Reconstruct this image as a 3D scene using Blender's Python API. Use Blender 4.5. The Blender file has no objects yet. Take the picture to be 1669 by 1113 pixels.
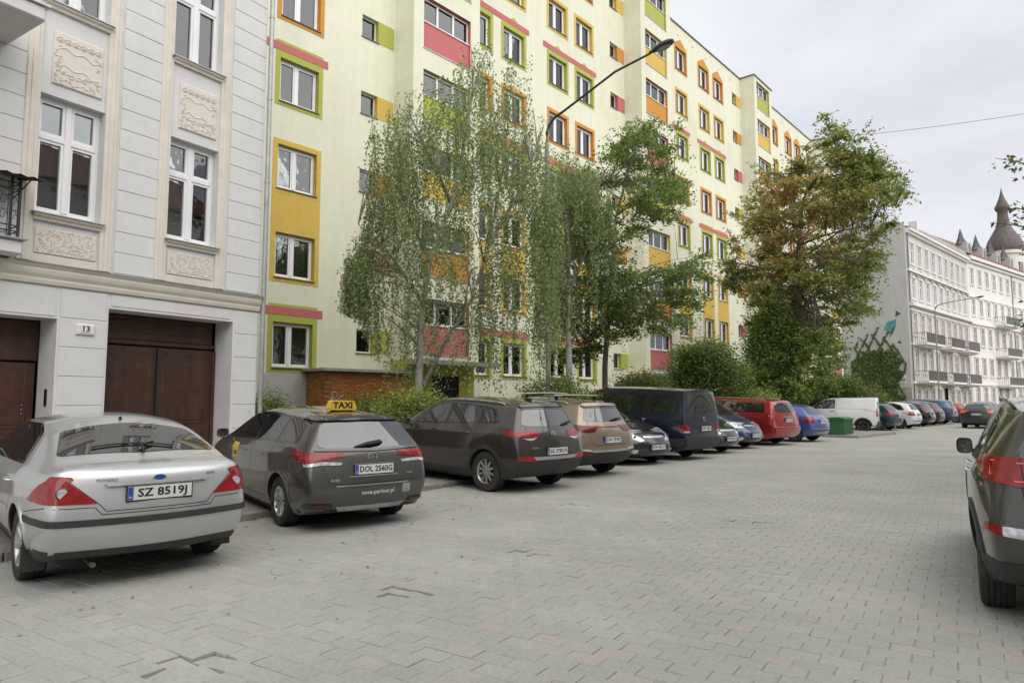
import bpy, bmesh, math, random
import numpy as np
from mathutils import Vector, Matrix
from mathutils.bvhtree import BVHTree

R = math.radians
scene = bpy.context.scene
COL = scene.collection

# ------------------------------------------------------------------ camera, sky, sun, exposure
cam_data = bpy.data.cameras.new("camera")
cam = bpy.data.objects.new("camera", cam_data)
COL.objects.link(cam)
cam_data.sensor_width = 36.0
cam_data.lens = 24.0
cam_data.clip_start = 0.1
cam_data.clip_end = 3000.0
cam.location = (0, 0, 1.6)
cam.rotation_euler = (R(90 + 4.85), 0, 0)
scene.camera = cam

SUN_EL, SUN_AZ = R(40), R(142)          # azimuth measured clockwise from +Y
world = bpy.data.worlds.new("World")
scene.world = world
world.use_nodes = True
wn, wl = world.node_tree.nodes, world.node_tree.links
wn.clear()
w_out = wn.new("ShaderNodeOutputWorld")
w_bg = wn.new("ShaderNodeBackground")
w_bg.inputs["Strength"].default_value = 0.1
w_sky = wn.new("ShaderNodeTexSky")
w_sky.sky_type = 'NISHITA'
w_sky.sun_disc = False
w_sky.sun_elevation = SUN_EL
w_sky.sun_rotation = SUN_AZ
w_sky.dust_density = 4.0
w_co = wn.new("ShaderNodeTexCoord")
w_map = wn.new("ShaderNodeMapping")
w_map.inputs["Scale"].default_value = (1.0, 1.0, 2.6)
w_map.inputs["Location"].default_value = (3.1, 0.4, 0.0)
w_n = wn.new("ShaderNodeTexNoise")
w_n.inputs["Scale"].default_value = 1.7
w_n.inputs["Detail"].default_value = 5.0
w_n.inputs["Roughness"].default_value = 0.52
w_ramp = wn.new("ShaderNodeValToRGB")
w_ramp.color_ramp.elements[0].position = 0.36
w_ramp.color_ramp.elements[0].color = (0.63, 0.65, 0.70, 1)
w_ramp.color_ramp.elements[1].position = 0.66
w_ramp.color_ramp.elements[1].color = (0.88, 0.895, 0.92, 1)
w_scale = wn.new("ShaderNodeVectorMath")
w_scale.operation = 'SCALE'
w_scale.inputs["Scale"].default_value = 5.55
w_mix = wn.new("ShaderNodeMix")
w_mix.data_type = 'RGBA'
w_mix.inputs["Factor"].default_value = 0.93
wl.new(w_co.outputs["Generated"], w_map.inputs["Vector"])
wl.new(w_map.outputs[0], w_n.inputs["Vector"])
wl.new(w_n.outputs["Fac"], w_ramp.inputs["Fac"])
wl.new(w_ramp.outputs["Color"], w_scale.inputs[0])
wl.new(w_sky.outputs["Color"], w_mix.inputs["A"])
wl.new(w_scale.outputs[0], w_mix.inputs["B"])
wl.new(w_mix.outputs["Result"], w_bg.inputs["Color"])
wl.new(w_bg.outputs[0], w_out.inputs[0])

sun_d = bpy.data.lights.new("sun", 'SUN')
sun_d.energy = 1.5
sun_d.angle = R(100)
sun_d.color = (1.0, 0.96, 0.9)
sun = bpy.data.objects.new("sun", sun_d)
COL.objects.link(sun)
_d = Vector((math.sin(SUN_AZ) * math.cos(SUN_EL), math.cos(SUN_AZ) * math.cos(SUN_EL), math.sin(SUN_EL)))
sun.rotation_euler = _d.to_track_quat('Z', 'Y').to_euler()
sun.location = (10, -10, 40)

vs = scene.view_settings
vs.view_transform = 'Standard'
vs.look = 'None'
vs.exposure = 1.04
vs.gamma = 1.0
scene.render.engine = 'CYCLES'
scene.cycles.use_denoising = True
scene.cycles.max_bounces = 6
scene.cycles.diffuse_bounces = 3
scene.cycles.use_adaptive_sampling = True
scene.cycles.adaptive_threshold = 0.02
scene.cycles.glossy_bounces = 3
scene.cycles.transmission_bounces = 3
scene.cycles.transparent_max_bounces = 12
scene.cycles.caustics_reflective = False
scene.cycles.caustics_refractive = False

# ------------------------------------------------------------------ helpers
rng = random.Random(7)
MATS = {}


def mat(name, rgb=(0.5, 0.5, 0.5), rough=0.7, metal=0.0, var=0.06, scale=6.0, bump=0.0, bscale=60.0, coat=0.0,
        stain=None, stain_scale=0.6, stain_amt=0.0, spec=0.5, ior=None, island=0.0, trans=0.0, streak=0.0):
    if name in MATS:
        return MATS[name]
    m = bpy.data.materials.new(name)
    m.use_nodes = True
    nt = m.node_tree
    n, l = nt.nodes, nt.links
    b = n["Principled BSDF"]
    b.inputs["Roughness"].default_value = rough
    b.inputs["Metallic"].default_value = metal
    b.inputs["Specular IOR Level"].default_value = spec
    if ior:
        b.inputs["IOR"].default_value = ior
    if coat:
        b.inputs["Coat Weight"].default_value = coat
        b.inputs["Coat Roughness"].default_value = 0.04
    co = n.new("ShaderNodeTexCoord")
    base = n.new("ShaderNodeRGB")
    base.outputs[0].default_value = (*rgb, 1)
    cur = base.outputs[0]

    def noise(sc, det=4.0, rgh=0.6, vec=None):
        t = n.new("ShaderNodeTexNoise")
        t.inputs["Scale"].default_value = sc
        t.inputs["Detail"].default_value = det
        t.inputs["Roughness"].default_value = rgh
        l.new(vec or co.outputs["Object"], t.inputs["Vector"])
        return t.outputs["Fac"]

    def bright(col, fac, amt):
        r = n.new("ShaderNodeMapRange")
        r.inputs["From Min"].default_value = 0.3
        r.inputs["From Max"].default_value = 0.7
        r.inputs["To Min"].default_value = 1 - amt
        r.inputs["To Max"].default_value = 1 + amt
        l.new(fac, r.inputs["Value"])
        v = n.new("ShaderNodeVectorMath")
        v.operation = 'SCALE'
        l.new(col, v.inputs[0])
        l.new(r.outputs[0], v.inputs["Scale"])
        return v.outputs[0]
    if var:
        cur = bright(cur, noise(scale), var)
    if streak:
        mp = n.new("ShaderNodeMapping")
        mp.inputs["Scale"].default_value = (2.4, 2.4, 0.12)
        l.new(co.outputs["Object"], mp.inputs["Vector"])
        cur = bright(cur, noise(1.6, 5.0, 0.65, mp.outputs[0]), streak)
    if island:
        g = n.new("ShaderNodeNewGeometry")
        oi = n.new("ShaderNodeObjectInfo")
        a = n.new("ShaderNodeMath")
        a.operation = 'ADD'
        l.new(g.outputs["Random Per Island"], a.inputs[0])
        l.new(oi.outputs["Random"], a.inputs[1])
        fr = n.new("ShaderNodeMath")
        fr.operation = 'FRACT'
        l.new(a.outputs[0], fr.inputs[0])
        r = n.new("ShaderNodeMapRange")
        r.inputs["To Min"].default_value = 1 - island
        r.inputs["To Max"].default_value = 1 + island
        l.new(fr.outputs[0], r.inputs["Value"])
        v = n.new("ShaderNodeVectorMath")
        v.operation = 'SCALE'
        l.new(cur, v.inputs[0])
        l.new(r.outputs[0], v.inputs["Scale"])
        cur = v.outputs[0]
    if stain:
        mx = n.new("ShaderNodeMix")
        mx.data_type = 'RGBA'
        mx.inputs["B"].default_value = (*stain, 1)
        l.new(cur, mx.inputs["A"])
        r = n.new("ShaderNodeMapRange")
        r.inputs["From Min"].default_value = 0.48
        r.inputs["From Max"].default_value = 0.72
        r.inputs["To Max"].default_value = stain_amt
        l.new(noise(stain_scale, 6.0, 0.62), r.inputs["Value"])
        l.new(r.outputs[0], mx.inputs["Factor"])
        cur = mx.outputs["Result"]
    l.new(cur, b.inputs["Base Color"])
    if bump:
        bp = n.new("ShaderNodeBump")
        bp.inputs["Strength"].default_value = bump
        bp.inputs["Distance"].default_value = 0.01
        l.new(noise(bscale, 5.0, 0.65), bp.inputs["Height"])
        l.new(bp.outputs[0], b.inputs["Normal"])
    if trans:
        tr = n.new("ShaderNodeBsdfTranslucent")
        l.new(cur, tr.inputs["Color"])
        ms = n.new("ShaderNodeMixShader")
        ms.inputs[0].default_value = trans
        out = n["Material Output"]
        l.new(b.outputs[0], ms.inputs[1])
        l.new(tr.outputs[0], ms.inputs[2])
        l.new(ms.outputs[0], out.inputs["Surface"])
    MATS[name] = m
    return m


def glass_mat(name, tint=(0.75, 0.8, 0.78), refl=1.0, rough=0.0):
    if name in MATS:
        return MATS[name]
    m = bpy.data.materials.new(name)
    m.use_nodes = True
    n, l = m.node_tree.nodes, m.node_tree.links
    n.clear()
    out = n.new("ShaderNodeOutputMaterial")
    tr = n.new("ShaderNodeBsdfTransparent")
    tr.inputs[0].default_value = (*tint, 1)
    gl = n.new("ShaderNodeBsdfGlossy")
    gl.inputs["Roughness"].default_value = rough
    gl.inputs["Color"].default_value = (0.95, 0.97, 1, 1)
    fr = n.new("ShaderNodeFresnel")
    fr.inputs["IOR"].default_value = 1.75
    mu = n.new("ShaderNodeMath")
    mu.operation = 'MULTIPLY'
    mu.inputs[1].default_value = refl
    mu.use_clamp = True
    bp = n.new("ShaderNodeBump")
    bp.inputs["Strength"].default_value = 0.05
    bp.inputs["Distance"].default_value = 0.05
    tn = n.new("ShaderNodeTexNoise")
    tn.inputs["Scale"].default_value = 2.0
    co = n.new("ShaderNodeTexCoord")
    l.new(co.outputs["Object"], tn.inputs["Vector"])
    l.new(tn.outputs["Fac"], bp.inputs["Height"])
    l.new(bp.outputs[0], gl.inputs["Normal"])
    mx = n.new("ShaderNodeMixShader")
    l.new(fr.outputs[0], mu.inputs[0])
    l.new(mu.outputs[0], mx.inputs[0])
    l.new(tr.outputs[0], mx.inputs[1])
    l.new(gl.outputs[0], mx.inputs[2])
    l.new(mx.outputs[0], out.inputs[0])
    MATS[name] = m
    return m


def tag(o, label=None, cat=None, group=None, kind=None):
    if label:
        o["label"] = label
    if cat:
        o["category"] = cat
    if group:
        o["group"] = group
    if kind:
        o["kind"] = kind
    return o


def empty(name, loc=(0, 0, 0), rz=0.0, label=None, cat=None, group=None):
    o = bpy.data.objects.new(name, None)
    COL.objects.link(o)
    o.location = loc
    o.rotation_euler = (0, 0, rz)
    o.empty_display_size = 0.2
    return tag(o, label, cat, group)


def link(name, me, parent=None, loc=None, rot=None, scale=None):
    o = bpy.data.objects.new(name, me)
    COL.objects.link(o)
    if parent is not None:
        o.parent = parent
    if loc is not None:
        o.location = loc
    if rot is not None:
        o.rotation_euler = rot
    if scale is not None:
        o.scale = scale
    return o


def copy_tree(o, parent=None):
    c = o.copy()
    COL.objects.link(c)
    c.parent = parent
    for ch in list(o.children):
        copy_tree(ch, c)
    return c


class MB:
    def __init__(self):
        self.v, self.f, self.m = [], [], []

    def face(self, pts, m=0):
        i = len(self.v)
        self.v += [tuple(p) for p in pts]
        self.f.append(tuple(range(i, i + len(pts))))
        self.m.append(m)
        return self

    def box(self, x0, x1, y0, y1, z0, z1, m=0):
        i = len(self.v)
        self.v += [(x0, y0, z0), (x1, y0, z0), (x1, y1, z0), (x0, y1, z0), (x0, y0, z1), (x1, y0, z1), (x1, y1, z1), (x0, y1, z1)]
        for q in ((0, 3, 2, 1), (4, 5, 6, 7), (0, 1, 5, 4), (1, 2, 6, 5), (2, 3, 7, 6), (3, 0, 4, 7)):
            self.f.append(tuple(i + k for k in q))
            self.m.append(m)
        return self

    def bbox(self, x0, x1, y0, y1, z0, z1, b=0.01, m=0):
        """box with chamfered edges on its -y face"""
        i = len(self.v)
        self.v += [(x0, y1, z0), (x1, y1, z0), (x1, y1, z1), (x0, y1, z1),
                   (x0, y0 + b, z0), (x1, y0 + b, z0), (x1, y0 + b, z1), (x0, y0 + b, z1),
                   (x0 + b, y0, z0 + b), (x1 - b, y0, z0 + b), (x1 - b, y0, z1 - b), (x0 + b, y0, z1 - b)]
        for a in (0, 4):
            for k in range(4):
                k2 = (k + 1) % 4
                self.f.append((i + a + k, i + a + k2, i + a + 4 + k2, i + a + 4 + k))
                self.m.append(m)
        self.f.append((i + 8, i + 9, i + 10, i + 11))
        self.m.append(m)
        return self

    def prism(self, pts, y0, y1, m=0):
        """polygon pts (x, z) extruded along y"""
        n = len(pts)
        i = len(self.v)
        self.v += [(p[0], y0, p[1]) for p in pts] + [(p[0], y1, p[1]) for p in pts]
        self.f.append(tuple(i + k for k in range(n)))
        self.f.append(tuple(i + n + k for k in reversed(range(n))))
        self.m += [m, m]
        for k in range(n):
            k2 = (k + 1) % n
            self.f.append((i + k2, i + k, i + n + k, i + n + k2))
            self.m.append(m)
        return self

    def slab(self, pts, z0, z1, m=0):
        """polygon pts (x, y) extruded along z"""
        n = len(pts)
        i = len(self.v)
        self.v += [(p[0], p[1], z0) for p in pts] + [(p[0], p[1], z1) for p in pts]
        self.f.append(tuple(i + k for k in reversed(range(n))))
        self.f.append(tuple(i + n + k for k in range(n)))
        self.m += [m, m]
        for k in range(n):
            k2 = (k + 1) % n
            self.f.append((i + k, i + k2, i + n + k2, i + n + k))
            self.m.append(m)
        return self

    def profile_x(self, prof, x0, x1, m=0):
        """closed profile (y, z) swept along x"""
        n = len(prof)
        i = len(self.v)
        self.v += [(x0, p[0], p[1]) for p in prof] + [(x1, p[0], p[1]) for p in prof]
        self.f.append(tuple(i + k for k in reversed(range(n))))
        self.f.append(tuple(i + n + k for k in range(n)))
        self.m += [m, m]
        for k in range(n):
            k2 = (k + 1) % n
            self.f.append((i + k, i + k2, i + n + k2, i + n + k))
            self.m.append(m)
        return self

    def tube(self, pts, r, n=8, m=0, cap=True):
        pts = [Vector(p) for p in pts]
        rr = r if isinstance(r, (list, tuple)) else [r] * len(pts)
        rings = []
        up = Vector((0, 0, 1))
        for k, p in enumerate(pts):
            d = (pts[min(k + 1, len(pts) - 1)] - pts[max(k - 1, 0)])
            if d.length < 1e-9:
                d = Vector((0, 0, 1))
            d.normalize()
            a = d.cross(up)
            if a.length < 1e-3:
                a = d.cross(Vector((1, 0, 0)))
            a.normalize()
            b = d.cross(a).normalized()
            i = len(self.v)
            for q in range(n):
                t = 2 * math.pi * q / n
                self.v.append(tuple(p + (a * math.cos(t) + b * math.sin(t)) * rr[k]))
            rings.append(i)
        for k in range(len(rings) - 1):
            i, j = rings[k], rings[k + 1]
            for q in range(n):
                q2 = (q + 1) % n
                self.f.append((i + q, i + q2, j + q2, j + q))
                self.m.append(m)
        if cap:
            self.f.append(tuple(rings[0] + q for q in reversed(range(n))))
            self.f.append(tuple(rings[-1] + q for q in range(n)))
            self.m += [m, m]
        return self

    def lathe(self, prof, n=24, c=(0, 0, 0), axis='z', m=0):
        """profile (r, h) turned about an axis through c"""
        i = len(self.v)
        for (r, h) in prof:
            for q in range(n):
                t = 2 * math.pi * q / n
                a, b = r * math.cos(t), r * math.sin(t)
                p = {'z': (a, b, h), 'x': (h, a, b), 'y': (b, h, a)}[axis]
                self.v.append((p[0] + c[0], p[1] + c[1], p[2] + c[2]))
        for k in range(len(prof) - 1):
            for q in range(n):
                q2 = (q + 1) % n
                a = i + k * n
                self.f.append((a + q, a + q2, a + n + q2, a + n + q))
                self.m.append(m)
        return self

    def wall(self, x0, x1, z0, z1, holes, y=0.0, m=0):
        """vertical sheet facing -y with rectangular holes (xa, xb, za, zb)"""
        xs = sorted({x0, x1, *[h[0] for h in holes], *[h[1] for h in holes]})
        zs = sorted({z0, z1, *[h[2] for h in holes], *[h[3] for h in holes]})
        xs = [x for x in xs if x0 <= x <= x1]
        zs = [z for z in zs if z0 <= z <= z1]
        for a, b in zip(xs, xs[1:]):
            cx = (a + b) / 2
            hs = [h for h in holes if h[0] < cx < h[1]]
            run = None
            for c, d in zip(zs, zs[1:]):
                cz = (c + d) / 2
                if any(h[2] < cz < h[3] for h in hs):
                    if run is not None:
                        self.face([(a, y, run), (b, y, run), (b, y, c), (a, y, c)], m)
                    run = None
                elif run is None:
                    run = c
            if run is not None:
                self.face([(a, y, run), (b, y, run), (b, y, zs[-1]), (a, y, zs[-1])], m)
        return self

    def mesh(self, name, mats, smooth=False):
        me = bpy.data.meshes.new(name)
        me.from_pydata(self.v, [], self.f)
        if not isinstance(mats, (list, tuple)):
            mats = [mats]
        for q in mats:
            me.materials.append(q)
        if len(mats) > 1:
            me.polygons.foreach_set("material_index", self.m)
        if smooth:
            me.polygons.foreach_set("use_smooth", [True] * len(me.polygons))
            try:
                me.set_sharp_from_angle(angle=R(40))
            except Exception:
                pass
        me.update()
        return me

    def build(self, name, mats, parent=None, smooth=False, loc=None, rot=None):
        return link(name, self.mesh(name, mats, smooth), parent, loc, rot)


TMP = bpy.data.scenes.new("workbench")               # a small side scene: evaluating a modifier there does not re-evaluate everything


def evaluated_mesh(*objs):
    """link objects to the side scene, return the first one's evaluated mesh and remove them all"""
    for o in objs:
        TMP.collection.objects.link(o)
    TMP.view_layers[0].update()
    dg = TMP.view_layers[0].depsgraph
    me = bpy.data.meshes.new_from_object(objs[0].evaluated_get(dg))
    for o in objs:
        bpy.data.objects.remove(o)
    return me


def text(name, body, size, parent, loc, rot, m, extrude=0.001, bold=0.0, align='CENTER', sx=1.0):
    c = bpy.data.curves.new(name, 'FONT')
    c.body = body
    c.size = size
    c.extrude = extrude
    c.offset = bold
    c.align_x = align
    c.align_y = 'CENTER'
    c.resolution_u = 3
    c.materials.append(m)
    me = evaluated_mesh(bpy.data.objects.new("t", c))
    return link(name, me, parent, loc, rot, (sx, 1, 1))


def facade_frame(px, py, theta_deg):
    """rotation for a facade whose +x runs along heading theta (clockwise from +Y), +y into the building"""
    return (px, py, 0.0), R(90 - theta_deg)
# ------------------------------------------------------------------ ground, road, pavement
ST = 33.5                                             # street heading near the camera
SC, SS = math.cos(R(ST)), math.sin(R(ST))


def to_street(x, y):                                   # world -> (along, left)
    return x * SS + y * SC, -(x * SC - y * SS)


def from_street(a, b):
    return a * SS - b * SC, a * SC + b * SS


def ray_ground(u, v):                                  # where a sight line of the photograph meets the road
    f, t = 24 / 36 * 1669, R(4.85)
    a, b = (u - 834.5) / f, -(v - 556.5) / f
    d = (a, math.cos(t) - b * math.sin(t), math.sin(t) + b * math.cos(t))
    k = -1.6 / d[2]
    return d[0] * k, d[1] * k


KL = [from_street(-14, 8.05), from_street(0, 8.05), from_street(10, 8.0), from_street(18, 8.05), (4.1, 20.9), (8.9, 26.6), (15.2, 33.4), (20.8, 39.4),
      (27.6, 46.0), (42.5, 59.0), (62, 73.0), (90, 89), (130, 108)]
KR = [from_street(-14, -2.6), from_street(0, -2.6), from_street(10, -2.6), from_street(20, -2.7), (17.2, 16.6), (22.5, 21.8), (29.5, 28.6), (37, 36.0),
      (46, 44), (58, 54.0), (74, 64.0), (98, 76), (136, 92)]

m_ground = mat("ground_earth", (0.16, 0.14, 0.10), 0.95, var=0.25, scale=0.8, bump=0.6, bscale=9)
g = MB()
g.face([(-900, -900, -0.06), (900, -900, -0.06), (900, 900, -0.06), (-900, 900, -0.06)])
tag(g.build("ground", m_ground), kind="structure")

# --- paving colours
def paving_mat(name, brick=False):
    m = bpy.data.materials.new(name)
    m.use_nodes = True
    n, l = m.node_tree.nodes, m.node_tree.links
    b = n["Principled BSDF"]
    b.inputs["Roughness"].default_value = 0.82
    b.inputs["Specular IOR Level"].default_value = 0.35
    co = n.new("ShaderNodeTexCoord")
    geo = n.new("ShaderNodeNewGeometry")
    oi = n.new("ShaderNodeObjectInfo")
    add = n.new("ShaderNodeMath"); add.operation = 'ADD'
    fr = n.new("ShaderNodeMath"); fr.operation = 'FRACT'
    l.new(geo.outputs["Random Per Island"], add.inputs[0])
    l.new(oi.outputs["Random"], add.inputs[1])
    l.new(add.outputs[0], fr.inputs[0])
    ramp = n.new("ShaderNodeValToRGB")
    e = ramp.color_ramp.elements
    e[0].position, e[0].color = 0.0, (0.353, 0.357, 0.325, 1)
    e[1].position, e[1].color = 1.0, (0.394, 0.385, 0.345, 1)
    for p, c in ((0.3, (0.374, 0.378, 0.342, 1)), (0.6, (0.366, 0.371, 0.337, 1)), (0.86, (0.391, 0.392, 0.355, 1)), (0.95, (0.407, 0.374, 0.328, 1))):
        q = e.new(p); q.color = c
    if brick:
        br = n.new("ShaderNodeTexBrick")
        br.inputs["Scale"].default_value = 1.0
        br.inputs["Brick Width"].default_value = 0.24
        br.inputs["Row Height"].default_value = 0.16
        br.inputs["Mortar Size"].default_value = 0.006
        br.inputs["Color1"].default_value = (0, 0, 0, 1)
        br.inputs["Color2"].default_value = (1, 1, 1, 1)
        br.inputs["Mortar"].default_value = (0.35, 0.35, 0.35, 1)
        mp = n.new("ShaderNodeMapping")
        mp.inputs["Rotation"].default_value = (0, 0, R(90))
        l.new(co.outputs["Object"], mp.inputs["Vector"])
        l.new(mp.outputs[0], br.inputs["Vector"])
        l.new(br.outputs["Color"], ramp.inputs["Fac"])
    else:
        l.new(fr.outputs[0], ramp.inputs["Fac"])
    # worn, dusty patches with their own shape (world position, continuous over the stones)
    n1 = n.new("ShaderNodeTexNoise"); n1.inputs["Scale"].default_value = 0.42; n1.inputs["Detail"].default_value = 6; n1.inputs["Roughness"].default_value = 0.62
    n2 = n.new("ShaderNodeTexNoise"); n2.inputs["Scale"].default_value = 34.0; n2.inputs["Detail"].default_value = 4
    n3 = n.new("ShaderNodeTexNoise"); n3.inputs["Scale"].default_value = 0.55; n3.inputs["Detail"].default_value = 5
    for q in (n1, n2, n3):
        l.new(geo.outputs["Position"], q.inputs["Vector"])
    mx = n.new("ShaderNodeMix"); mx.data_type = 'RGBA'
    mx.inputs["B"].default_value = (0.409, 0.377, 0.323, 1)
    mr = n.new("ShaderNodeMapRange")
    mr.inputs["From Min"].default_value = 0.52; mr.inputs["From Max"].default_value = 0.74; mr.inputs["To Max"].default_value = 0.75
    l.new(n1.outputs["Fac"], mr.inputs["Value"])
    l.new(mr.outputs[0], mx.inputs["Factor"])
    l.new(ramp.outputs["Color"], mx.inputs["A"])
    vm = n.new("ShaderNodeVectorMath"); vm.operation = 'SCALE'
    mr2 = n.new("ShaderNodeMapRange")
    mr2.inputs["From Min"].default_value = 0.25; mr2.inputs["From Max"].default_value = 0.75
    mr2.inputs["To Min"].default_value = 0.72; mr2.inputs["To Max"].default_value = 1.27
    mm = n.new("ShaderNodeMath"); mm.operation = 'ADD'
    ms = n.new("ShaderNodeMath"); ms.operation = 'MULTIPLY'; ms.inputs[1].default_value = 0.5
    l.new(n2.outputs["Fac"], mm.inputs[0]); l.new(n3.outputs["Fac"], mm.inputs[1]); l.new(mm.outputs[0], ms.inputs[0])
    l.new(ms.outputs[0], mr2.inputs["Value"])
    l.new(mx.outputs["Result"], vm.inputs[0]); l.new(mr2.outputs[0], vm.inputs["Scale"])
    l.new(vm.outputs[0], b.inputs["Base Color"])
    bp = n.new("ShaderNodeBump"); bp.inputs["Strength"].default_value = 0.35; bp.inputs["Distance"].default_value = 0.006
    n4 = n.new("ShaderNodeTexNoise"); n4.inputs["Scale"].default_value = 90; n4.inputs["Detail"].default_value = 4
    l.new(geo.outputs["Position"], n4.inputs["Vector"])
    l.new(n4.outputs["Fac"], bp.inputs["Height"]); l.new(bp.outputs[0], b.inputs["Normal"])
    return m


m_paver = paving_mat("paver_stone")
m_paver_far = paving_mat("paver_far", brick=True)
m_bed = mat("joint_sand", (0.32, 0.31, 0.28), 0.95, var=0.25, scale=3, bump=0.5, bscale=120)
m_kerb = mat("kerb_stone", (0.27, 0.265, 0.25), 0.85, var=0.2, scale=7, bump=0.4, bscale=50, stain=(0.16, 0.15, 0.13), stain_scale=2, stain_amt=0.5, island=0.1)
m_slab = mat("pavement_slab", (0.31, 0.29, 0.26), 0.88, var=0.15, scale=5, bump=0.4, bscale=60, stain=(0.24, 0.21, 0.17), stain_scale=0.8, stain_amt=0.7, island=0.1)

A_NEAR = 23.0                                         # stones are built up to here, the far paving is a sheet
road_rz = R(90 - ST)
road_pts = []
far = MB()
for i in range(len(KL) - 1):
    q = [KL[i], KR[i], KR[i + 1], KL[i + 1]]
    s = [to_street(*p) for p in q]
    far.face([(p[0], p[1], -0.0045) for p in s])
# the sheet under the built stones is cut away: keep only what lies beyond
bm = bmesh.new()
me = far.mesh("road", [m_paver_far])
bm.from_mesh(me)
bmesh.ops.bisect_plane(bm, geom=bm.verts[:] + bm.edges[:] + bm.faces[:], plane_co=(A_NEAR, 0, 0), plane_no=(1, 0, 0), clear_inner=True)
bm.to_mesh(me); bm.free()
road = link("road", me, None, (0, 0, 0), (0, 0, road_rz))
tag(road, kind="structure")

SINK = [(ray_ground(u, v), r_, d_) for u, v, r_, d_ in ((318, 1085, 0.34, 0.030), (655, 968, 0.28, 0.018), (862, 903, 0.24, 0.013), (1212, 850, 0.28, 0.013), (930, 823, 0.34, 0.016))]
SINK = [(to_street(*p), r_, d_) for p, r_, d_ in SINK]
A0, A1, B0, B1 = -2.0, A_NEAR, -2.6, 8.05
gv, gf = [], []
prng = np.random.RandomState(3)
from mathutils import noise as mnoise
NA, NB = 230, 100
for i in range(NA + 1):
    a = A0 + (A1 - A0) * i / NA
    for j in range(NB + 1):
        b = B0 + (B1 - B0) * j / NB
        k = min(1.0, max(0.0, (b - 2.0) / 3.0))
        nz = mnoise.noise((a * 0.55, b * 0.55, 0.0)) + 0.5 * mnoise.noise((a * 1.7, b * 1.7, 4.0))
        z = -0.0056 + 0.0018 * k + 0.0010 * nz
        for (c_, r_, d_) in SINK:
            q_ = math.hypot(a - c_[0], b - c_[1]) / (r_ * 1.25)
            if q_ < 1:
                z -= (d_ + .012) * min(1.0, 2.2 * (1 - q_))
        gv.append((a, b, z))
for i in range(NA):
    for j in range(NB):
        p = i * (NB + 1) + j
        gf.append((p, p + NB + 1, p + NB + 2, p + 1))
me = bpy.data.meshes.new("sand_bed")
me.from_pydata(gv, [], gf)
me.materials.append(m_bed)
me.polygons.foreach_set("use_smooth", [True] * len(gf))
link("sand_bed", me, road)

# stones
SL, SW, GAP = 0.24, 0.16, 0.0055


def stone_geo(hl, hw, ch, wob=None):
    """top plate with chamfer: 12 verts"""
    t = []
    for (sx, sy) in ((-1, -1), (1, -1), (1, 1), (-1, 1)):
        t.append((sx * (hl - ch), sy * (hw - ch), 0.0))
    for (sx, sy) in ((-1, -1), (1, -1), (1, 1), (-1, 1)):
        t.append((sx * hl, sy * hw, -ch * 0.9))
    for (sx, sy) in ((-1, -1), (1, -1), (1, 1), (-1, 1)):
        t.append((sx * hl, sy * hw, -0.05))
    return t


ST_F = [(0, 1, 2, 3)] + [(k, 4 + k, 4 + (k + 1) % 4, (k + 1) % 4) for k in range(4)] + [(4 + k, 8 + k, 8 + (k + 1) % 4, 4 + (k + 1) % 4) for k in range(4)]
stones = []
ia0, ia1 = int(A0 / SW), int(A1 / SW)
for ia in range(ia0, ia1):
    a = (ia + 0.5) * SW
    off = (ia % 2) * SL / 2 + rng.uniform(-0.012, 0.012)
    j = int(B0 / SL) - 1
    while True:
        b = (j + 0.5) * SL + off
        j += 1
        if b + SL / 2 > B1:
            break
        if b - SL / 2 < B0:
            continue
        x, y = from_street(a, b)
        if y < 2.4:
            continue
        u = x / y
        if abs(u) > 0.82 + 1.5 / y:
            continue
        z = max(-.0016, rng.gauss(0, 0.0009))
        tx, ty = rng.gauss(0, 0.004), rng.gauss(0, 0.004)
        ch = 0.005
        for (c, r_, d_) in SINK:
            dd = math.hypot(a - c[0], b - c[1])
            rr = r_ * (0.75 + 0.35 * mnoise.noise((a * 4, b * 4, c[0])))
            if dd < rr:
                z -= d_ * (0.55 + 0.45 * (1 - dd / rr)) * rng.uniform(0.6, 1.15)
                tx += rng.gauss(0, 0.05)
                ty += rng.gauss(0, 0.05)
        stones.append((y, a, b, z, tx, ty, rng.gauss(0, 0.008), rng.randrange(4)))
stones.sort(key=lambda q: (0 if q[0] > 3.55 and abs(from_street(q[1], q[2])[0] / q[0]) < 0.78 else 1, q[0]))
base_me = []
for k in range(4):
    sm = bpy.data.meshes.new("paver")
    vv = stone_geo(SW / 2 - GAP / 2, SL / 2 - GAP / 2, 0.004)
    vv = [(x + rng.gauss(0, 0.0018), y + rng.gauss(0, 0.0018), z + (rng.gauss(0, 0.0006) if z > -0.01 else 0)) for x, y, z in vv]
    sm.from_pydata(vv, [], ST_F)
    sm.materials.append(m_paver)
    base_me.append(sm)
for (y, a, b, z, tx, ty, rz, k) in stones[:300]:
    link("paver", base_me[k], road, (a, b, z), (tx, ty, rz))
vv, ff = [], []
for (y, a, b, z, tx, ty, rz, k) in stones[300:]:
    M = Matrix.Translation((a, b, z)) @ Matrix.Rotation(rz, 4, 'Z') @ Matrix.Rotation(ty, 4, 'Y') @ Matrix.Rotation(tx, 4, 'X')
    i = len(vv)
    vv += [tuple(M @ v.co) for v in base_me[k].vertices]
    ff += [tuple(i + q for q in f) for f in ST_F]
me = bpy.data.meshes.new("pavers")
me.from_pydata(vv, [], ff)
me.materials.append(m_paver)
o = link("pavers", me, road)
o["kind"] = "stuff"

# pavement behind the kerb, kerb stones one by one
KH = 0.09


def offset_left(P, d):
    out = []
    for i, p in enumerate(P):
        a = Vector(P[max(i - 1, 0)]); b = Vector(P[min(i + 1, len(P) - 1)])
        t = (b - a).normalized()
        out.append((p[0] - t.y * d, p[1] + t.x * d))
    return out


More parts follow.
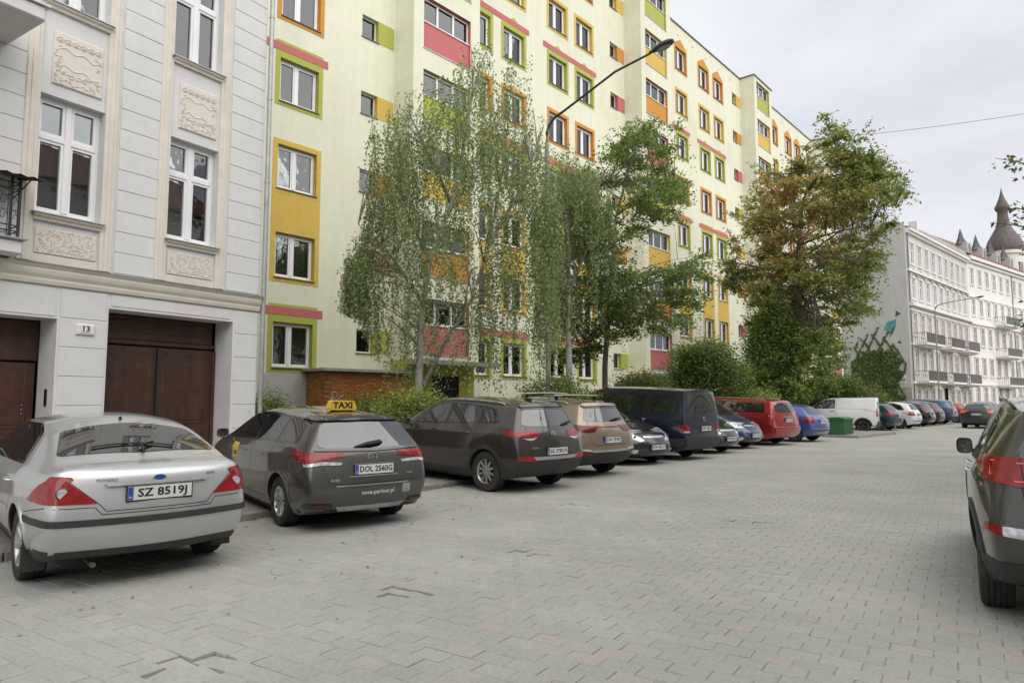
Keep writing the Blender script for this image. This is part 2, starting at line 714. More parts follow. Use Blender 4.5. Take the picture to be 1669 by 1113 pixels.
def strip(P, Q, z, name, m, kind="structure", parent=None):
    s = MB()
    for i in range(len(P) - 1):
        s.face([(*Q[i], z), (*P[i], z), (*P[i + 1], z), (*Q[i + 1], z)])
    o = s.build(name, m, parent)
    if kind:
        tag(o, kind=kind)
    return o


pave = strip(offset_left(KL, 0.14), offset_left(KL, 5.6), KH - 0.004, "pavement", m_slab)
PR = [(x, y) for x, y in KR]
pave_r = strip(offset_left(KR, -3.8), offset_left(KR, -0.14), KH - 0.004, "pavement", m_slab)
m_lawn = mat("garden_soil", (0.10, 0.105, 0.05), 0.95, var=0.35, scale=2.0, bump=1.0, bscale=16, stain=(0.13, 0.10, 0.065), stain_scale=0.7, stain_amt=0.8)
GL = offset_left(KL, 5.6)
strip(GL, offset_left(KL, 40), KH - 0.012, "garden_ground", m_lawn)

ks = MB().bbox(-0.47, 0.47, -0.0, 0.14, -0.14, KH, 0.012).mesh("kerb_stone", m_kerb)
for side, P, par in ((1, KL, pave), (-1, KR, pave_r)):
    acc = 0.0
    cnt = 0
    for i in range(1, 9):
        p, q = Vector(P[i]), Vector(P[i + 1])
        L = (q - p).length
        t = (q - p).normalized()
        ang = math.atan2(t.y, t.x)
        nk = max(1, int(round(L / 0.96)))
        for k in range(nk):
            c = p + t * (L * (k + 0.5) / nk)
            if side < 0:
                if c.y < 9 or cnt > 26:
                    continue
            cnt += 1
            o = link("kerb_stone", ks, par, (c.x, c.y, rng.gauss(0, 0.003)), (0, 0, ang if side > 0 else ang + math.pi), (L / nk / 0.955, 1, 1))
# ------------------------------------------------------------------ building materials
m_grey = mat("grey_plaster", (0.675, 0.68, 0.685), 0.88, var=0.035, scale=3.5, bump=0.12, bscale=90, stain=(0.57, 0.575, 0.56), stain_scale=0.5, stain_amt=0.4, streak=0.02)
m_cream = mat("cream_plaster", (0.70, 0.665, 0.595), 0.85, var=0.05, scale=4, bump=0.15, bscale=70, stain=(0.52, 0.47, 0.38), stain_scale=0.9, stain_amt=0.4)
m_relief = mat("relief_plaster", (0.70, 0.655, 0.595), 0.9, var=0.05, scale=9, bump=0.2, bscale=60)
m_pvc = mat("white_pvc", (0.80, 0.81, 0.83), 0.35, var=0.02, scale=3)
m_zinc = mat("zinc_sheet", (0.40, 0.42, 0.42), 0.45, metal=0.5, var=0.12, scale=5, stain=(0.26, 0.25, 0.23), stain_scale=2, stain_amt=0.5)
m_slate = mat("dark_sill_metal", (0.13, 0.13, 0.12), 0.55, var=0.15, scale=5)
m_wood = mat("dark_red_wood", (0.055, 0.022, 0.014), 0.48, var=0.3, scale=5, streak=0.35, bump=0.2, bscale=40)
m_iron = mat("wrought_iron", (0.035, 0.034, 0.04), 0.5, metal=0.3, var=0.2, scale=12)
m_rust = mat("rusty_sheet", (0.14, 0.075, 0.05), 0.8, var=0.35, scale=9, stain=(0.07, 0.045, 0.035), stain_scale=4, stain_amt=0.8)
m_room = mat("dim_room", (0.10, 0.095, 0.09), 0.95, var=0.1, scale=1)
m_curt = mat("net_curtain", (0.80, 0.81, 0.80), 0.9, var=0.06, scale=6, trans=0.35)
m_blind = mat("beige_blind", (0.55, 0.50, 0.40), 0.9, var=0.05, scale=5)
m_glass = glass_mat("window_glass", (0.66, 0.70, 0.70), 1.4)
m_darkglass = mat("dark_window_glass", (0.035, 0.04, 0.045), 0.04, var=0.3, scale=0.7, spec=0.9, ior=1.7)
m_black = mat("black_paint", (0.012, 0.012, 0.013), 0.5, var=0.1, scale=5)
m_white = mat("white_enamel", (0.74, 0.74, 0.71), 0.4, var=0.03, scale=4)


# ------------------------------------------------------------------ tenement, number 13
T_LOC, T_RZ = facade_frame(-5.81, 15.5, 32.3)
ten = empty("tenement_house", T_LOC, T_RZ, "grey and cream plastered tenement with dark wooden gate and number 13 plate", "building")
WCOL = [-4.09, -1.70, -6.5, -8.9]                       # window columns
WZ = [4.87, 8.71, 12.55]
holes = []
for ci, c in enumerate(WCOL):
    for z in WZ:
        holes.append((c - 0.55, c + 0.55, z, z + 2.12))
GATE = (-3.29, -0.64, 0.0, 3.30)
DOOR = (-6.7, -4.16, 0.0, 3.02)
tw = MB()
tw.wall(-13, 0, 0, 16.5, holes + [GATE, DOOR], 0.0)
for h in holes + [GATE, DOOR]:
    d = 0.24 if h in holes else 0.62
    a, b, c, e = h
    tw.face([(a, 0, c), (a, d, c), (a, d, e), (a, 0, e)][::-1])
    tw.face([(b, 0, c), (b, d, c), (b, d, e), (b, 0, e)])
    tw.face([(a, 0, e), (b, 0, e), (b, d, e), (a, d, e)][::-1])
    tw.face([(a, 0, c), (b, 0, c), (b, d, c), (a, d, c)])
tw.face([(0, 0, 0), (0, 11, 0), (0, 11, 16.5), (0, 0, 16.5)])
tw.face([(-13, 0, 0), (-13, 0, 16.5), (-13, 11, 16.5), (-13, 11, 0)])
tw.face([(0, 11, 0), (-13, 11, 0), (-13, 11, 16.5), (0, 11, 16.5)])
tw.build("wall", m_grey, ten)
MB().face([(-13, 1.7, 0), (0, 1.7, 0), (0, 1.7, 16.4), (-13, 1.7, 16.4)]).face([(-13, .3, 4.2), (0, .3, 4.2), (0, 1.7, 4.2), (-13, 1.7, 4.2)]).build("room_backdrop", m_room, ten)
rf = MB().prism([(0, 0)] * 0 or [(-13, 16.5), (0, 16.5), (0, 16.62), (-13, 16.62)], -0.5, 11.2).build("roof", m_slate, ten)

# horizontal plaster bands with open joints
JB = 0.402


def bands(x0, x1, z0, z1, step, name="plaster_band", y=-0.016, gap=0.012, phase=0.0):
    z = z0
    k = 0
    while z < z1 - 0.02:
        zz = min(z + step - (phase if k == 0 else 0), z1)
        MB().bbox(x0, x1, y, 0.0, z + gap / 2, zz - gap / 2, 0.006).build(name, m_grey, ten)
        z = zz
        k += 1


for (x0, x1) in ((-0.86, 0.0), (-3.25, -2.45), (-5.85, -4.86), (-13, -9.75), (-8.1, -7.3)):
    bands(x0, x1, 3.98, 14.4, JB)
for (x0, x1) in ((-0.60, 0.0), (-4.12, -3.33), (-13.0, -6.75)):
    bands(x0, x1, 0.45, 3.57, 0.52)
MB().bbox(-0.60, 0.012, -0.05, 0, 0, 0.44, 0.02).build("plinth", m_grey, ten)
MB().bbox(-4.12, -3.33, -0.05, 0, 0, 0.44, 0.02).build("plinth", m_grey, ten)
MB().bbox(-3.25, -0.7, -0.014, 0.0, 3.35, 3.56, 0.006).build("lintel_band", m_grey, ten)
MB().bbox(-6.7, -4.2, -0.014, 0.0, 3.06, 3.56, 0.006).build("lintel_band", m_grey, ten)

# cornice above the ground floor
cor = [(0, 3.60), (-0.05, 3.60), (-0.07, 3.66), (-0.07, 3.70), (-0.11, 3.76), (-0.13, 3.82), (-0.13, 3.86), (-0.17, 3.90), (-0.17, 3.925), (0, 3.95)]
MB().profile_x(cor, -13, 0.0).build("cornice", m_cream, ten)
MB().profile_x([(0.01, 3.965), (-0.19, 3.932), (-0.19, 3.922), (0.0, 3.955)], -13, 0.02).build("cornice_flashing", m_zinc, ten)

# windows with cream strips beside them
for c in WCOL[:3]:
    for s in (-1, 1):
        xa, xb = (c - 0.78, c - 0.55) if s < 0 else (c + 0.55, c + 0.78)
        o = MB()
        o.bbox(xa, xb, -0.045, 0, 3.97, 14.4, 0.012)
        o.bbox(xa + 0.07, xb - 0.07, -0.065, -0.04, 3.97, 14.4, 0.012)
        o.build("pilaster_strip", m_cream, ten)


def ten_window(kind):
    w, h, y = 0.55, 2.12, 0.155
    f = MB()
    t = 0.07
    f.bbox(-w, -w + t, y, y + 0.08, 0.0, h, 0.008).bbox(w - t, w, y, y + 0.08, 0, h, 0.008)
    f.bbox(-w + t, w - t, y, y + 0.08, 0, t, 0.008).bbox(-w + t, w - t, y, y + 0.08, h - t, h, 0.008)
    f.bbox(-w + t, w - t, y - 0.012, y + 0.08, 1.34, 1.44, 0.01)
    f.bbox(-0.055, 0.055, y - 0.018, y + 0.08, t, h - t, 0.012)
    for sx in (-1, 1):
        for (za, zb) in ((t, 1.34), (1.44, h - t)):
            xa, xb = (sx * 0.055, sx * (w - t))
            xa, xb = min(xa, xb), max(xa, xb)
            q = 0.045
            f.box(xa, xa + q, y + 0.008, y + 0.07, za, zb).box(xb - q, xb, y + 0.008, y + 0.07, za, zb)
            f.box(xa + q, xb - q, y + 0.009, y + 0.07, za, za + q).box(xa + q, xb - q, y + 0.009, y + 0.07, zb - q, zb)
    return f.mesh("window", m_pvc)


tw_me = ten_window(0)
pane_lo = MB().box(-0.19, 0.19, 0, 0.006, 0, 1.18).mesh("pane", m_glass)
pane_hi = MB().box(-0.19, 0.19, 0, 0.006, 0, 0.52).mesh("pane", m_glass)


def curtain_mesh(w, h, amp=0.02, n=26, tie=0.0, full=1.0, name="curtain", m=None):
    v, f = [], []
    for i in range(n + 1):
        x = -w / 2 + w * i / n
        for j in range(7):
            z = h - h * full * j / 6
            pull = tie * (j / 6) ** 1.5
            xx = x
            if tie:
                side = -1 if x < 0 else 1
                xx = side * w / 2 - (side * w / 2 - x) * (1 - pull)
            v.append((xx, amp * math.sin(i * 1.9 + 0.4 * math.sin(i)), z))
    for i in range(n):
        for j in range(6):
            a = i * 7 + j
            f.append((a, a + 1, a + 8, a + 7))
    me = bpy.data.meshes.new(name)
    me.from_pydata(v, [], f)
    me.polygons.foreach_set("use_smooth", [True] * len(f))
    me.materials.append(m or m_curt)
    return me


cur_t = [curtain_mesh(1.0, 2.0, 0.02), curtain_mesh(1.0, 2.0, 0.02, tie=0.6), curtain_mesh(1.0, 2.0, 0.015, full=0.5)]
sill_me = MB().profile_x([(0.14, -0.005), (-0.15, -0.035), (-0.15, -0.055), (0.0, -0.055), (0.0, -0.03)], -0.60, 0.60).mesh("sill", m_zinc)
sill_base = MB().profile_x([(0.0, -0.056), (-0.12, -0.056), (-0.12, -0.09), (-0.07, -0.12), (-0.06, -0.16), (0, -0.16)], -0.56, 0.56).mesh("sill_moulding", m_cream)
for ci, c in enumerate(WCOL):
    for zi, z in enumerate(WZ):
        w = link("window", tw_me, ten, (c, 0, z))
        for sx in (-0.266, 0.266):
            link("pane", pane_lo, w, (sx, 0.21, 0.115))
            link("pane", pane_hi, w, (sx, 0.21, 1.485))
        link("sill", sill_me, w, (0, 0, 0))
        link("sill_moulding", sill_base, ten, (c, -0.001, z))
        k = (ci * 5 + zi * 3) % 4
        if k < 3:
            link("curtain", cur_t[k], w, (0, 0.30, 0.05))

# ornament panels: wreathed tablet above a window, leafy panel below
def ornament_upper():
    p = MB()
    w, h = 0.86, 0.98
    p.bbox(-w / 2, w / 2, -0.035, 0, 0, h, 0.02)
    y = -0.036
    n = 6
    for i in range(n):
        cx = -w / 2 + 0.10 + (w - 0.2) * i / (n - 1)
        pts = [(cx + 0.055 * math.cos(t), y, h - 0.14 + 0.045 * math.sin(t)) for t in [k * 0.6 for k in range(11)]]
        p.tube(pts, 0.013, 5)
        p.lathe([(0.0, -0.03), (0.02, -0.022), (0.026, 0.0)], 7, (cx, y, h - 0.15), 'y')
    for sgn, base in ((1, 0.66), (1, 0.34)):
        pts = [(-w / 2 + 0.1 + (w - 0.2) * k / 14, y, base + 0.035 * math.sin(k * 0.9) + 0.02 * math.sin(k * 0.4)) for k in range(15)]
        p.tube(pts, 0.011, 5)
    r = random.Random(5)
    for i in range(70):
        if i < 46:
            cx, cz = r.uniform(-w / 2 + 0.06, w / 2 - 0.06), r.uniform(0.05, 0.27)
        else:
            cx = r.choice((-1, 1)) * r.uniform(w / 2 - 0.12, w / 2 - 0.05)
            cz = r.uniform(0.25, 0.75)
        a = r.uniform(0, 6.28)
        rr = r.uniform(0.02, 0.038)
        pts = [(cx + rr * math.cos(a + t), y, cz + rr * math.sin(a + t)) for t in (0, 0.9, 1.8, 2.7, 3.6)]
        p.tube(pts, [0.006, 0.012, 0.014, 0.011, 0.004], 5)
    return p.mesh("ornament_panel", m_relief, smooth=False)


def ornament_lower():
    p = MB()
    w, h = 1.02, 0.46
    p.bbox(-w / 2, w / 2, -0.03, 0, 0, h, 0.015)
    y = -0.031
    r = random.Random(9)
    for i in range(190):
        cx, cz = r.uniform(-w / 2 + 0.04, w / 2 - 0.04), r.uniform(0.04, h - 0.03)
        a = r.uniform(0, 6.28)
        rr = r.uniform(0.014, 0.03)
        pts = [(cx + rr * math.cos(a + t), y, cz + rr * math.sin(a + t)) for t in (0, 1.0, 2.0, 3.0)]
        p.tube(pts, [0.004, 0.010, 0.010, 0.003], 4)
    return p.mesh("ornament_panel", m_relief)


ou, ol = ornament_upper(), ornament_lower()
for c in WCOL[:3]:
    for z in (4.87, 8.71):
        link("ornament_panel", ou, ten, (c + 0.04, -0.001, z + 2.34))
    link("ornament_panel", ol, ten, (c, -0.001, 4.13))
    MB().bbox(c - 0.55, c + 0.55, -0.02, 0, 3.97, 4.12, 0.008).build("panel_base", m_cream, ten)

# wooden gate and street door
def leaf(name, x0, x1, z1, par, panels):
    o = MB()
    o.bbox(x0, x1, 0.58, 0.64, 0.02, z1, 0.006)
    body = o.build(name, m_wood, par)
    w = x1 - x0
    for (za, zb) in panels:
        q = MB()
        q.bbox(x0 + 0.12, x1 - 0.12, 0.568, 0.585, za, zb, 0.012)
        q.bbox(x0 + 0.20, x1 - 0.20, 0.558, 0.57, za + 0.08, zb - 0.08, 0.01)
        q.build("door_panel", m_wood, body)
    return body


gl = leaf("gate_leaf", -3.20, -1.985, 2.67, ten, ((0.25, 0.95), (1.08, 2.5)))
gr = leaf("gate_leaf", -1.965, -0.73, 2.67, ten, ((0.25, 0.95), (1.08, 2.5)))
MB().box(-2.0, -1.95, 0.53, 0.6, 0.02, 2.62).lathe([(0.0, 0), (0.03, 0.01), (0.03, 0.05), (0, 0.06)], 10, (-1.92, 0.47, 1.15), 'y').build("gate_handle", m_iron, gr)
tr = MB()
tr.bbox(-3.27, -0.66, 0.565, 0.64, 2.70, 2.80, 0.02).bbox(-3.20, -0.73, 0.59, 0.64, 2.80, 3.28, 0.01)
tr.bbox(-3.1, -2.05, 0.575, 0.60, 2.93, 3.2, 0.015).bbox(-1.9, -0.85, 0.575, 0.60, 2.93, 3.2, 0.015)
tr.bbox(-3.27, -3.2, 0.55, 0.64, 0, 2.66, 0.01).bbox(-0.73, -0.66, 0.55, 0.64, 0, 2.66, 0.01)
tr.build("gate_frame", m_wood, ten)
d1 = leaf("door_leaf", -5.45, -4.22, 2.25, ten, ((0.25, 0.95), (1.08, 2.1)))
d2 = leaf("door_leaf", -6.68, -5.47, 2.25, ten, ((0.25, 0.95), (1.08, 2.1)))
hd = MB()
for z in (1.35, 1.42, 1.5, 1.05):
    hd.lathe([(0.0, -0.03), (0.014, -0.028), (0.018, 0.0)], 10, (-4.42, 0.56, z), 'y')
hd.build("door_lock", mat("chrome", (0.7, 0.7, 0.7), 0.2, metal=1.0, var=0.02), d1)
MB().bbox(-6.68, -4.18, 0.585, 0.64, 2.28, 3.0, 0.02).build("transom_panel", m_wood, ten)
MB().box(-4.158, -4.125, 0.12, 0.16, 0.0, 0.0001).box(-4.175, -4.158, 0.22, 0.30, 1.48, 1.78).build("intercom", m_black, ten)

# drain pipe at the corner
dp = MB()
dp.tube([(0.07, -0.09, 0.0), (0.07, -0.09, 16.4)], 0.052, 12)
for z in (1.0, 2.6, 4.6, 6.6, 8.6, 10.6):
    dp.tube([(0.07, -0.09, z), (0.07, -0.09, z + 0.05)], 0.062, 12)
dp.build("drain_pipe", m_zinc, ten, smooth=True)

# balconies on the left
def balcony(z, x1, depth, name="balcony_slab"):
    s = MB()
    s.bbox(x1 - 4.2, x1, -depth, 0.0, z - 0.26, z - 0.04, 0.02)
    s.profile_x([(0, z - 0.04), (-depth - 0.05, z - 0.03), (-depth - 0.05, z + 0.0), (0, z + 0.03)], x1 - 4.25, x1 + 0.05, 0)
    return s.build(name, m_grey, ten)


balcony(7.86, -5.17, 1.35)
bl = balcony(4.22, -4.98, 0.55)
MB().profile_x([(0, 4.19), (-0.62, 4.195), (-0.62, 4.215), (0, 4.265)], -9.25, -4.92).build("balcony_flashing", m_zinc, ten)
rl = MB()
yb = -0.5
for x in [-5.06 - 0.14 * k for k in range(28)]:
    rl.tube([(x, yb, 4.25), (x, yb, 5.14)], 0.008, 5)
for z in (4.33, 4.42, 5.02, 5.13):
    rl.tube([(-9.1, yb, z), (-5.04, yb, z)], 0.011, 6)
    rl.tube([(-5.04, yb, z), (-5.04, 0.0, z)], 0.011, 6)
for x in (-5.04, -5.16, -6.4, -7.7):
    rl.tube([(x, yb, 4.22), (x, yb, 5.25)], 0.022, 6)
r5 = random.Random(4)
for k in range(28):
    cx = -5.13 - 0.14 * k
    for zz in (4.58, 4.82):
        pts = [(cx + 0.055 * math.cos(t) * (1 - t * 0.09), yb, zz + 0.10 * math.sin(t) * (1 - t * 0.09)) for t in [q * 0.7 for q in range(11)]]
        rl.tube(pts, 0.006, 4)
rl.build("balcony_railing", m_iron, bl)
cn = MB()
nx = 46
prev = None
for k in range(nx + 1):
    x = -9.2 + 4.42 * k / nx
    zz = 0.014 * math.cos(k * math.pi)
    row = [(x, -0.80, 5.20 + zz), (x, -0.30, 5.30 + zz), (x, 0.0, 5.36 + zz)]
    if prev:
        for j in range(2):
            cn.face([prev[j], row[j], row[j + 1], prev[j + 1]])
            cn.face([(p[0], p[1], p[2] - 0.006) for p in (prev[j + 1], row[j + 1], row[j], prev[j])])
    prev = row
cn.tube([(-9.1, -0.72, 5.19), (-4.82, -0.72, 5.19)], 0.018, 5).tube([(-4.9, -0.78, 5.18), (-4.9, 0, 5.33)], 0.016, 5).tube([(-4.9, -0.5, 5.22), (-4.95, -0.02, 4.98)], 0.012, 5)
cn.build("balcony_canopy", m_rust, ten)

# house number
pl = MB().bbox(-3.86, -3.54, -0.055, -0.017, 2.76, 2.96, 0.02)
plo = pl.build("number_plate", m_white, ten)
tx = text("lettering", "13", 0.15, plo, (-3.70, -0.0565, 2.872), (R(90), 0, 0), m_black, 0.0008, 0.004)
MB().box(-3.80, -3.60, -0.0572, -0.0555, 2.797, 2.803).build("underline", m_black, plo)
# ------------------------------------------------------------------ painted apartment block
m_lime = mat("pale_lime_render", (0.705, 0.715, 0.57), 0.9, var=0.03, scale=2.2, bump=0.12, bscale=120, stain=(0.62, 0.595, 0.48), stain_scale=0.28, stain_amt=0.7, streak=0.05)
m_bgrey = mat("overpaint_grey", (0.47, 0.47, 0.46), 0.9, var=0.03, scale=3)
BC = {
    'green': mat("green_render", (0.40, 0.42, 0.085), 0.88, var=0.05, scale=3, bump=0.1, bscale=120),
    'yellow': mat("yellow_render", (0.62, 0.43, 0.095), 0.88, var=0.05, scale=3, bump=0.1, bscale=120),
    'orange': mat("orange_render", (0.56, 0.265, 0.055), 0.88, var=0.05, scale=3, bump=0.1, bscale=120),
    'red': mat("raspberry_render", (0.50, 0.15, 0.15), 0.88, var=0.05, scale=3, bump=0.1, bscale=120),
}
m_bbrick = mat("orange_brick", (0.42, 0.17, 0.045), 0.9, var=0.2, scale=8, bump=0.4, bscale=50, island=0.22, stain=(0.26, 0.13, 0.05), stain_scale=1.5, stain_amt=0.5)
m_mortar = mat("mortar", (0.22, 0.15, 0.08), 0.95, var=0.15, scale=10)
m_conc = mat("concrete", (0.36, 0.35, 0.31), 0.9, var=0.15, scale=4, bump=0.3, bscale=60, stain=(0.15, 0.14, 0.11), stain_scale=1.0, stain_amt=0.8)
m_dfilm = mat("brown_door_metal", (0.055, 0.04, 0.035), 0.45, var=0.1, scale=5)

B_LOC, B_RZ = facade_frame(-7.16, 22.4, 41.0)
blk = empty("apartment_block", B_LOC, B_RZ, "eight storey pale lime apartment block with green, yellow, orange and red window surrounds", "building")
PER, U0 = 16.87, 2.45
FH, S0 = 2.94, 2.64
X0B, X1B, HB = -9.0, 58.6, 26.2
BP = 1.1                                                # how far the loggia bays stand out
units = [0, 1, 2, 3]
win = []                                                # (x, k)
for u in range(-1, 3):
    for dx in (6.25, 8.6, 12.0, 14.35):
        x = U0 + PER * u + dx
        if X0B + 1 < x < X1B - 1:
            for k in range(8):
                win.append((x, k, dx))
stair = [(U0 + PER * u, k) for u in units for k in range(8)]
holes = [(x - 0.73, x + 0.73, S0 + FH * k, S0 + FH * k + 1.46) for x, k, _ in win]
holes += [(x, x + 0.74, 3.27 + FH * k, 3.27 + FH * k + 0.84) for x, k in stair]
RD = 0.26
bw = MB()
bw.wall(X0B, X1B, 0, HB, holes)
bw.face([(X1B, 0, 0), (X1B, 12, 0), (X1B, 12, HB), (X1B, 0, HB)])
bw.face([(X0B, 0, 0), (X0B, 0, HB), (X0B, 12, HB), (X0B, 12, 0)])
bw.face([(X1B, 12, 0), (X0B, 12, 0), (X0B, 12, HB), (X1B, 12, HB)])
bw.build("wall", m_lime, blk)
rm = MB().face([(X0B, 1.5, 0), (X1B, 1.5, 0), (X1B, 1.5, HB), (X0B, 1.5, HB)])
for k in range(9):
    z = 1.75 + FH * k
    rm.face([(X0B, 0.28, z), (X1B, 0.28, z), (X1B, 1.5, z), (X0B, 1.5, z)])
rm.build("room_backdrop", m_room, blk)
rfm = MB()
rfm.slab([(X0B - .05, -0.06), (X1B + .05, -0.06), (X1B + .05, 12.05), (X0B - .05, 12.05)], HB + 0.002, HB + 0.10)
rfo = rfm.build("roof", m_slate, blk)
for u in (0, 1, 2, 3):
    x = U0 + PER * u
    if x + 12 < X1B + 12:
        a, b = x + 11.2 - PER, x + 18.4 - PER
        ph = MB()
        ph.slab([(a, 2.2), (b, 2.2), (b, 7), (a, 7)], HB + 0.1, HB + 2.5)
        pho = ph.build("roof_house", m_lime, blk)
        MB().slab([(a - .15, 2.05), (b + .15, 2.05), (b + .15, 7.1), (a - .15, 7.1)], HB + 2.5, HB + 2.62).build("roof_slab", m_slate, pho)
# small attic vents under the eave
vt = MB().lathe([(0.0, -0.004), (0.055, -0.004), (0.06, 0.0)], 10, (0, 0, 0), 'y').mesh("attic_vent", m_black)
xx = -6.0
while xx < 57:
    ok = all(not (U0 + PER * u + 1.4 < xx < U0 + PER * u + 5.4) for u in units)
    if ok:
        link("attic_vent", vt, blk, (xx, -0.002, 25.55))
    xx += 2.1

# surrounds
def surround_mesh(colour, gable=False, cap=0.0):
    s = MB()
    a, o_, z0, z1 = 0.73, 0.90, -0.17, 1.63
    y = -0.014
    s.box(-o_, -a, y, 0, z0, z1).box(a, o_, y, 0, z0, z1)
    s.box(-a, a, y, 0, z0, 0.0).box(-a, a, y, 0, 1.46, z1)
    if gable:
        s.prism([(-o_, z1), (o_, z1), (0.55, z1 + 0.18), (0, z1 + 0.48), (-0.55, z1 + 0.18)][:2] + [(0.0, z1 + 0.50)], y, 0)
    if cap:
        s.box(-o_, o_, y, 0, z1, z1 + cap)
    d = RD
    s.face([(-a, y, 0), (-a, d, 0), (-a, d, 1.46), (-a, y, 1.46)][::-1])
    s.face([(a, y, 0), (a, d, 0), (a, d, 1.46), (a, y, 1.46)])
    s.face([(-a, y, 1.46), (a, y, 1.46), (a, d, 1.46), (-a, d, 1.46)][::-1])
    s.face([(-a, y, 0), (a, y, 0), (a, d, 0), (-a, d, 0)])
    return s.mesh("window_surround", BC[colour])


SUR = {0: surround_mesh('green', cap=0.42), 1: surround_mesh('yellow'), 2: surround_mesh('yellow'), 3: surround_mesh('green', cap=0.42),
       4: surround_mesh('orange'), 5: surround_mesh('green', gable=True), 6: surround_mesh('yellow'), 7: surround_mesh('orange', gable=True)}
SUR[2] = SUR[6] = SUR[1]
SUR[3] = SUR[0]
fill_me = MB().box(-0.9, 0.9, -0.0135, 0, 1.632, FH - 0.172).mesh("painted_panel", BC['yellow'])


def bwin_mesh(kind=0):
    f = MB()
    w, h, y, t = 0.72, 1.45, 0.15, 0.065
    f.bbox(-w, -w + t, y, y + 0.07, 0.005, h, 0.008).bbox(w - t, w, y, y + 0.07, 0.005, h, 0.008)
    f.bbox(-w + t, w - t, y, y + 0.07, 0.005, t, 0.008).bbox(-w + t, w - t, y, y + 0.07, h - t, h, 0.008)
    cx = -0.06
    f.bbox(cx - 0.06, cx + 0.06, y - 0.012, y + 0.07, t, h - t, 0.012)
    for xa, xb in ((-w + t, cx - 0.06), (cx + 0.06, w - t)):
        q = 0.045
        f.box(xa, xa + q, y + 0.008, y + 0.06, t, h - t).box(xb - q, xb, y + 0.008, y + 0.06, t, h - t)
        f.box(xa + q, xb - q, y + 0.009, y + 0.06, t, t + q).box(xa + q, xb - q, y + 0.009, y + 0.06, h - t - q, h - t)
    return f.mesh("window", m_pvc)


bw_me = bwin_mesh()
bp1 = MB().box(-0.615, -0.165, 0.195, 0.20, 0.10, 1.345).mesh("pane", m_glass)
bp2 = MB().box(0.045, 0.615, 0.195, 0.20, 0.10, 1.345).mesh("pane", m_glass)
bsill = MB().profile_x([(0.16, 0.004), (-0.06, -0.02), (-0.06, -0.045), (0.0, -0.04), (0.16, -0.02)], -0.76, 0.76).mesh("sill", m_slate)
cur_b = [curtain_mesh(1.34, 1.36, 0.018), curtain_mesh(1.34, 1.36, 0.018, tie=0.75), curtain_mesh(1.34, 1.36, 0.018, full=0.6),
         curtain_mesh(1.34, 1.36, 0.004, full=0.62, n=8, name="roller_blind", m=m_blind)]
rk = random.Random(21)
for (x, k, dx) in win:
    z = S0 + FH * k
    link("window_surround", SUR[k], blk, (x, 0, z))
    if k == 1:
        link("painted_panel", fill_me, blk, (x, 0, z))
    w = link("window", bw_me, blk, (x, 0, z))
    link("pane", bp1, w)
    link("pane", bp2, w)
    link("sill", bsill, w)
    c = rk.random()
    if abs(x - (U0 - PER + 14.35)) < 0.1:
        c = {0: 0.5, 1: 0.5, 2: 0.55, 3: 0.3, 4: 0.1}.get(k, c)
    if c < 0.32:
        link("curtain", cur_b[0], w, (0, 0.30, 0.05))
    elif c < 0.52:
        link("curtain", cur_b[1], w, (0, 0.30, 0.05))
    elif c < 0.82:
        link("curtain", cur_b[2], w, (0, 0.30, 0.05))
    elif c < 0.90:
        link("roller_blind", cur_b[3], w, (0, 0.30, 0.05))
# red bands over the windows
for u in range(-1, 3):
    for pa, pb in ((6.25, 8.6), (12.0, 14.35)):
        xa, xb = U0 + PER * u + pa - 1.2, U0 + PER * u + pb + 1.09
        if pa < 7:
            xa = max(xa, U0 + PER * u + 5.25)
        xa, xb = max(xa, X0B + 0.3), min(xb, X1B - 0.2)
        if xb - xa < 1:
            continue
        for k in (0, 3, 5):
            z = S0 + FH * k + 1.70
            MB().box(xa, xb, -0.024, -0.0145, z, z + 0.26).build("red_band", BC['red'], blk)

# stair windows with a colour square
SQ = ['green', 'red', 'orange', 'yellow', 'green', 'red', 'orange', 'yellow']
sq_me = {}
for c in BC:
    s = MB()
    s.box(0.74, 1.50, -0.012, 0, -0.02, 0.84)
    s.face([(0.74, -0.012, 0), (0.74, 0.26, 0), (0.74, 0.26, 0.84), (0.74, -0.012, 0.84)])
    sq_me[c] = s.mesh("colour_square", BC[c])
srev = MB()
srev.face([(0, 0, 0), (0, 0, 0.84), (0, 0.26, 0.84), (0, 0.26, 0)]).face([(0, 0, 0.84), (0.74, 0, 0.84), (0.74, 0.26, 0.84), (0, 0.26, 0.84)][::-1]).face([(0, 0, 0), (0.74, 0, 0), (0.74, 0.26, 0), (0, 0.26, 0)])
srev = srev.mesh("window_reveal", m_lime)
sw = MB()
for a, b, c, e in ((0.0, 0.05, 0, 0.84), (0.69, 0.74, 0, 0.84), (0.05, 0.69, 0, 0.05), (0.05, 0.69, 0.79, 0.84)):
    sw.box(a, b, 0.17, 0.23, c, e)
sw = sw.mesh("window", m_pvc)
sw_p = MB().box(0.05, 0.69, 0.19, 0.195, 0.05, 0.79).mesh("pane", m_glass)
sw_s = MB().profile_x([(0.17, 0.004), (-0.05, -0.018), (-0.05, -0.045), (0.0, -0.04), (0.17, -0.02)], -0.03, 0.78).mesh("sill", m_slate)
for x, k in stair:
    z = 3.27 + FH * k
    link("window_reveal", srev, blk, (x, 0, z))
    link("colour_square", sq_me[SQ[k]], blk, (x, 0, z))
    w = link("window", sw, blk, (x, 0, z))
    link("pane", sw_p, w)
    link("sill", sw_s, w)

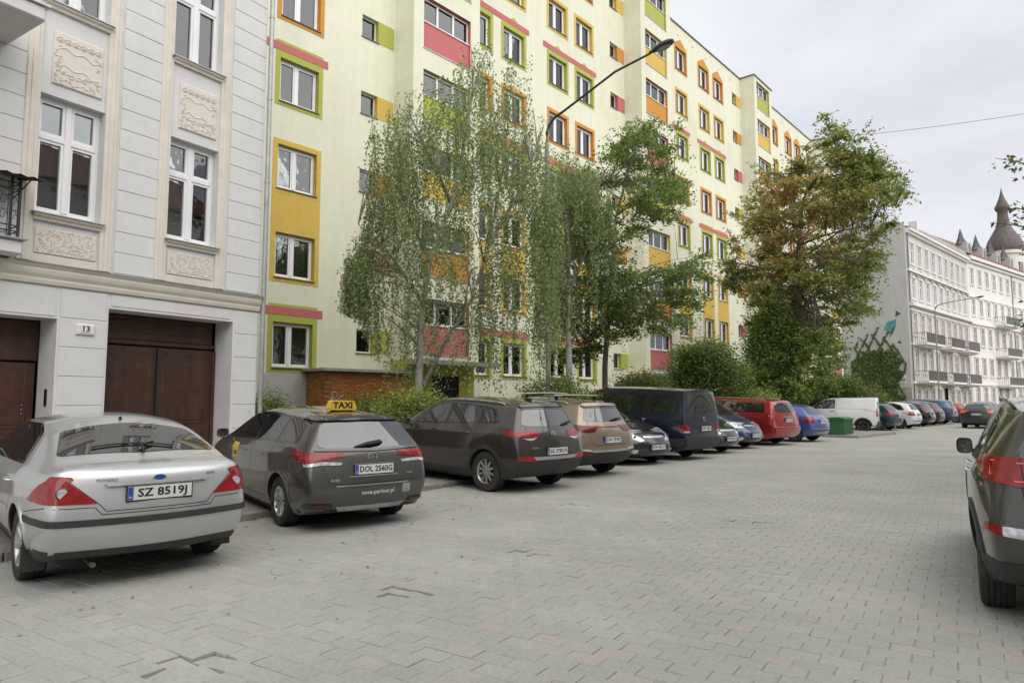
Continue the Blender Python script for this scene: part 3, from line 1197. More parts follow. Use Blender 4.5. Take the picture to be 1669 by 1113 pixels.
# loggia bays
PC = ['', 'red', 'orange', 'yellow', 'green', 'red', 'orange', 'yellow', 'green']
panel_me = {}
LW = 2.55
for c in BC:
    s = MB()
    s.face([(0, 0.10, -1.12), (LW, 0.10, -1.12), (LW, 0.10, 0), (0, 0.10, 0)])
    s.face([(LW, 0, -1.12), (LW, 0.30, -1.12), (LW, 0.30, 0.97), (LW, 0, 0.97)])
    s.face([(0, 0, -1.12), (0, 0.30, -1.12), (0, 0.30, 0.97), (0, 0, 0.97)][::-1])
    s.face([(0, 0, 0.97), (LW, 0, 0.97), (LW, 0.30, 0.97), (0, 0.30, 0.97)][::-1])
    s.face([(0, 0.10, 0), (LW, 0.10, 0), (LW, 0.3, 0), (0, 0.3, 0)])
    panel_me[c] = s.mesh("loggia_panel", BC[c])
lg = MB()
for a, b in ((0.0, 0.06), (0.80, 0.90), (1.66, 1.76), (2.49, 2.55)):
    lg.bbox(a, b, 0.16, 0.24, 0.0, 0.96, 0.008)
for a, b in ((0.06, 0.80), (0.90, 1.66), (1.76, 2.49)):
    lg.bbox(a, b, 0.165, 0.24, 0.0, 0.07, 0.008).bbox(a, b, 0.165, 0.24, 0.89, 0.96, 0.008)
lg.box(-0.0, 2.55, 0.06, 0.16, -0.03, 0.012)
lg = lg.mesh("window", m_pvc)
lg_p = [MB().box(a, b, 0.20, 0.205, 0.07, 0.89).mesh("pane", m_glass) for a, b in ((0.06, 0.80), (0.90, 1.66), (1.76, 2.49))]
lg_s = MB().box(-0.03, LW + 0.03, -0.03, 0.1, -1.16, -1.12).mesh("ledge", m_zinc)
for u in units:
    xa, xb = U0 + PER * u + 1.55, U0 + PER * u + 5.15
    lx = xa + 0.5
    hl = [(lx, lx + LW, 1.45 + FH * j - 1.12, 1.45 + FH * j + 0.97) for j in range(1, 9)]
    s = MB()
    s.wall(xa, xb, 3.05, HB + 0.02, hl, -BP)
    s.face([(xa, -BP, 3.05), (xa, -BP, HB + .02), (xa, 0, HB + .02), (xa, 0, 3.05)])
    s.face([(xb, -BP, 3.05), (xb, 0, 3.05), (xb, 0, HB + .02), (xb, -BP, HB + .02)])
    s.face([(xa, -BP, 3.05), (xa, 0, 3.05), (xb, 0, 3.05), (xb, -BP, 3.05)])
    bay = s.build("loggia_bay", m_lime, blk)
    MB().slab([(xa - .06, -BP - .06), (xb + .06, -BP - .06), (xb + .06, -0.07), (xa - .06, -0.07)], HB + .022, HB + .115).build("bay_roof", m_slate, bay)
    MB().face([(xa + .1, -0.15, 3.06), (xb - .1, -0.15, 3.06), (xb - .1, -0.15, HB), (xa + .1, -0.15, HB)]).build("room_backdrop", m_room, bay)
    for j in range(1, 9):
        z = 1.45 + FH * j
        link("loggia_panel", panel_me[PC[j]], blk, (lx, -BP, z))
        w = link("window", lg, blk, (lx, -BP, z))
        for q in lg_p:
            link("pane", q, w)
        link("ledge", lg_s, w)
    # entrance below the bay
    e = MB()
    ya = -BP + 0.25
    e.wall(xa, xb, 0, 3.05, [(xa + 1.3, xa + 2.75, 0.25, 2.5)], ya)
    e.face([(xa, ya, 0), (xa, ya, 3.05), (xa, 0, 3.05), (xa, 0, 0)]).face([(xb, ya, 0), (xb, 0, 0), (xb, 0, 3.05), (xb, ya, 3.05)])
    ent = e.build("entrance_wall", BC['green'], blk)
    MB().box(xa - 0.1, xb + 0.35, -BP - 0.9, -BP + 0.02, 2.86, 3.02).build("entrance_canopy", m_conc, blk)
    MB().box(xa + 0.6, xb - 0.3, -BP - 1.2, ya - 0.01, 0.0, 0.24).build("entrance_step", m_conc, blk)
    dd = MB()
    x0, x1 = xa + 1.3, xa + 2.75
    for a, b, c, q in ((x0, x0 + .07, .25, 2.5), (x1 - .07, x1, .25, 2.5), (x0 + .07, x1 - .07, 2.43, 2.5), (x0 + .07, x1 - .07, 1.98, 2.05), ((x0 + x1) / 2 - .04, (x0 + x1) / 2 + .04, .25, 2.0), (x0 + .07, x1 - .07, .25, .42)):
        dd.box(a, b, ya + 0.08, ya + 0.16, c, q)
    dr = dd.build("door", m_dfilm, blk)
    MB().box(x0 + .03, x1 - .03, ya + 0.12, ya + 0.13, .3, 2.45).build("pane", m_darkglass, dr)

# painted-over patch and cellar step beside the first window column
MB().box(-1.05, 0.86, -0.012, 0, 0.0, 2.44).build("overpainted_patch", m_bgrey, blk)

# brick bin shelter in front of the first stair column
sh = empty("bin_shelter", (0, 0, 0), 0, "low orange brick shelter with flat concrete roof under the birch", "shelter")
sh.matrix_world = Matrix.Translation(B_LOC) @ Matrix.Rotation(B_RZ, 4, 'Z') @ Matrix.Translation((0.45, -0.02, 0))
SW_, SD_, SH_ = 3.53, 1.1, 2.52
MB().box(0.02, SW_, -SD_ + .02, -0.0, 0, SH_).build("core_wall", m_mortar, sh)
bs = MB().bbox(-0.122, 0.122, -0.022, 0.0, -0.031, 0.031, 0.006).mesh("brick", m_bbrick)
cnt = 0
rest = MB()
rows = int(SH_ / 0.075)
for r_ in reversed(range(rows)):
    z = 0.0375 + r_ * 0.075
    x = -0.12 if r_ % 2 else 0.0
    while x < SW_:
        cx = x + 0.125
        x += 0.255
        if cx - 0.122 < 0.0 or cx + 0.122 > SW_:
            continue
        if cnt < 250:
            link("brick", bs, sh, (cx, -SD_ + 0.019 + rng.gauss(0, 0.002), z))
            cnt += 1
        else:
            rest.bbox(cx - 0.122, cx + 0.122, -SD_ - 0.003, -SD_ + 0.019, z - 0.031, z + 0.031, 0.006)
ro = rest.build("brickwork", m_bbrick, sh)
ro["kind"] = "stuff"
side = bpy.data.meshes.new("brick")
for r_ in reversed(range(rows)):
    z = 0.0375 + r_ * 0.075
    y = -SD_ + 0.02 + (0.125 if r_ % 2 else 0.0)
    while y < -0.26:
        if cnt < 300:
            link("brick", bs, sh, (0.019, y + 0.125, z), (0, 0, R(-90)))
            cnt += 1
        y += 0.255
MB().box(0.012, 0.021, -SD_ + 0.01, -0.01, 0, 1.6).build("brickwork", m_bbrick, sh)
MB().slab([(-0.18, -SD_ - 0.2), (SW_, -SD_ - 0.2), (SW_, 0.0), (-0.18, 0.0)], SH_, SH_ + 0.09).build("roof_slab", m_conc, sh)
# ------------------------------------------------------------------ far tenements, tower
m_fwhite = mat("white_stucco", (0.70, 0.69, 0.67), 0.9, var=0.05, scale=1.2, stain=(0.56, 0.55, 0.53), stain_scale=0.3, stain_amt=0.5, streak=0.03)
m_fgable = mat("bare_gable_render", (0.50, 0.50, 0.49), 0.92, var=0.05, scale=1.5, stain=(0.40, 0.40, 0.38), stain_scale=0.25, stain_amt=0.6, streak=0.05)
m_fpink = mat("pinkish_stucco", (0.60, 0.54, 0.51), 0.9, var=0.06, scale=1.5, stain=(0.5, 0.46, 0.43), stain_scale=0.5, stain_amt=0.5)
m_tile = mat("red_roof_tile", (0.21, 0.10, 0.075), 0.85, var=0.2, scale=3, bump=0.5, bscale=12)
m_groof = mat("grey_roof_felt", (0.21, 0.215, 0.22), 0.8, var=0.15, scale=1.5, bump=0.2, bscale=12)
m_dome = mat("dome_shingle", (0.105, 0.085, 0.085), 0.6, var=0.2, scale=2, bump=0.4, bscale=14)
m_fwin = mat("far_window_glass", (0.07, 0.075, 0.08), 0.08, var=0.5, scale=0.6, spec=0.8)
m_rail = mat("grey_railing", (0.17, 0.17, 0.16), 0.6, var=0.1, scale=6)
m_box = mat("dark_slate_panel", (0.10, 0.10, 0.105), 0.7, var=0.15, scale=4)

F1_LOC, F1_RZ = facade_frame(42.2, 72.0, 46.65)
m_f1 = mat("grey_white_stucco", (0.56, 0.555, 0.545), 0.9, var=0.07, scale=1.0, stain=(0.44, 0.435, 0.42), stain_scale=0.35, stain_amt=0.6, streak=0.05)
f1 = empty("far_tenement", F1_LOC, F1_RZ, "white stucco tenement with balconies and zigzag pediments beside ivy clad gable", "building")
FROWS = [(1.0, 1.6, 1.15), (4.5, 2.3, 1.15), (8.55, 2.15, 1.1), (12.5, 2.1, 1.1), (16.3, 2.1, 1.1)]
cols1 = [1.75 + 2.55 * i for i in range(9)]
hl = [(c - w / 2, c + w / 2, z, z + h) for c in cols1 for (z, h, w) in FROWS if not (z < 2 and abs(c - cols1[4]) < 0.1)]
hl.append((cols1[4] - 0.75, cols1[4] + 0.75, 0.1, 2.9))
w = MB().wall(0, 24, 0, 20, hl, 0)
w.face([(24, 0, 0), (24, 12, 0), (24, 12, 20), (24, 0, 20)]).face([(0, 12, 0), (0, 12, 20), (24, 12, 20), (24, 12, 0)])
w.build("wall", m_f1, f1)
MB().prism([(0, 0)] * 0 + [(0, 0), (1, 0), (1, 1), (0, 1)], 0, 0.001) if False else None
gb = MB()
gb.face([(0, 0, 0), (0, 0, 20.2), (0, 6, 22.6), (0, 12, 20.2), (0, 12, 0)])
gb.face([(-0.25, 0.03, 0), (-0.25, 0.03, 20.3), (-0.25, 6, 22.7), (-0.25, 12, 20.3), (-0.25, 12, 0)])
gb.face([(-0.25, 0.03, 0), (0, 0.03, 0), (0, 0.03, 20.3), (-0.25, 0.03, 20.3)])
gb.face([(-0.25, 0.03, 20.3), (0, 0.03, 20.3), (0, 6, 22.7), (-0.25, 6, 22.7)])
gb.build("gable_wall", m_fgable, f1)
MB().profile_x([(-0.5, 20.02), (6, 22.5), (12.3, 20.02), (12.3, 20.0), (6, 22.3), (-0.5, 19.95)], 0.0, 24.1).build("roof", m_groof, f1)


def far_window(c, z, h, w_, par, arch=False):
    f = MB()
    t = 0.09
    y = 0.10
    f.box(c - w_ / 2, c - w_ / 2 + t, y, y + .08, z, z + h).box(c + w_ / 2 - t, c + w_ / 2, y, y + .08, z, z + h)
    f.box(c - w_ / 2 + t, c + w_ / 2 - t, y, y + .08, z, z + t).box(c - w_ / 2 + t, c + w_ / 2 - t, y, y + .08, z + h - t, z + h)
    f.box(c - .05, c + .05, y - .01, y + .08, z + t, z + h - t).box(c - w_ / 2 + t, c + w_ / 2 - t, y - .005, y + .08, z + h * .68, z + h * .68 + .08)
    fo = f.build("window", m_pvc, par)
    MB().box(c - w_ / 2, c + w_ / 2, y + .05, y + .06, z, z + h).build("pane", m_fwin, fo)
    r_ = MB()
    a, b, e = c - w_ / 2, c + w_ / 2, z + h
    r_.face([(a, 0, z), (a, .2, z), (a, .2, e), (a, 0, e)][::-1]).face([(b, 0, z), (b, .2, z), (b, .2, e), (b, 0, e)]).face([(a, 0, e), (b, 0, e), (b, .2, e), (a, .2, e)][::-1]).face([(a, 0, z), (b, 0, z), (b, .2, z), (a, .2, z)])
    r_.box(a - .2, a, -.06, 0, z - .1, e + .12).box(b, b + .2, -.06, 0, z - .1, e + .12).box(a - .26, b + .26, -.12, 0, e + .12, e + .26).box(a - .24, b + .24, -.12, 0, z - .22, z - .1)
    r_.build("window_surround", m_fwhite if z > 9 else m_fpink, par)
    return fo


for c in cols1:
    for (z, h, w_) in FROWS:
        if z < 2 and abs(c - cols1[4]) < 0.1:
            continue
        far_window(c, z, h, w_, f1)
MB().box(cols1[4] - .75, cols1[4] + .75, .2, .26, .1, 2.9).build("door", m_wood, f1)
for z, dpt, hh in ((3.25, .18, .3), (7.35, .14, .25), (11.55, .45, .35), (11.05, .15, .2), (15.3, .2, .25), (19.4, .3, .25), (19.65, .5, .35)):
    MB().bbox(0.02, 24, -dpt, 0, z, z + hh, 0.03).build("cornice", m_fwhite, f1)
zz = MB()
for i, c in enumerate(cols1):
    for s in (-1, 1):
        zz.prism([(c, 15.72), (c, 15.52), (c + s * 1.2, 14.85), (c + s * 1.27, 15.02)] if s > 0 else [(c, 15.52), (c, 15.72), (c - 1.27, 15.02), (c - 1.2, 14.85)], -.14, 0)
    zz.lathe([(0.0, -.1), (.2, -.08), (.28, 0)], 8, (c, 0, 15.05), 'y')
zz.build("pediment_moulding", mat("shade_grey_moulding", (.33, .33, .32), .9, var=.1, scale=3), f1)  # shading of the zigzag relief put into its colour as a darker grey
MB().tube([(0.12, -.12, 0), (0.12, -.12, 20)], .07, 8).build("drain_pipe", m_slate, f1)


def far_balcony(par, xa, xb, z, d=1.3, solid=None):
    s = MB().bbox(xa, xb, -d, 0, z - .28, z, .06).bbox(xa + .25, xb - .25, -d + .3, 0, z - .45, z - .28, .05).build("balcony", m_fwhite, par)
    r_ = MB()
    r_.box(xa, xb, -d, -d + .05, z + 1.0, z + 1.06).box(xa, xb, -d, -d + .05, z + .1, z + .14)
    n = int((xb - xa) / .14)
    for k in range(n + 1):
        x = xa + (xb - xa) * k / n
        r_.box(x - .014, x + .014, -d + .01, -d + .04, z, z + 1.0)
    for x in (xa, xb):
        for k in range(7):
            y = -d + d * k / 7
            r_.box(x - .014, x + .014, y, y + .028, z, z + 1.0)
        r_.box(x - .025, x + .025, -d, 0, z + 1.0, z + 1.06)
    if solid:
        r_.box(xa + .02, xb - .02, -d - .012, -d - .002, z + .05, z + .95)
    r_.build("railing", solid or m_rail, s)
    return s


for z in (3.6, 7.65):
    far_balcony(f1, 1.0, 7.6, z)
    far_balcony(f1, 10.2, 15.6, z)
    far_balcony(f1, 17.6, 22.6, z, solid=m_box)
# painted marks and a notice on the gable
m_turq = mat("turquoise_paint", (0.10, 0.30, 0.29), 0.8, var=0.3, scale=3)
m_dkpaint = mat("dark_mural_paint", (0.08, 0.09, 0.09), 0.85, var=0.2, scale=4)
mu = MB()


def gable_poly(mb, pts):
    mb.face([(-0.262, y, z) for y, z in pts])


gable_poly(mu, [(1.3, 9.4), (1.6, 8.7), (2.0, 8.2), (1.7, 9.1)][::-1])
gable_poly(mu, [(0.95, 7.9), (0.75, 7.5), (1.25, 7.6)])
gable_poly(mu, [(1.2, 11.1), (0.7, 10.7), (1.3, 10.4)])
mu.build("mural_mark", m_dkpaint, f1)
m2 = MB()
gable_poly(m2, [(1.2, 10.2), (2.2, 9.9), (2.5, 9.2), (1.9, 8.7), (1.3, 9.3)])
m2.build("mural_patch", m_turq, f1)
MB().box(-0.30, -0.255, 0.5, 2.3, 3.3, 4.15).build("notice_board", m_white, f1)
MB().box(-0.256, -0.252, 0.03, 12, 0.0, 2.9).build("plinth", m_conc, f1)

# second far tenement with red roof, dormers
D1 = (math.sin(R(46.65)), math.cos(R(46.65)))
F2_LOC, F2_RZ = facade_frame(42.2 + 24.05 * D1[0], 72 + 24.05 * D1[1], 52.1)
f2 = empty("far_tenement", F2_LOC, F2_RZ, "white tenement with red tiled roof and spiked dormers, farther along the street", "building")
cols2 = [1.6 + 2.75 * i for i in range(10)]
H2 = 20.6
FR2 = [(1.2, 1.9, 1.1), (4.7, 2.2, 1.1), (8.7, 2.2, 1.1), (12.7, 2.0, 1.1), (16.8, 2.0, 1.1)]
hl = [(c - w_ / 2, c + w_ / 2, z, z + h) for c in cols2 for (z, h, w_) in FR2]
w = MB().wall(0, 29, 0, H2, hl, 0)
w.face([(29, 0, 0), (29, 12, 0), (29, 12, H2), (29, 0, H2)]).face([(0, 0, 0), (0, 0, H2), (0, 12, H2), (0, 12, 0)])
w.build("wall", m_fwhite, f2)
MB().prism([(0, 0)] * 0 + [(0, 1), (0.3, 1), (0.3, 0), (0, 0)], 0, 1) if False else None
gw = MB()
gw.face([(-0.05, 0, 0), (-0.05, 0, H2 + .3), (-0.05, 6, H2 + 4.9), (-0.05, 12, H2 + .3), (-0.05, 12, 0)])
gw.face([(0.3, 0, H2 - 1), (0.3, 0, H2 + .3), (0.3, 6, H2 + 4.9), (0.3, 12, H2 + .3), (0.3, 12, H2 - 1)][::-1])
gw.face([(-.05, 0, H2 + .3), (.3, 0, H2 + .3), (.3, 6, H2 + 4.9), (-.05, 6, H2 + 4.9)])
gw.build("gable_wall", m_fwhite, f2)
MB().profile_x([(-0.5, H2), (6, H2 + 4.6), (12.4, H2), (12.4, H2 - .08), (6, H2 + 4.4), (-0.5, H2 - .08)], 0.31, 29.0).build("roof", m_tile, f2)
MB().box(-.5, .7, 5.5, 6.6, H2 + 4.2, H2 + 5.6).build("chimney", m_fwhite, f2)
for c in cols2:
    for (z, h, w_) in FR2:
        far_window(c, z, h, w_, f2)
for z, dpt, hh in ((3.4, .15, .3), (11.4, .25, .3), (15.0, .15, .2), (19.6, .3, .3), (20.0, .55, .45)):
    MB().bbox(0.02, 29, -dpt, 0, z, z + hh, 0.03).build("cornice", m_fwhite, f2)
for x in (3.0, 8.6, 14.2, 19.8):
    dm = MB()
    dm.box(x - .7, x + .7, .5, 3.4, H2 + .3, H2 + 2.1)
    d0 = dm.build("dormer", m_fgable, f2)
    MB().box(x - .35, x + .35, .46, .52, H2 + .6, H2 + 1.8).build("pane", m_fwin, d0)
    sp = MB()
    sp.lathe([(1.1, H2 + 1.9), (1.12, H2 + 2.0), (.6, H2 + 2.35), (.36, H2 + 2.9), (.16, H2 + 3.7), (0.02, H2 + 4.2)], 4, (x, 1.5, 0))
    sp.build("dormer_spire", m_box, d0)
for z in (3.55, 7.55, 11.9):
    far_balcony(f2, 9.0, 14.6, z, 1.5)
    far_balcony(f2, 19.6, 24.0, z, 1.4)
MB().tube([(17.0, -.1, 3.6), (17.0, -.1, H2)], .06, 8).build("drain_pipe", m_slate, f2)

# corner tower with onion dome
tw_x, tw_y = 77.3, 105.5
tow = empty("corner_tower", (tw_x, tw_y, 0), R(20), "round white corner tower with brown onion dome and spire", "tower")
MB().lathe([(2.3, 0), (2.3, 23.9), (2.6, 24.0), (2.6, 24.5), (0, 24.5)], 28).build("wall", m_fwhite, tow, smooth=True)
MB().lathe([(2.4, 24.5), (2.5, 24.8), (2.5, 25.4), (2.2, 26.4), (1.65, 27.4), (1.1, 28.4), (.85, 29.3), (.72, 30.3), (.70, 31.0), (1.0, 31.4), (1.05, 31.7), (.75, 32.3), (.40, 33.2), (.15, 34.1), (.02, 34.9)], 28).build("dome", m_dome, tow, smooth=True)
for k in range(8):
    a = math.pi * 2 * k / 8
    link("window", MB().box(-.4, .4, -.06, .06, 20.6, 22.6).mesh("window", m_fwin), tow, (2.3 * math.cos(a), 2.3 * math.sin(a), 0), (0, 0, a + math.pi / 2))

# antennas on the far roofs
for (x, y, z, h, nm) in ((1.2, 3, 21, 4.2, "bare thin antenna mast on the ridge nearest the ivy gable"), (6.5, 3, 21.2, 4.0, "bare thin antenna mast farther along the grey felt roof")):
    p = Matrix.Translation(F1_LOC) @ Matrix.Rotation(F1_RZ, 4, 'Z') @ Vector((x, y, z))
    tag(MB().tube([(0, 0, 0), (0, 0, h)], .022, 5).box(-.5, .5, -.01, .01, h * .78, h * .78 + .02).build("antenna", m_rail, None, loc=p), nm, "antenna", "roof antennas")
# ------------------------------------------------------------------ car builder
def paint(name, rgb, metal=0.35, rough=0.32):
    return mat(name, rgb, rough, metal=metal, var=0.05, scale=2.2, coat=1.0, stain=tuple(min(1, c * 0.75 + 0.06) for c in rgb), stain_scale=1.3, stain_amt=0.22)


m_carglass = mat("car_glass", (0.012, 0.014, 0.015), 0.02, var=0.2, scale=1.5, spec=0.8, ior=1.85)
m_tyre = mat("tyre_rubber", (0.028, 0.027, 0.026), 0.85, var=0.25, scale=9, bump=0.4, bscale=70, stain=(0.10, 0.09, 0.075), stain_scale=3, stain_amt=0.35)
m_trim = mat("black_plastic", (0.035, 0.035, 0.037), 0.62, var=0.12, scale=6, bump=0.1, bscale=120, stain=(0.085, 0.08, 0.07), stain_scale=2.5, stain_amt=0.4)
m_gloss = mat("gloss_black", (0.008, 0.008, 0.009), 0.12, var=0.0, coat=0.6)
m_under = mat("underbody_black", (0.012, 0.012, 0.012), 0.9, var=0.1, scale=5)
m_alloy = mat("alloy_rim", (0.55, 0.55, 0.54), 0.35, metal=0.8, var=0.15, scale=8, stain=(0.25, 0.22, 0.18), stain_scale=5, stain_amt=0.5)
m_bright = mat("bright_badge", (0.62, 0.62, 0.62), 0.3, metal=0.5, var=0.03)
m_chrome = mat("chrome", (0.7, 0.7, 0.7), 0.12, metal=1.0, var=0.02)
m_tailred = mat("red_lamp", (0.27, 0.006, 0.010), 0.16, var=0.35, scale=18, coat=0.4)
m_taildark = mat("dark_red_lamp", (0.11, 0.004, 0.008), 0.16, var=0.3, scale=18, coat=0.4)
m_amber = mat("amber_lamp", (0.75, 0.22, 0.02), 0.12, var=0.15, scale=14, coat=1.0)
m_clearlamp = mat("clear_lamp", (0.62, 0.63, 0.65), 0.12, metal=0.35, var=0.35, scale=22, coat=1.0)
m_plate = mat("plate_white", (0.72, 0.72, 0.70), 0.45, var=0.04, scale=8)
m_blue = mat("plate_blue", (0.03, 0.08, 0.38), 0.45, var=0.05, scale=8)
m_ink = mat("plate_ink", (0.01, 0.01, 0.012), 0.5, var=0.0)
m_taxi = mat("taxi_yellow", (0.72, 0.50, 0.045), 0.4, var=0.05, scale=6)
m_sticker = mat("white_sticker", (0.78, 0.78, 0.78), 0.5, var=0.02)
m_redpaintlamp = m_tailred


def lerp(a, b, t):
    return a + (b - a) * t


def rpoly(pts, r=0.03, n=3):
    out = []
    m = len(pts)
    for i in range(m):
        p, a, b = Vector(pts[i]), Vector(pts[i - 1]), Vector(pts[(i + 1) % m])
        da, db = (a - p), (b - p)
        ra = min(r, da.length * 0.45)
        rb = min(r, db.length * 0.45)
        p0, p1 = p + da.normalized() * ra, p + db.normalized() * rb
        for k in range(n + 1):
            t = k / n
            q = p0 * (1 - t) ** 2 + p * 2 * t * (1 - t) + p1 * t ** 2
            out.append((q.x, q.y))
    return out


def text_mesh(body, size, m, bold=0.0, extrude=0.0008):
    c = bpy.data.curves.new("t", 'FONT')
    c.body, c.size, c.extrude, c.offset = body, size, extrude, bold
    c.align_x, c.align_y = 'CENTER', 'CENTER'
    c.resolution_u = 2
    c.materials.append(m)
    me = evaluated_mesh(bpy.data.objects.new("t", c))
    me.name = "lettering"
    return me


class Car:
    """x: 0 at the rear bumper, L at the front (mapped to local y); lat: + to the car's right"""

    def __init__(self, s, name="parked_car"):
        self.s = s
        self.L, self.W, self.H = s['L'], s['W'], s['H']
        self.paint = s['paint']
        self.root = empty(name, (0, 0, 0), 0)
        self.build_body()

    def P(self, x, lat, z):
        return (lat, x - self.L / 2, z)

    # ---- shell
    def cage(self):
        s = self.s
        L, W, H = self.L, self.W, self.H
        hw = W / 2
        gc = s.get('gc', 0.2)
        zbr, zbf = s['belt']
        xc, xh, xr = s['xc'], s['xh'], s['xr']
        zr = s.get('zr', H - 0.05)
        rw, rwr = s['rw'] * hw, s.get('rwr', s['rw'] - 0.04) * hw
        hcowl, hfront = s['hood']
        fo = s['fo']
        zm = s.get('zm', 0.60)

        def belt(x):
            return lerp(zbr, zbf, min(1, max(0, (x - 0.3) / (xc - 0.3))))
        tuck = s.get('tuck', 0.925)

        def sides(x, wf, b):
            return [(x, hw * wf * 0.90, gc), (x, hw * wf * 0.965, gc + 0.12), (x, hw * wf, zm), (x, hw * wf * 0.99, b - 0.11)]
        rings = []
        rr = s['rear']
        R1 = [(x, hw * yf, z) for (x, z, yf) in rr]
        deck = s.get('deck')
        if deck:
            zt = rr[4][1]
            R1 += [(rr[4][0] + 0.02, hw * rr[4][2] * 0.93, zt + 0.025), (rr[4][0] - 0.01, hw * 0.42, zt + 0.04), (rr[4][0] - 0.02, 0, zt + 0.045)]
        else:
            R1 += [(xr, rwr, zr - 0.06), (xr - 0.05, rwr * 0.52, zr - 0.012), (xr - 0.07, 0, zr)]
        rings.append(R1)
        x2 = s.get('x2', 0.42)
        b = belt(x2)
        if deck:
            dx, dz = deck
            rings.append(sides(x2, 0.975, b) + [(x2, hw * 0.90, b - 0.03), (x2 + .02, hw * 0.80, dz - 0.02), (x2 - 0.04, hw * 0.42, dz), (x2 - .06, 0, dz + .005)])
            rings.append(sides(dx + .12, 0.985, b) + [(dx + .12, hw * 0.91, b - 0.01), (dx + .06, hw * 0.80, dz + 0.02), (dx - 0.0, hw * 0.42, dz + .035), (dx - .03, 0, dz + .04)])
        else:
            rings.append(sides(x2, 0.975, b) + [(max(x2, rr[4][0] + 0.22), hw * tuck * 0.985, b), (max(xr + 0.16, x2 * .6 + xr * .4), lerp(rwr, rw, .5), zr - 0.055), (xr + 0.14, rwr * 0.53, zr + 0.0), (xr + 0.12, 0, zr + 0.012)])
        xa = s['ro']
        x3 = max(xa + 0.15, xr + 0.45)
        if deck:
            x3 = xr + .08
        b = belt(x3)
        zt3 = lerp(zr, H, 0.6)
        rings.append(sides(x3, 0.995, b) + [(x3 if not deck else x3 - .2, hw * tuck, b), (x3, rw * 0.99, zt3 - 0.07), (x3, rw * 0.53, zt3 - .005), (x3, 0, zt3 + 0.01)])
        x4 = lerp(x3, xh, 0.55)
        b = belt(x4)
        rings.append(sides(x4, 1.0, b) + [(x4, hw * tuck, b), (x4, rw, H - 0.075), (x4, rw * 0.54, H - 0.008), (x4, 0, H)])
        b = belt(xh)
        rings.append(sides(lerp(xh, xc, .45), 0.995, b) + [(lerp(xh, xc, .45), hw * tuck, b), (xh + .02, rw * 0.985, H - 0.10), (xh + 0.05, rw * 0.53, H - 0.035), (xh + 0.07, 0, H - 0.025)])
        b = zbf
        rings.append(sides(xc + .05, 0.99, b) + [(xc + .02, hw * 0.915, b - .005), (xc, hw * 0.80, hcowl - .015), (xc + 0.10, hw * 0.42, hcowl + 0.01), (xc + 0.14, 0, hcowl + 0.015)])
        x7 = L - fo + 0.12
        h7 = lerp(hcowl, hfront, 0.5 * (x7 - xc) / max(.2, (L - .3 - xc)) + .12)
        rings.append(sides(x7, 0.985, h7 + .02) + [(x7, hw * 0.88, h7 - 0.02), (x7, hw * 0.72, h7), (x7 + .03, hw * 0.38, h7 + 0.02), (x7 + .04, 0, h7 + 0.025)])
        fx = s.get('front')
        if fx:
            F1 = [(L - x, hw * yf, z) for (x, z, yf) in fx]
        else:
            F1 = [(L - .14, hw * .84, gc + .02), (L - .06, hw * .90, .36), (L - .07, hw * .915, .50), (L - .20, hw * .90, hfront - .12), (L - .28, hw * .82, hfront - .03)]
        e = F1[4]
        F1 += [(e[0] - .02, e[1] * .84, hfront), (e[0] + .02, e[1] * .45, hfront + .012), (e[0] + .04, 0, hfront + .015)]
        rings.append(F1)
        return rings

    def build_body(self):
        s = self.s
        rings = self.cage()
        v, f, loops = [], [], []
        zbot = s.get('gc', 0.2)

        def add(p):
            v.append(self.P(*p))
            return len(v) - 1
        for r in rings:
            lp = []
            for (x, y, z) in r[:6]:
                lp.append(add((x, -y, z)))
            lp += [add((r[6][0], -r[6][1], r[6][2])), add(r[7]), add((r[6][0], r[6][1], r[6][2]))]
            for (x, y, z) in reversed(r[:6]):
                lp.append(add((x, y, z)))
            x, y, z = r[0]
            lp += [add((x, y * 0.5, z)), add((x, 0, z)), add((x, -y * 0.5, z))]
            loops.append(lp)
        n = len(loops[0])
        for a, b in zip(loops, loops[1:]):
            for k in range(n):
                k2 = (k + 1) % n
                f.append((a[k], a[k2], b[k2], b[k]))

        def cap(lp, r, sgn, curv):
            grid = []
            for j in range(6):
                Lf, Rt = lp[j], lp[14 - j]
                if j == 0:
                    row = [Lf, lp[17], lp[16], lp[15], Rt]
                    for q, fr in ((lp[17], .6), (lp[16], 1.0), (lp[15], .6)):
                        vx = list(v[q]); vx[1] += sgn * curv * fr; v[q] = tuple(vx)
                elif j == 5:
                    row = [Lf, lp[6], lp[7], lp[8], Rt]
                else:
                    x, y, z = r[j]
                    c = curv
                    mid = [add((x + sgn * c * .72, -y * .55, z)), add((x + sgn * c, 0, z)), add((x + sgn * c * .72, y * .55, z))]
                    row = [Lf] + mid + [Rt]
                grid.append(row)
            for j in range(5):
                for k in range(4):
                    q = (grid[j][k], grid[j][k + 1], grid[j + 1][k + 1], grid[j + 1][k])
                    f.append(q if sgn < 0 else q[::-1])
        cap(loops[0], rings[0], -1, s.get('curv', 0.09))
        cap(loops[-1], rings[-1], 1, s.get('curvf', 0.13))
        me = bpy.data.meshes.new("body")
        me.from_pydata(v, [], f)
        me.update()
        # creases along the shoulder, belt and roof rail
        cr = me.attributes.new("crease_edge", 'FLOAT', 'EDGE')
        key = {}
        for e in me.edges:
            key[tuple(sorted(e.vertices))] = e.index
        vals = [0.0] * len(me.edges)
        cj = s.get('crease', {0: 0.7, 2: 0.15, 3: 0.5, 4: 0.6, 5: 0.55})
        for a, b in zip(loops, loops[1:]):
            for j, c in cj.items():
                for jj in (j, 14 - j):
                    vals[key[tuple(sorted((a[jj], b[jj])))]] = c
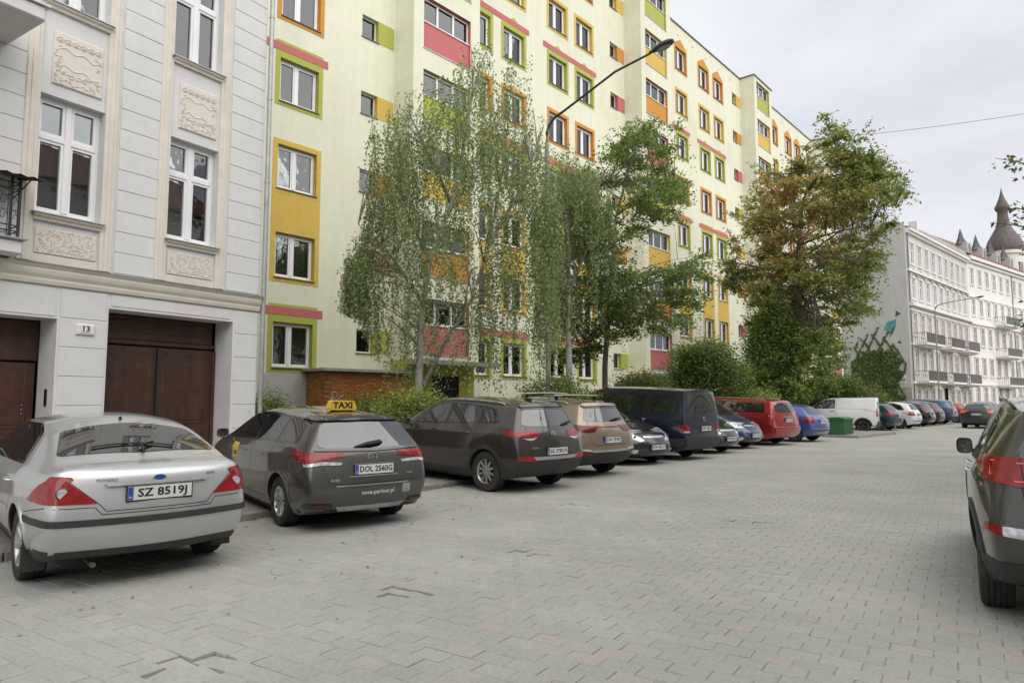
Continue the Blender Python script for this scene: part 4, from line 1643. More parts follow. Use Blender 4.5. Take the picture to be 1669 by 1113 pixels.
        for k in range(len(loops[0])):
            q = key.get(tuple(sorted((loops[0][k], loops[0][(k + 1) % n]))))
            if q is not None:
                vals[q] = max(vals[q], max(s.get('rcrease', 0.25), .4))
        cr.data.foreach_set("value", vals)
        bm = bmesh.new(); bm.from_mesh(me)
        bmesh.ops.recalc_face_normals(bm, faces=bm.faces[:])
        bm.to_mesh(me); bm.free()
        tmp = bpy.data.objects.new("tmp", me)
        md = tmp.modifiers.new("s", 'SUBSURF')
        md.levels = md.render_levels = s.get('lod', 2)
        sm = evaluated_mesh(tmp)
        # restore the nominal size
        co = np.empty(len(sm.vertices) * 3)
        sm.vertices.foreach_get("co", co)
        co = co.reshape(-1, 3)
        lo, hi = co.min(0), co.max(0)
        co[:, 0] *= self.W / (hi[0] - lo[0])
        co[:, 1] = (co[:, 1] - lo[1]) / (hi[1] - lo[1]) * self.L - self.L / 2
        z0 = s.get('gc', .2)
        co[:, 2] = z0 + (co[:, 2] - lo[2]) / (hi[2] - lo[2]) * (self.H - z0)
        sm.vertices.foreach_set("co", co.ravel())
        sm.update()
        self.bvh = BVHTree.FromPolygons([tuple(c) for c in co], [tuple(p.vertices) for p in sm.polygons])
        # wheel houses
        wr = s['wr']
        ax = [s['ro'], self.L - s['fo']]
        self.axles = ax
        cut = MB()
        ar = wr * s.get('archk', 1.13)
        for x in ax:
            for sg in (-1, 1):
                pr = []
                c = self.P(x, 0, wr + 0.01)
                h0, h1 = sg * (self.W / 2 - 0.30), sg * (self.W / 2 + 0.1)
                i = len(cut.v)
                nn = 28
                for h in (h0, h1):
                    for q in range(nn):
                        t = 2 * math.pi * q / nn
                        cut.v.append((h, c[1] + ar * math.cos(t), c[2] + ar * math.sin(t)))
                for q in range(nn):
                    q2 = (q + 1) % nn
                    cut.f.append((i + q, i + q2, i + nn + q2, i + nn + q)); cut.m.append(0)
                cut.f.append(tuple(i + q for q in reversed(range(nn)))); cut.m.append(0)
                cut.f.append(tuple(i + nn + q for q in range(nn))); cut.m.append(0)
        cm = cut.mesh("cut", [m_under])
        bm = bmesh.new(); bm.from_mesh(cm)
        bmesh.ops.recalc_face_normals(bm, faces=bm.faces[:])
        bm.to_mesh(cm); bm.free()
        co_ = bpy.data.objects.new("cut", cm)
        sm.materials.clear()
        sm.materials.append(self.paint)
        body = bpy.data.objects.new("body", sm)
        bo = body.modifiers.new("b", 'BOOLEAN')
        bo.operation = 'DIFFERENCE'
        bo.solver = 'EXACT'
        bo.object = co_
        bo.material_mode = 'TRANSFER'
        fm = evaluated_mesh(body, co_)
        fm.polygons.foreach_set("use_smooth", [True] * len(fm.polygons))
        fm.set_sharp_from_angle(angle=R(38))
        fm.name = "body"
        # underside and low skirts take the plastic / underbody finish
        mats = list(fm.materials)
        ui = next((i for i, q in enumerate(mats) if q == m_under), None)
        if ui is None:
            fm.materials.append(m_under); ui = len(fm.materials) - 1
        fm.materials.append(m_trim); ti = len(fm.materials) - 1
        skirt = s.get('skirt', 0)
        for p in fm.polygons:
            if p.material_index == 0 or mats[p.material_index] == self.paint:
                if p.normal.z < -0.75 and p.center.z < 0.5:
                    p.material_index = ui
                elif p.center.z < skirt:
                    p.material_index = ti
        self.body = link("body", fm, self.root)

    # ---- projected features
    def hit(self, view, a, b, off=0.0):
        L = self.L
        if view == 'rear':
            o, d = Vector((a, -L, b)), Vector((0, 1, 0))
        elif view == 'front':
            o, d = Vector((a, L, b)), Vector((0, -1, 0))
        elif view == 'left':
            o, d = Vector((-3, a - L / 2, b)), Vector((1, 0, 0))
        elif view == 'right':
            o, d = Vector((3, a - L / 2, b)), Vector((-1, 0, 0))
        else:
            o, d = Vector((a, b - L / 2, 4)), Vector((0, 0, -1))
        p, nrm, i, _ = self.bvh.ray_cast(o, d)
        if p is None:
            p, nrm, i, _ = self.bvh.find_nearest(o + d * (L / 2 if view in ('rear', 'front') else 3 - self.W / 2 if view != 'top' else 3))
        if nrm.dot(d) > 0:
            nrm = -nrm
        return p + nrm * off, nrm

    def patch(self, pts, view, name, m, parent=None, off=0.004, thick=0.012, grid=0.06, both=None, mb=None):
        """a panel with outline pts laid on the shell; both: mirrored twin for rear/front/top outlines"""
        bm = bmesh.new()
        vs_ = [bm.verts.new((p[0], p[1], 0)) for p in pts]
        bm.faces.new(vs_)
        bmesh.ops.triangulate(bm, faces=bm.faces[:])
        us = [p[0] for p in pts]; ws = [p[1] for p in pts]
        for ax, lo, hi in ((0, min(us), max(us)), (1, min(ws), max(ws))):
            k = int((hi - lo) / grid)
            for q in range(1, k + 1):
                c = lo + (hi - lo) * q / (k + 1)
                co = (c, 0, 0) if ax == 0 else (0, c, 0)
                no = (1, 0, 0) if ax == 0 else (0, 1, 0)
                bmesh.ops.bisect_plane(bm, geom=bm.verts[:] + bm.edges[:] + bm.faces[:], plane_co=co, plane_no=no, dist=1e-5)
        bm.verts.ensure_lookup_table()
        nor = {}
        for q in bm.verts:
            p, nn = self.hit(view, q.co.x, q.co.y, off)
            q.co = p
            nor[q] = nn
        be = [e for e in bm.edges if len(e.link_faces) == 1]
        ret = bmesh.ops.extrude_edge_only(bm, edges=be)
        nv = [q for q in ret['geom'] if isinstance(q, bmesh.types.BMVert)]
        for q in nv:
            # match the source vertex by position
            src = min((e.other_vert(q) for e in q.link_edges if e.other_vert(q) in nor), key=lambda w: (w.co - q.co).length)
            q.co = src.co - nor[src] * (thick + off)
        bmesh.ops.recalc_face_normals(bm, faces=bm.faces[:])
        # orient outward
        fsum = sum((1 if f.normal.dot(nor[f.verts[0]]) > 0 else -1) for f in bm.faces if f.verts[0] in nor and all(v_ in nor for v_ in f.verts))
        if fsum < 0:
            bmesh.ops.reverse_faces(bm, faces=bm.faces[:])
        me = bpy.data.meshes.new(name)
        bm.to_mesh(me); bm.free()
        me.materials.append(m)
        me.polygons.foreach_set("use_smooth", [True] * len(me.polygons))
        me.set_sharp_from_angle(angle=R(50))
        return link(name, me, parent or self.root)

    def sidepatch(self, pts, name, m, **k):
        return [self.patch(pts, 'left', name, m, **k), self.patch(pts, 'right', name, m, **k)]

    def mirpatch(self, pts, view, name, m, **k):
        return [self.patch(pts, view, name, m, **k), self.patch([(-a, b) for a, b in reversed(pts)], view, name, m, **k)]

    def seam(self, lines, view, w=0.007, m=None, name="shut_line", off=0.0015):
        mb = MB()
        for pl in lines:
            pts = []
            for (a, b), (c, d) in zip(pl, pl[1:]):
                k = max(1, int(math.hypot(c - a, d - b) / 0.05))
                pts += [(lerp(a, c, q / k), lerp(b, d, q / k)) for q in range(k)]
            pts.append(pl[-1])
            H_ = [self.hit(view, a, b, off) for a, b in pts]
            for i in range(len(H_) - 1):
                (p, n1), (q, n2) = H_[i], H_[i + 1]
                t = (q - p)
                if t.length < 1e-6 or t.length > 0.25:
                    continue
                s1 = t.cross(n1).normalized() * w / 2
                s2 = t.cross(n2).normalized() * w / 2
                mb.face([p - s1, q - s2, q + s2, p + s1])
        if mb.f:
            return mb.build(name, m or m_black, self.root)

    def bar(self, pts, view, r, m, name, lift=0.0, parent=None, n=6):
        """tube following surface points"""
        P = []
        for k, (a, b) in enumerate(pts):
            l_ = lift if 0 < k < len(pts) - 1 or lift < .02 else 0.0
            p, nn = self.hit(view, a, b, l_)
            P.append(p)
        return MB().tube(P, r, n).build(name, m, parent or self.root, smooth=True)

    def wheels(self, style='multi', spokes=10, rim=0.66, rimmat=None):
        wr = self.s['wr']
        wd = self.s.get('tw', 0.205)
        rr = wr * rim
        t = MB()
        h = wd / 2
        pr = [(rr * .95, -h * .86), (rr, -h * .9), (rr + (wr - rr) * .45, -h), (wr * .955, -h * .93), (wr * .99, -h * .78)]
        gz = [-.5, -.17, .17, .5]
        for g_ in gz:
            pr += [(wr, h * (g_ - .06)), (wr - .007, h * (g_ - .045)), (wr - .007, h * (g_ + .045)), (wr, h * (g_ + .06))]
        pr += [(wr * .99, h * .78), (wr * .955, h * .93), (rr + (wr - rr) * .45, h), (rr, h * .9), (rr * .95, h * .86)]
        t.lathe(pr, 40, axis='x')
        tm = t.mesh("tyre", m_tyre, smooth=True)
        r_ = MB()
        r_.lathe([(rr * .97, -h * .8), (rr * .90, -h * .5), (rr * .88, h * .3), (rr * .93, h * .78), (rr, h * .90), (rr * 1.02, h * .86)], 36, axis='x', m=0)
        r_.lathe([(0, h * .25), (rr * .9, h * .25)], 36, axis='x', m=1)
        for k in range(spokes):
            a = 2 * math.pi * k / spokes
            tw_ = 0.5 if style == 'turbine' else 0.0
            wi, wo = (0.055, 0.05) if spokes > 7 else (0.075, 0.085)
            if style == 'hub':
                wi, wo = 0.05, 0.075
            wi, wo = wi * rr / .2 * .8, wo * rr / .2 * .8
            i = len(r_.v)
            for (rad, wdt, hx, da) in ((rr * .12, wi, h * .62, 0), (rr * .55, (wi + wo) / 2, h * .74, tw_ * .3), (rr * .95, wo, h * .80, tw_ * .55)):
                ca, sa = math.cos(a + da), math.sin(a + da)
                for (dw, dh) in ((-wdt / 2, -.025), (-wdt / 2 * .7, 0), (wdt / 2 * .7, 0), (wdt / 2, -.025)):
                    r_.v.append((hx + dh, ca * rad - sa * dw, sa * rad + ca * dw))
            for q in range(2):
                for c in range(3):
                    p = i + q * 4 + c
                    r_.f.append((p, p + 1, p + 5, p + 4)); r_.m.append(0)
        r_.lathe([(rr * .27, h * .5), (rr * .27, h * .64), (rr * .22, h * .70), (0.0, h * .72)], 20, axis='x', m=0)
        for k in range(5):
            a = 2 * math.pi * k / 5 + .3
            r_.lathe([(rr * .035, h * .6), (rr * .035, h * .715), (0, h * .716)], 6, (0, rr * .18 * math.cos(a), rr * .18 * math.sin(a)), 'x', m=1)
        rm_ = r_.mesh("rim", [rimmat or m_alloy, m_under], smooth=True)
        tr_ = self.W / 2 - h - self.s.get('wi', 0.035)
        for x in self.axles:
            for sg in (-1, 1):
                p = self.P(x, sg * tr_, wr)
                w = link("wheel", tm, self.root, p, (rng.uniform(0, 6), 0, 0 if sg > 0 else math.pi))
                w.name = "wheel"
                link("rim", rm_, w)
        # axle / floor so the far side does not show through
        MB().box(-self.W / 2 + .29, self.W / 2 - .29, -self.L / 2 + .85, self.L / 2 - .75, self.s.get('gc', .2) - .05, self.s.get('gc', .2) + .08).build("underbody", m_under, self.root)

        a_, b_ = self.axles[0] + self.s['wr'] * 1.2 - self.L / 2, self.axles[1] - self.s['wr'] * 1.2 - self.L / 2
        MB().box(-self.W / 2 + .10, self.W / 2 - .10, a_, b_, self.s.get('gc', .2) - .035, self.s.get('gc', .2) + .06).build("underfloor_shade_box", m_under, self.root)  # added box that blocks side light, so the ground beneath stays darker

    def mirror(self, x, z, m=None, size=(0.175, 0.10, 0.14), gap=.035):
        for sg in (-1, 1):
            v_ = 'left' if sg < 0 else 'right'
            p, nn = self.hit(v_, x, z)
            w, d, h = size
            o = MB()
            cx = p.x + sg * (w / 2 + gap)
            rings = []
            for yy, k in ((-d * .47, .80), (-d * .5, .84), (-d * .5, .97), (-d * .42, 1.0), (0, .95), (d * .4, .72), (d * .62, .35)):
                rr_ = []
                for q in range(14):
                    t = 2 * math.pi * q / 14
                    ex = math.copysign(abs(math.cos(t)) ** .6, math.cos(t)) * w / 2 * k
                    ez = math.copysign(abs(math.sin(t)) ** .6, math.sin(t)) * h / 2 * k
                    o.v.append((cx + ex, p.y + yy, p.z + .05 + ez))
                    rr_.append(len(o.v) - 1)
                rings.append(rr_)
            for a, b in zip(rings, rings[1:]):
                for q in range(14):
                    o.f.append((a[q], a[(q + 1) % 14], b[(q + 1) % 14], b[q])); o.m.append(0)
            o.f.append(tuple(rings[-1])); o.m.append(0)
            o.f.append(tuple(reversed(rings[0]))); o.m.append(1)
            o.tube([(p.x - sg * .03, p.y, p.z - .01), (cx - sg * w * .3, p.y, p.z + .01)], .022, 6, m=2)
            o.build("wing_mirror", [m or self.paint, m_carglass, m_trim], self.root, smooth=True)

    def handles(self, xs, z, m=None):
        for x in xs:
            for v_ in ('left', 'right'):
                zz = z
                P_ = [self.hit(v_, x + dx, zz, l)[0] for dx, l in ((-.10, -.005), (-.085, .022), (0, .028), (.085, .022), (.10, -.005))]
                MB().tube(P_, [.010, .013, .014, .013, .010], 6).build("door_handle", m or self.paint, self.root, smooth=True)

    def plate(self, view, lat, z, txt, w=0.52, h=0.114, eu=True, tilt=0.0):
        p, nn = self.hit(view, lat, z, 0.012)
        sg = -1 if view == 'rear' else 1
        rot = (R(90) + tilt, 0, 0) if view == 'rear' else (R(90) + tilt, 0, math.pi)
        holder = MB().bbox(-w / 2 - .012, w / 2 + .012, -.004, .03, -h / 2 - .016, h / 2 + .012, .004).build("plate_holder", m_gloss, self.root, loc=p, rot=(tilt, 0, 0 if view == 'rear' else math.pi))
        pl_ = MB().box(-w / 2, w / 2, -.008, -.003, -h / 2, h / 2).build("license_plate", m_plate, self.root, loc=p, rot=(tilt, 0, 0 if view == 'rear' else math.pi))
        if eu:
            MB().box(-w / 2 + .001, -w / 2 + .042, -.0092, -.0078, -h / 2 + .002, h / 2 - .002).build("country_band", m_blue, pl_)
            link("lettering", text_mesh("PL", .028, m_plate), pl_, (-w / 2 + .021, -.0096, -h / 2 + .025), (R(90), 0, 0))
        tm = text_mesh(txt, .098, m_ink, 0.002)
        wx = max(q.co.x for q in tm.vertices) - min(q.co.x for q in tm.vertices)
        o = link("lettering", tm, pl_, (.021 if eu else 0, -.0094, 0), (R(90), 0, 0))
        av = w - (.075 if eu else .04)
        o.scale = (min(1.15, av / wx), 1.0, 1)
        return pl_

    def label_text(self, view, lat, z, txt, size, m, name="lettering", bold=0.0, off=.004, tilt=0.0):
        p, nn = self.hit(view, lat, z, off)
        me = text_mesh(txt, size, m, bold)
        # bend the letters onto the shell
        for v_ in me.vertices:
            sg = 1 if view == 'rear' else -1
            q, n2 = self.hit(view, lat + sg * v_.co.x, z + v_.co.y, off + v_.co.z * .5)
            v_.co = q
        me.update()
        return link(name, me, self.root)

    def badge(self, view, lat, z, r=0.05, m=None, sx=1.25, inner=True):
        p, nn = self.hit(view, lat, z, .002)
        o = MB()
        sg = -1 if view == 'rear' else 1
        for (ra, rb) in ((1.0, .82),):
            i = len(o.v)
            nn_ = 24
            for rad, yy in ((ra, 0), (ra * .96, .008), (rb * 1.03, .008), (rb, 0)):
                for q in range(nn_):
                    t = 2 * math.pi * q / nn_
                    o.v.append((r * sx * rad * math.cos(t), sg * yy, r * rad * math.sin(t)))
            for k in range(3):
                for q in range(nn_):
                    q2 = (q + 1) % nn_
                    o.f.append((i + k * nn_ + q, i + k * nn_ + q2, i + (k + 1) * nn_ + q2, i + (k + 1) * nn_ + q)); o.m.append(0)
        return o.build("badge", m or m_bright, self.root, smooth=True, loc=p), p

    def glass_set(self, side, rear=None, screen=None, trim=None, frame=0.012, quarter=None):
        """side: list of window outlines (x, z); rear / screen outlines"""
        for k, pts in enumerate(side):
            pts = rpoly(pts, .04)
            self.sidepatch(pts, "side_window", m_carglass, off=.005)
        if trim:
            self.sidepatch(rpoly(trim, .05), "window_trim", m_gloss, off=.002, thick=.006)
        if rear:
            self.patch(rpoly(rear, .05), 'rear', "rear_window", m_carglass, off=.005)
        if screen:
            self.patch(rpoly(screen, .08), 'top', "windscreen", m_carglass, off=.005)

    def place(self, axle_xy, rz_deg, rear=True, step=0.0, z0=0.0):
        """put the rear (or front) axle's midpoint at axle_xy; step: how much higher the other axle stands"""
        ax = self.axles[0] if rear else self.axles[1]
        wb = self.axles[1] - self.axles[0]
        pitch = math.atan2(step, wb) * (1 if rear else -1)
        self.root.rotation_euler = (pitch, 0, R(rz_deg))
        off = Matrix.Rotation(R(rz_deg), 4, 'Z') @ Matrix.Rotation(pitch, 4, 'X') @ Vector((0, ax - self.L / 2, 0))
        self.root.location = (axle_xy[0] - off.x, axle_xy[1] - off.y, z0 - off.z)
        return self

    def tag(self, label, group="cars parked along the kerb", cat="car"):
        tag(self.root, label, cat, group)
        return self
# ------------------------------------------------------------------ the cars
def mirror_pts(half):
    """outline of the right half (lat >= 0, from the middle top round to the middle bottom) -> full outline"""
    return half + [(-a, b) for a, b in reversed(half) if a > 1e-6]


ROW = dict(step=KH if 'KH' in globals() else 0.09)
m_steelpipe = mat("exhaust_steel", (.16, .15, .14), .5, metal=.6, var=.2, scale=8)
p_silver = paint("silver_paint", (0.56, 0.57, 0.575), 0.7, 0.36)
p_brown = paint("grey_brown_paint", (0.080, 0.077, 0.072), 0.45, 0.31)
p_umber = paint("dark_umber_paint", (0.050, 0.044, 0.040), 0.4, 0.28)
p_beige = paint("beige_gold_paint", (0.29, 0.23, 0.165), 0.55, 0.3)
p_black = paint("black_car_paint", (0.016, 0.016, 0.018), 0.2, 0.25)
p_navy = paint("dark_navy_paint", (0.016, 0.019, 0.042), 0.25, 0.28)
p_blue = paint("mid_blue_paint", (0.03, 0.05, 0.115), 0.35, 0.28)
p_red = paint("bright_red_paint", (0.33, 0.02, 0.022), 0.3, 0.28)
p_cobalt = paint("violet_blue_paint", (0.085, 0.12, 0.36), 0.35, 0.3)
p_white = paint("white_car_paint", (0.80, 0.81, 0.82), 0.0, 0.3)
p_teal = paint("dark_teal_paint", (0.02, 0.055, 0.06), 0.3, 0.3)
p_steel = paint("steel_blue_paint", (0.06, 0.11, 0.20), 0.4, 0.3)
p_dgrey = paint("charcoal_paint", (0.05, 0.05, 0.053), 0.4, 0.3)
p_olive = paint("dark_olive_grey_paint", (0.062, 0.06, 0.048), 0.45, 0.3)


def common(c, spokes=10, style='multi', rim=.66, rimmat=None, mirz=None, mirx=None, mirm=None):
    c.wheels(style, spokes, rim, rimmat)
    c.mirror(mirx if mirx else c.s['xc'] - .28, mirz if mirz else c.s['belt'][1] + .02, mirm)


def lip(c, m=None, w=0.03, off=.006, name="arch_lip", a0=3, a1=177, thick=.01):
    """raised rim round each wheel opening"""
    wr = c.s['wr']
    r0 = wr * c.s.get('archk', 1.13)
    for x in c.axles:
        ring = []
        for k in range(19):
            t = R(a0 + (a1 - a0) * k / 18)
            ring.append((x + (r0 + .001) * math.cos(t), wr + .01 + (r0 + .001) * math.sin(t)))
        for k in reversed(range(19)):
            t = R(a0 + (a1 - a0) * k / 18)
            ring.append((x + (r0 + w) * math.cos(t), wr + .01 + (r0 + w) * math.sin(t)))
        ring = [(a, max(b, c.s.get('gc', .2) + .02)) for a, b in ring]
        c.sidepatch(ring, name, m or c.paint, off=off, thick=thick, grid=.09)


# ---- 1 silver liftback
def silver_saloon():
    s = dict(L=4.73, W=1.81, H=1.43, wr=.315, ro=1.03, fo=.945, gc=.25, belt=(1.01, .94), xc=3.62, xh=2.72, xr=1.28, zr=1.37, rw=.68, rwr=.64,
             hood=(.96, .76), deck=(.54, 1.05), x2=.46, zm=.60, lod=3, curv=.15, rcrease=.35, skirt=.352,
             rear=[(.24, .30, .80), (.15, .46, .87), (.13, .66, .895), (.20, .90, .86), (.23, 1.015, .81)], paint=p_silver, crease={0: .7, 2: .2, 3: .55, 4: .6, 5: .55})
    c = Car(s)
    c.glass_set(side=[[(1.24, 1.03), (2.02, 1.0), (2.0, 1.30), (1.66, 1.32), (1.42, 1.26)], [(2.10, 1.0), (3.38, .965), (2.62, 1.30), (2.10, 1.305)]],
                trim=[(1.18, 1.005), (3.47, .945), (2.66, 1.325), (1.64, 1.345), (1.37, 1.275)],
                screen=mirror_pts([(0, 2.86), (.50, 2.82), (.66, 3.55), (0, 3.72)]))
    # back window lies flat: outline taken from above
    c.patch(rpoly(mirror_pts([(0, .57), (.68, .66), (.56, 1.19), (0, 1.27)]), .05), 'top', "rear_window", m_carglass, off=.005)
    for pts in ([(.40, .66), (.60, .63), (.83, .64), (.885, .72), (.835, .93), (.80, .985), (.76, .985)],):
        pass
    # lamps: a tall triangle wrapping the corner
    c.mirpatch(rpoly([(.47, .765), (.86, .765), (.865, .82), (.82, .92), (.775, .985), (.735, .985), (.70, .965)], .015), 'rear', "tail_light", m_tailred, off=.008, grid=.04)
    c.sidepatch(rpoly([(.16, .765), (.56, .775), (.46, .84), (.34, .93), (.22, .99), (.17, .975)], .02), "tail_light", m_tailred, off=.008, grid=.04)
    for sg in (-1, 1):
        p, nn = c.hit('rear', sg * .71, .85, .010)
        MB().lathe([(.0, -.004), (.036, -.004), (.042, 0)], 20, (0, 0, 0), 'y').build("lamp_lens", m_clearlamp, c.root, loc=p)
        MB().lathe([(.052, -.001), (.044, -.006), (.042, -.001)], 20, (0, 0, 0), 'y').build("lamp_ring", m_taildark, c.root, loc=p)
    c.seam([[(-.71, .985), (-.455, .755), (-.41, .70), (.41, .70), (.455, .755), (.71, .985)]], 'rear')
    # number plate recess and chrome-edged lip
    c.patch(rpoly([(-.36, .755), (.36, .755), (.40, .895), (-.40, .895)], .03), 'rear', "plate_recess", p_silver, off=-.004, thick=.004)
    c.patch([(-.40, .895), (.40, .895), (.42, .92), (-.42, .92)], 'rear', "boot_lip", p_silver, off=.03, thick=.03)
    c.plate('rear', .0, .828, "SZ 8519J")
    c.badge('rear', 0, .948, .028, m_chrome, 2.0)
    p, nn = c.hit('rear', 0, .948, .004)
    MB().lathe([(0, -.003), (.026, -.003), (.028, 0)], 20, (0, 0, 0), 'y').build("badge_field", m_blue, c.root, loc=p).scale = (2.0, 1, 1)
    c.label_text('rear', -.40, .945, "MONDEO", .036, m_trim)
    c.label_text('rear', .46, .95, "ZETEC", .028, m_trim)
    # bumper rub strip, dark valance
    c.patch([(-.86, .585), (.86, .585), (.86, .64), (-.86, .64)], 'rear', "rub_strip", m_trim, off=.012, thick=.012, grid=.05)
    c.sidepatch([(.16, .585), (.66, .585), (.66, .635), (.16, .64)], "rub_strip", m_trim, off=.012, thick=.012)
    c.patch([(-.78, .26), (.78, .26), (.84, .375), (-.84, .375)], 'rear', "valance", m_trim, off=.006, thick=.01)
    c.seam([[(-.88, .735), (-.49, .735), (-.44, .675), (.44, .675), (.49, .735), (.88, .735)]], 'rear')
    for v_ in ('left', 'right'):
        c.seam([[(2.06, .985), (2.02, .32)], [(3.36, .95), (3.46, .60), (3.44, .33)], [(1.22, .985), (1.40, .62), (1.55, .34)], [(.66, .36), (.66, .66), (.22, .74)], [(1.55, .33), (3.44, .33)]], v_)
    c.sidepatch([(1.42, .56), (3.42, .56), (3.42, .60), (1.42, .60)], "rub_strip", p_silver, off=.012, thick=.012)
    c.handles((1.48, 2.32), .845)
    lip(c, w=.05, off=.010)
    # wiper on the back window
    P_ = [c.hit('top', -.16 + .04 * k, .735 - .0005 * k * k, .020)[0] for k in range(-6, 12)]
    MB().tube(P_, .009, 5).build("wiper", m_black, c.root)
    MB().tube([c.hit('top', 0, .56, .02)[0], c.hit('top', .0, .66, .035)[0], c.hit('top', .12, .73, .03)[0]], .014, 6).build("wiper_arm", m_black, c.root)
    p, nn = c.hit('top', 0, 1.40)
    MB().lathe([(.016, 0), (.013, .03), (.0, .035)], 8, tuple(p)).build("antenna_base", m_black, c.root)
    # exhaust, mud flap
    MB().tube([c.P(.45, -.45, .235), c.P(.20, -.45, .23)], .024, 10).build("exhaust_pipe", m_steelpipe, c.root)
    for sg in (-1, 1):
        MB().box(sg * .80 - .09, sg * .80 + .09, c.P(.68, 0, 0)[1] - .008, c.P(.68, 0, 0)[1] + .008, .14, .36).build("mud_flap", m_trim, c.root)
    # lamps at the nose
    c.mirpatch(rpoly([(.45, .62), (.84, .62), (.86, .76), (.52, .74)], .03), 'front', "headlight", m_clearlamp, off=.006)
    c.patch(rpoly([(-.38, .60), (.38, .60), (.36, .72), (-.36, .72)], .03), 'front', "grille", m_gloss, off=.006)
    common(c, 7, 'hub', .66)
    return c


# ---- 2 estate taxi
def taxi_estate():
    s = dict(L=4.56, W=1.76, H=1.475, wr=.312, ro=1.00, fo=.96, gc=.19, belt=(1.03, .95), xc=3.52, xh=2.66, xr=.46, zr=1.40, rw=.68, rwr=.63,
             hood=(.99, .80), x2=.46, zm=.58, lod=3, curv=.12, rcrease=.3,
             rear=[(.16, .28, .82), (.07, .46, .90), (.08, .66, .925), (.17, .90, .90), (.22, 1.02, .84)], paint=p_brown)
    c = Car(s)
    c.glass_set(side=[[(.66, 1.085), (1.20, 1.06), (1.20, 1.345), (.90, 1.345), (.72, 1.28)], [(1.26, 1.06), (2.02, 1.03), (2.02, 1.36), (1.26, 1.35)], [(2.10, 1.03), (3.30, .985), (2.58, 1.345), (2.10, 1.36)]],
                trim=[(.60, 1.06), (3.40, .965), (2.62, 1.37), (1.5, 1.385), (.86, 1.365), (.66, 1.29)],
                rear=mirror_pts([(0, 1.345), (.50, 1.33), (.57, 1.29), (.66, 1.06), (.60, 1.035), (0, 1.02)]),
                screen=mirror_pts([(0, 2.80), (.50, 2.76), (.66, 3.46), (0, 3.62)]))
    c.patch(rpoly(mirror_pts([(0, 1.395), (.52, 1.38), (.60, 1.35), (.56, 1.335), (0, 1.35)]), .01), 'rear', "roof_spoiler", m_gloss, off=.03, thick=.03)
    c.patch(mirror_pts([(0, 1.018), (.62, 1.03), (.72, 1.0), (0, .985)]), 'rear', "tailgate_ridge", p_brown, off=.018, thick=.018)
    c.mirpatch(rpoly([(.34, .93), (.62, .965), (.83, 1.0), (.86, .97), (.83, .86), (.66, .885)], .012), 'rear', "tail_light", m_tailred, off=.010, grid=.04)
    c.sidepatch(rpoly([(.14, .98), (.62, 1.0), (.50, .93), (.30, .85), (.17, .86)], .015), "tail_light", m_tailred, off=.010, grid=.04)
    c.mirpatch(rpoly([(.40, .865), (.66, .88), (.82, .855), (.82, .82), (.66, .84), (.42, .835)], .01), 'rear', "reversing_light", m_clearlamp, off=.008, grid=.04)
    c.plate('rear', .0, .775, "DOL 2560G")
    c.patch([(-.33, .69), (.33, .69), (.33, .705), (-.33, .705)], 'rear', "chrome_strip", m_chrome, off=.01, thick=.012)
    c.badge('rear', 0, .925, .052, m_bright, 1.3)
    b, p = c.badge('rear', 0, .928, .034, m_bright, .55)
    b2, p = c.badge('rear', 0, .944, .018, m_bright, 1.6)
    c.label_text('rear', -.50, .66, "AURIS", .042, m_bright)
    c.label_text('rear', .52, .70, "HYBRID", .028, m_bright)
    c.label_text('rear', .05, .50, "nova-partner.pl", .072, m_sticker, bold=.0005, off=.006)
    c.patch([(.40, .46), (.52, .46), (.52, .57), (.40, .57)], 'rear', "sticker", mat("grey_sticker", (.32, .32, .32), .6, var=.5, scale=60), off=.004, thick=.003)
    c.patch([(-.48, .585), (.48, .585), (.50, .60), (-.50, .60)], 'rear', "chrome_strip", m_alloy, off=.006, thick=.006)
    c.patch([(-.42, .285), (.42, .285), (.46, .34), (-.46, .34)], 'rear', "bumper_strip", m_alloy, off=.012, thick=.012)
    c.patch([(-.76, .20), (.76, .20), (.80, .285), (-.80, .285)], 'rear', "valance", m_trim, off=.006, thick=.01)
    c.mirpatch(rpoly([(.50, .315), (.80, .33), (.80, .395), (.52, .385)], .025), 'rear', "fog_light_surround", m_gloss, off=.008)
    c.mirpatch(rpoly([(.54, .335), (.74, .343), (.74, .38), (.55, .372)], .015), 'rear', "reflector", m_taildark, off=.014)
    c.seam([[(-.60, 1.03), (-.66, .90), (-.58, .64), (-.50, .61), (.50, .61), (.58, .64), (.66, .90), (.60, 1.03)]], 'rear')
    for v_ in ('left', 'right'):
        c.seam([[(2.06, 1.03), (2.04, .30)], [(3.28, .97), (3.40, .60), (3.36, .32)], [(1.24, 1.05), (1.34, .70), (1.50, .33)], [(1.50, .31), (3.36, .31)], [(.62, .34), (.62, .62), (.20, .80)]], v_)
    c.seam([[(.70, .62), (.88, .62), (.88, .76), (.70, .76), (.70, .62)]], 'left', .005)
    c.handles((1.50, 2.34), .86)
    lip(c, w=.035, off=.008)
    c.sidepatch(rpoly([(2.62, .70), (2.86, .70), (2.86, .92), (2.62, .92)], .02), "door_sticker", m_taxi, off=.003, thick=.003)
    c.sidepatch([(2.66, .74), (2.82, .74), (2.82, .80), (2.66, .80)], "sticker_print", mat("brown_print", (.22, .12, .03), .6, var=.6, scale=50), off=.0065, thick=.002)
    for side_x in (-1, 1):
        c.bar([(1.30, 1.40), (1.9, 1.425)] if False else [(side_x * .60, .60), (side_x * .60, 1.1), (side_x * .60, 1.9), (side_x * .585, 2.5)], 'top', .010, m_gloss, "roof_trim", .004)
    # wiper
    P_ = [c.hit('rear', .05 + .03 * k, 1.045 + .0012 * k * k, .02)[0] for k in range(-4, 10)]
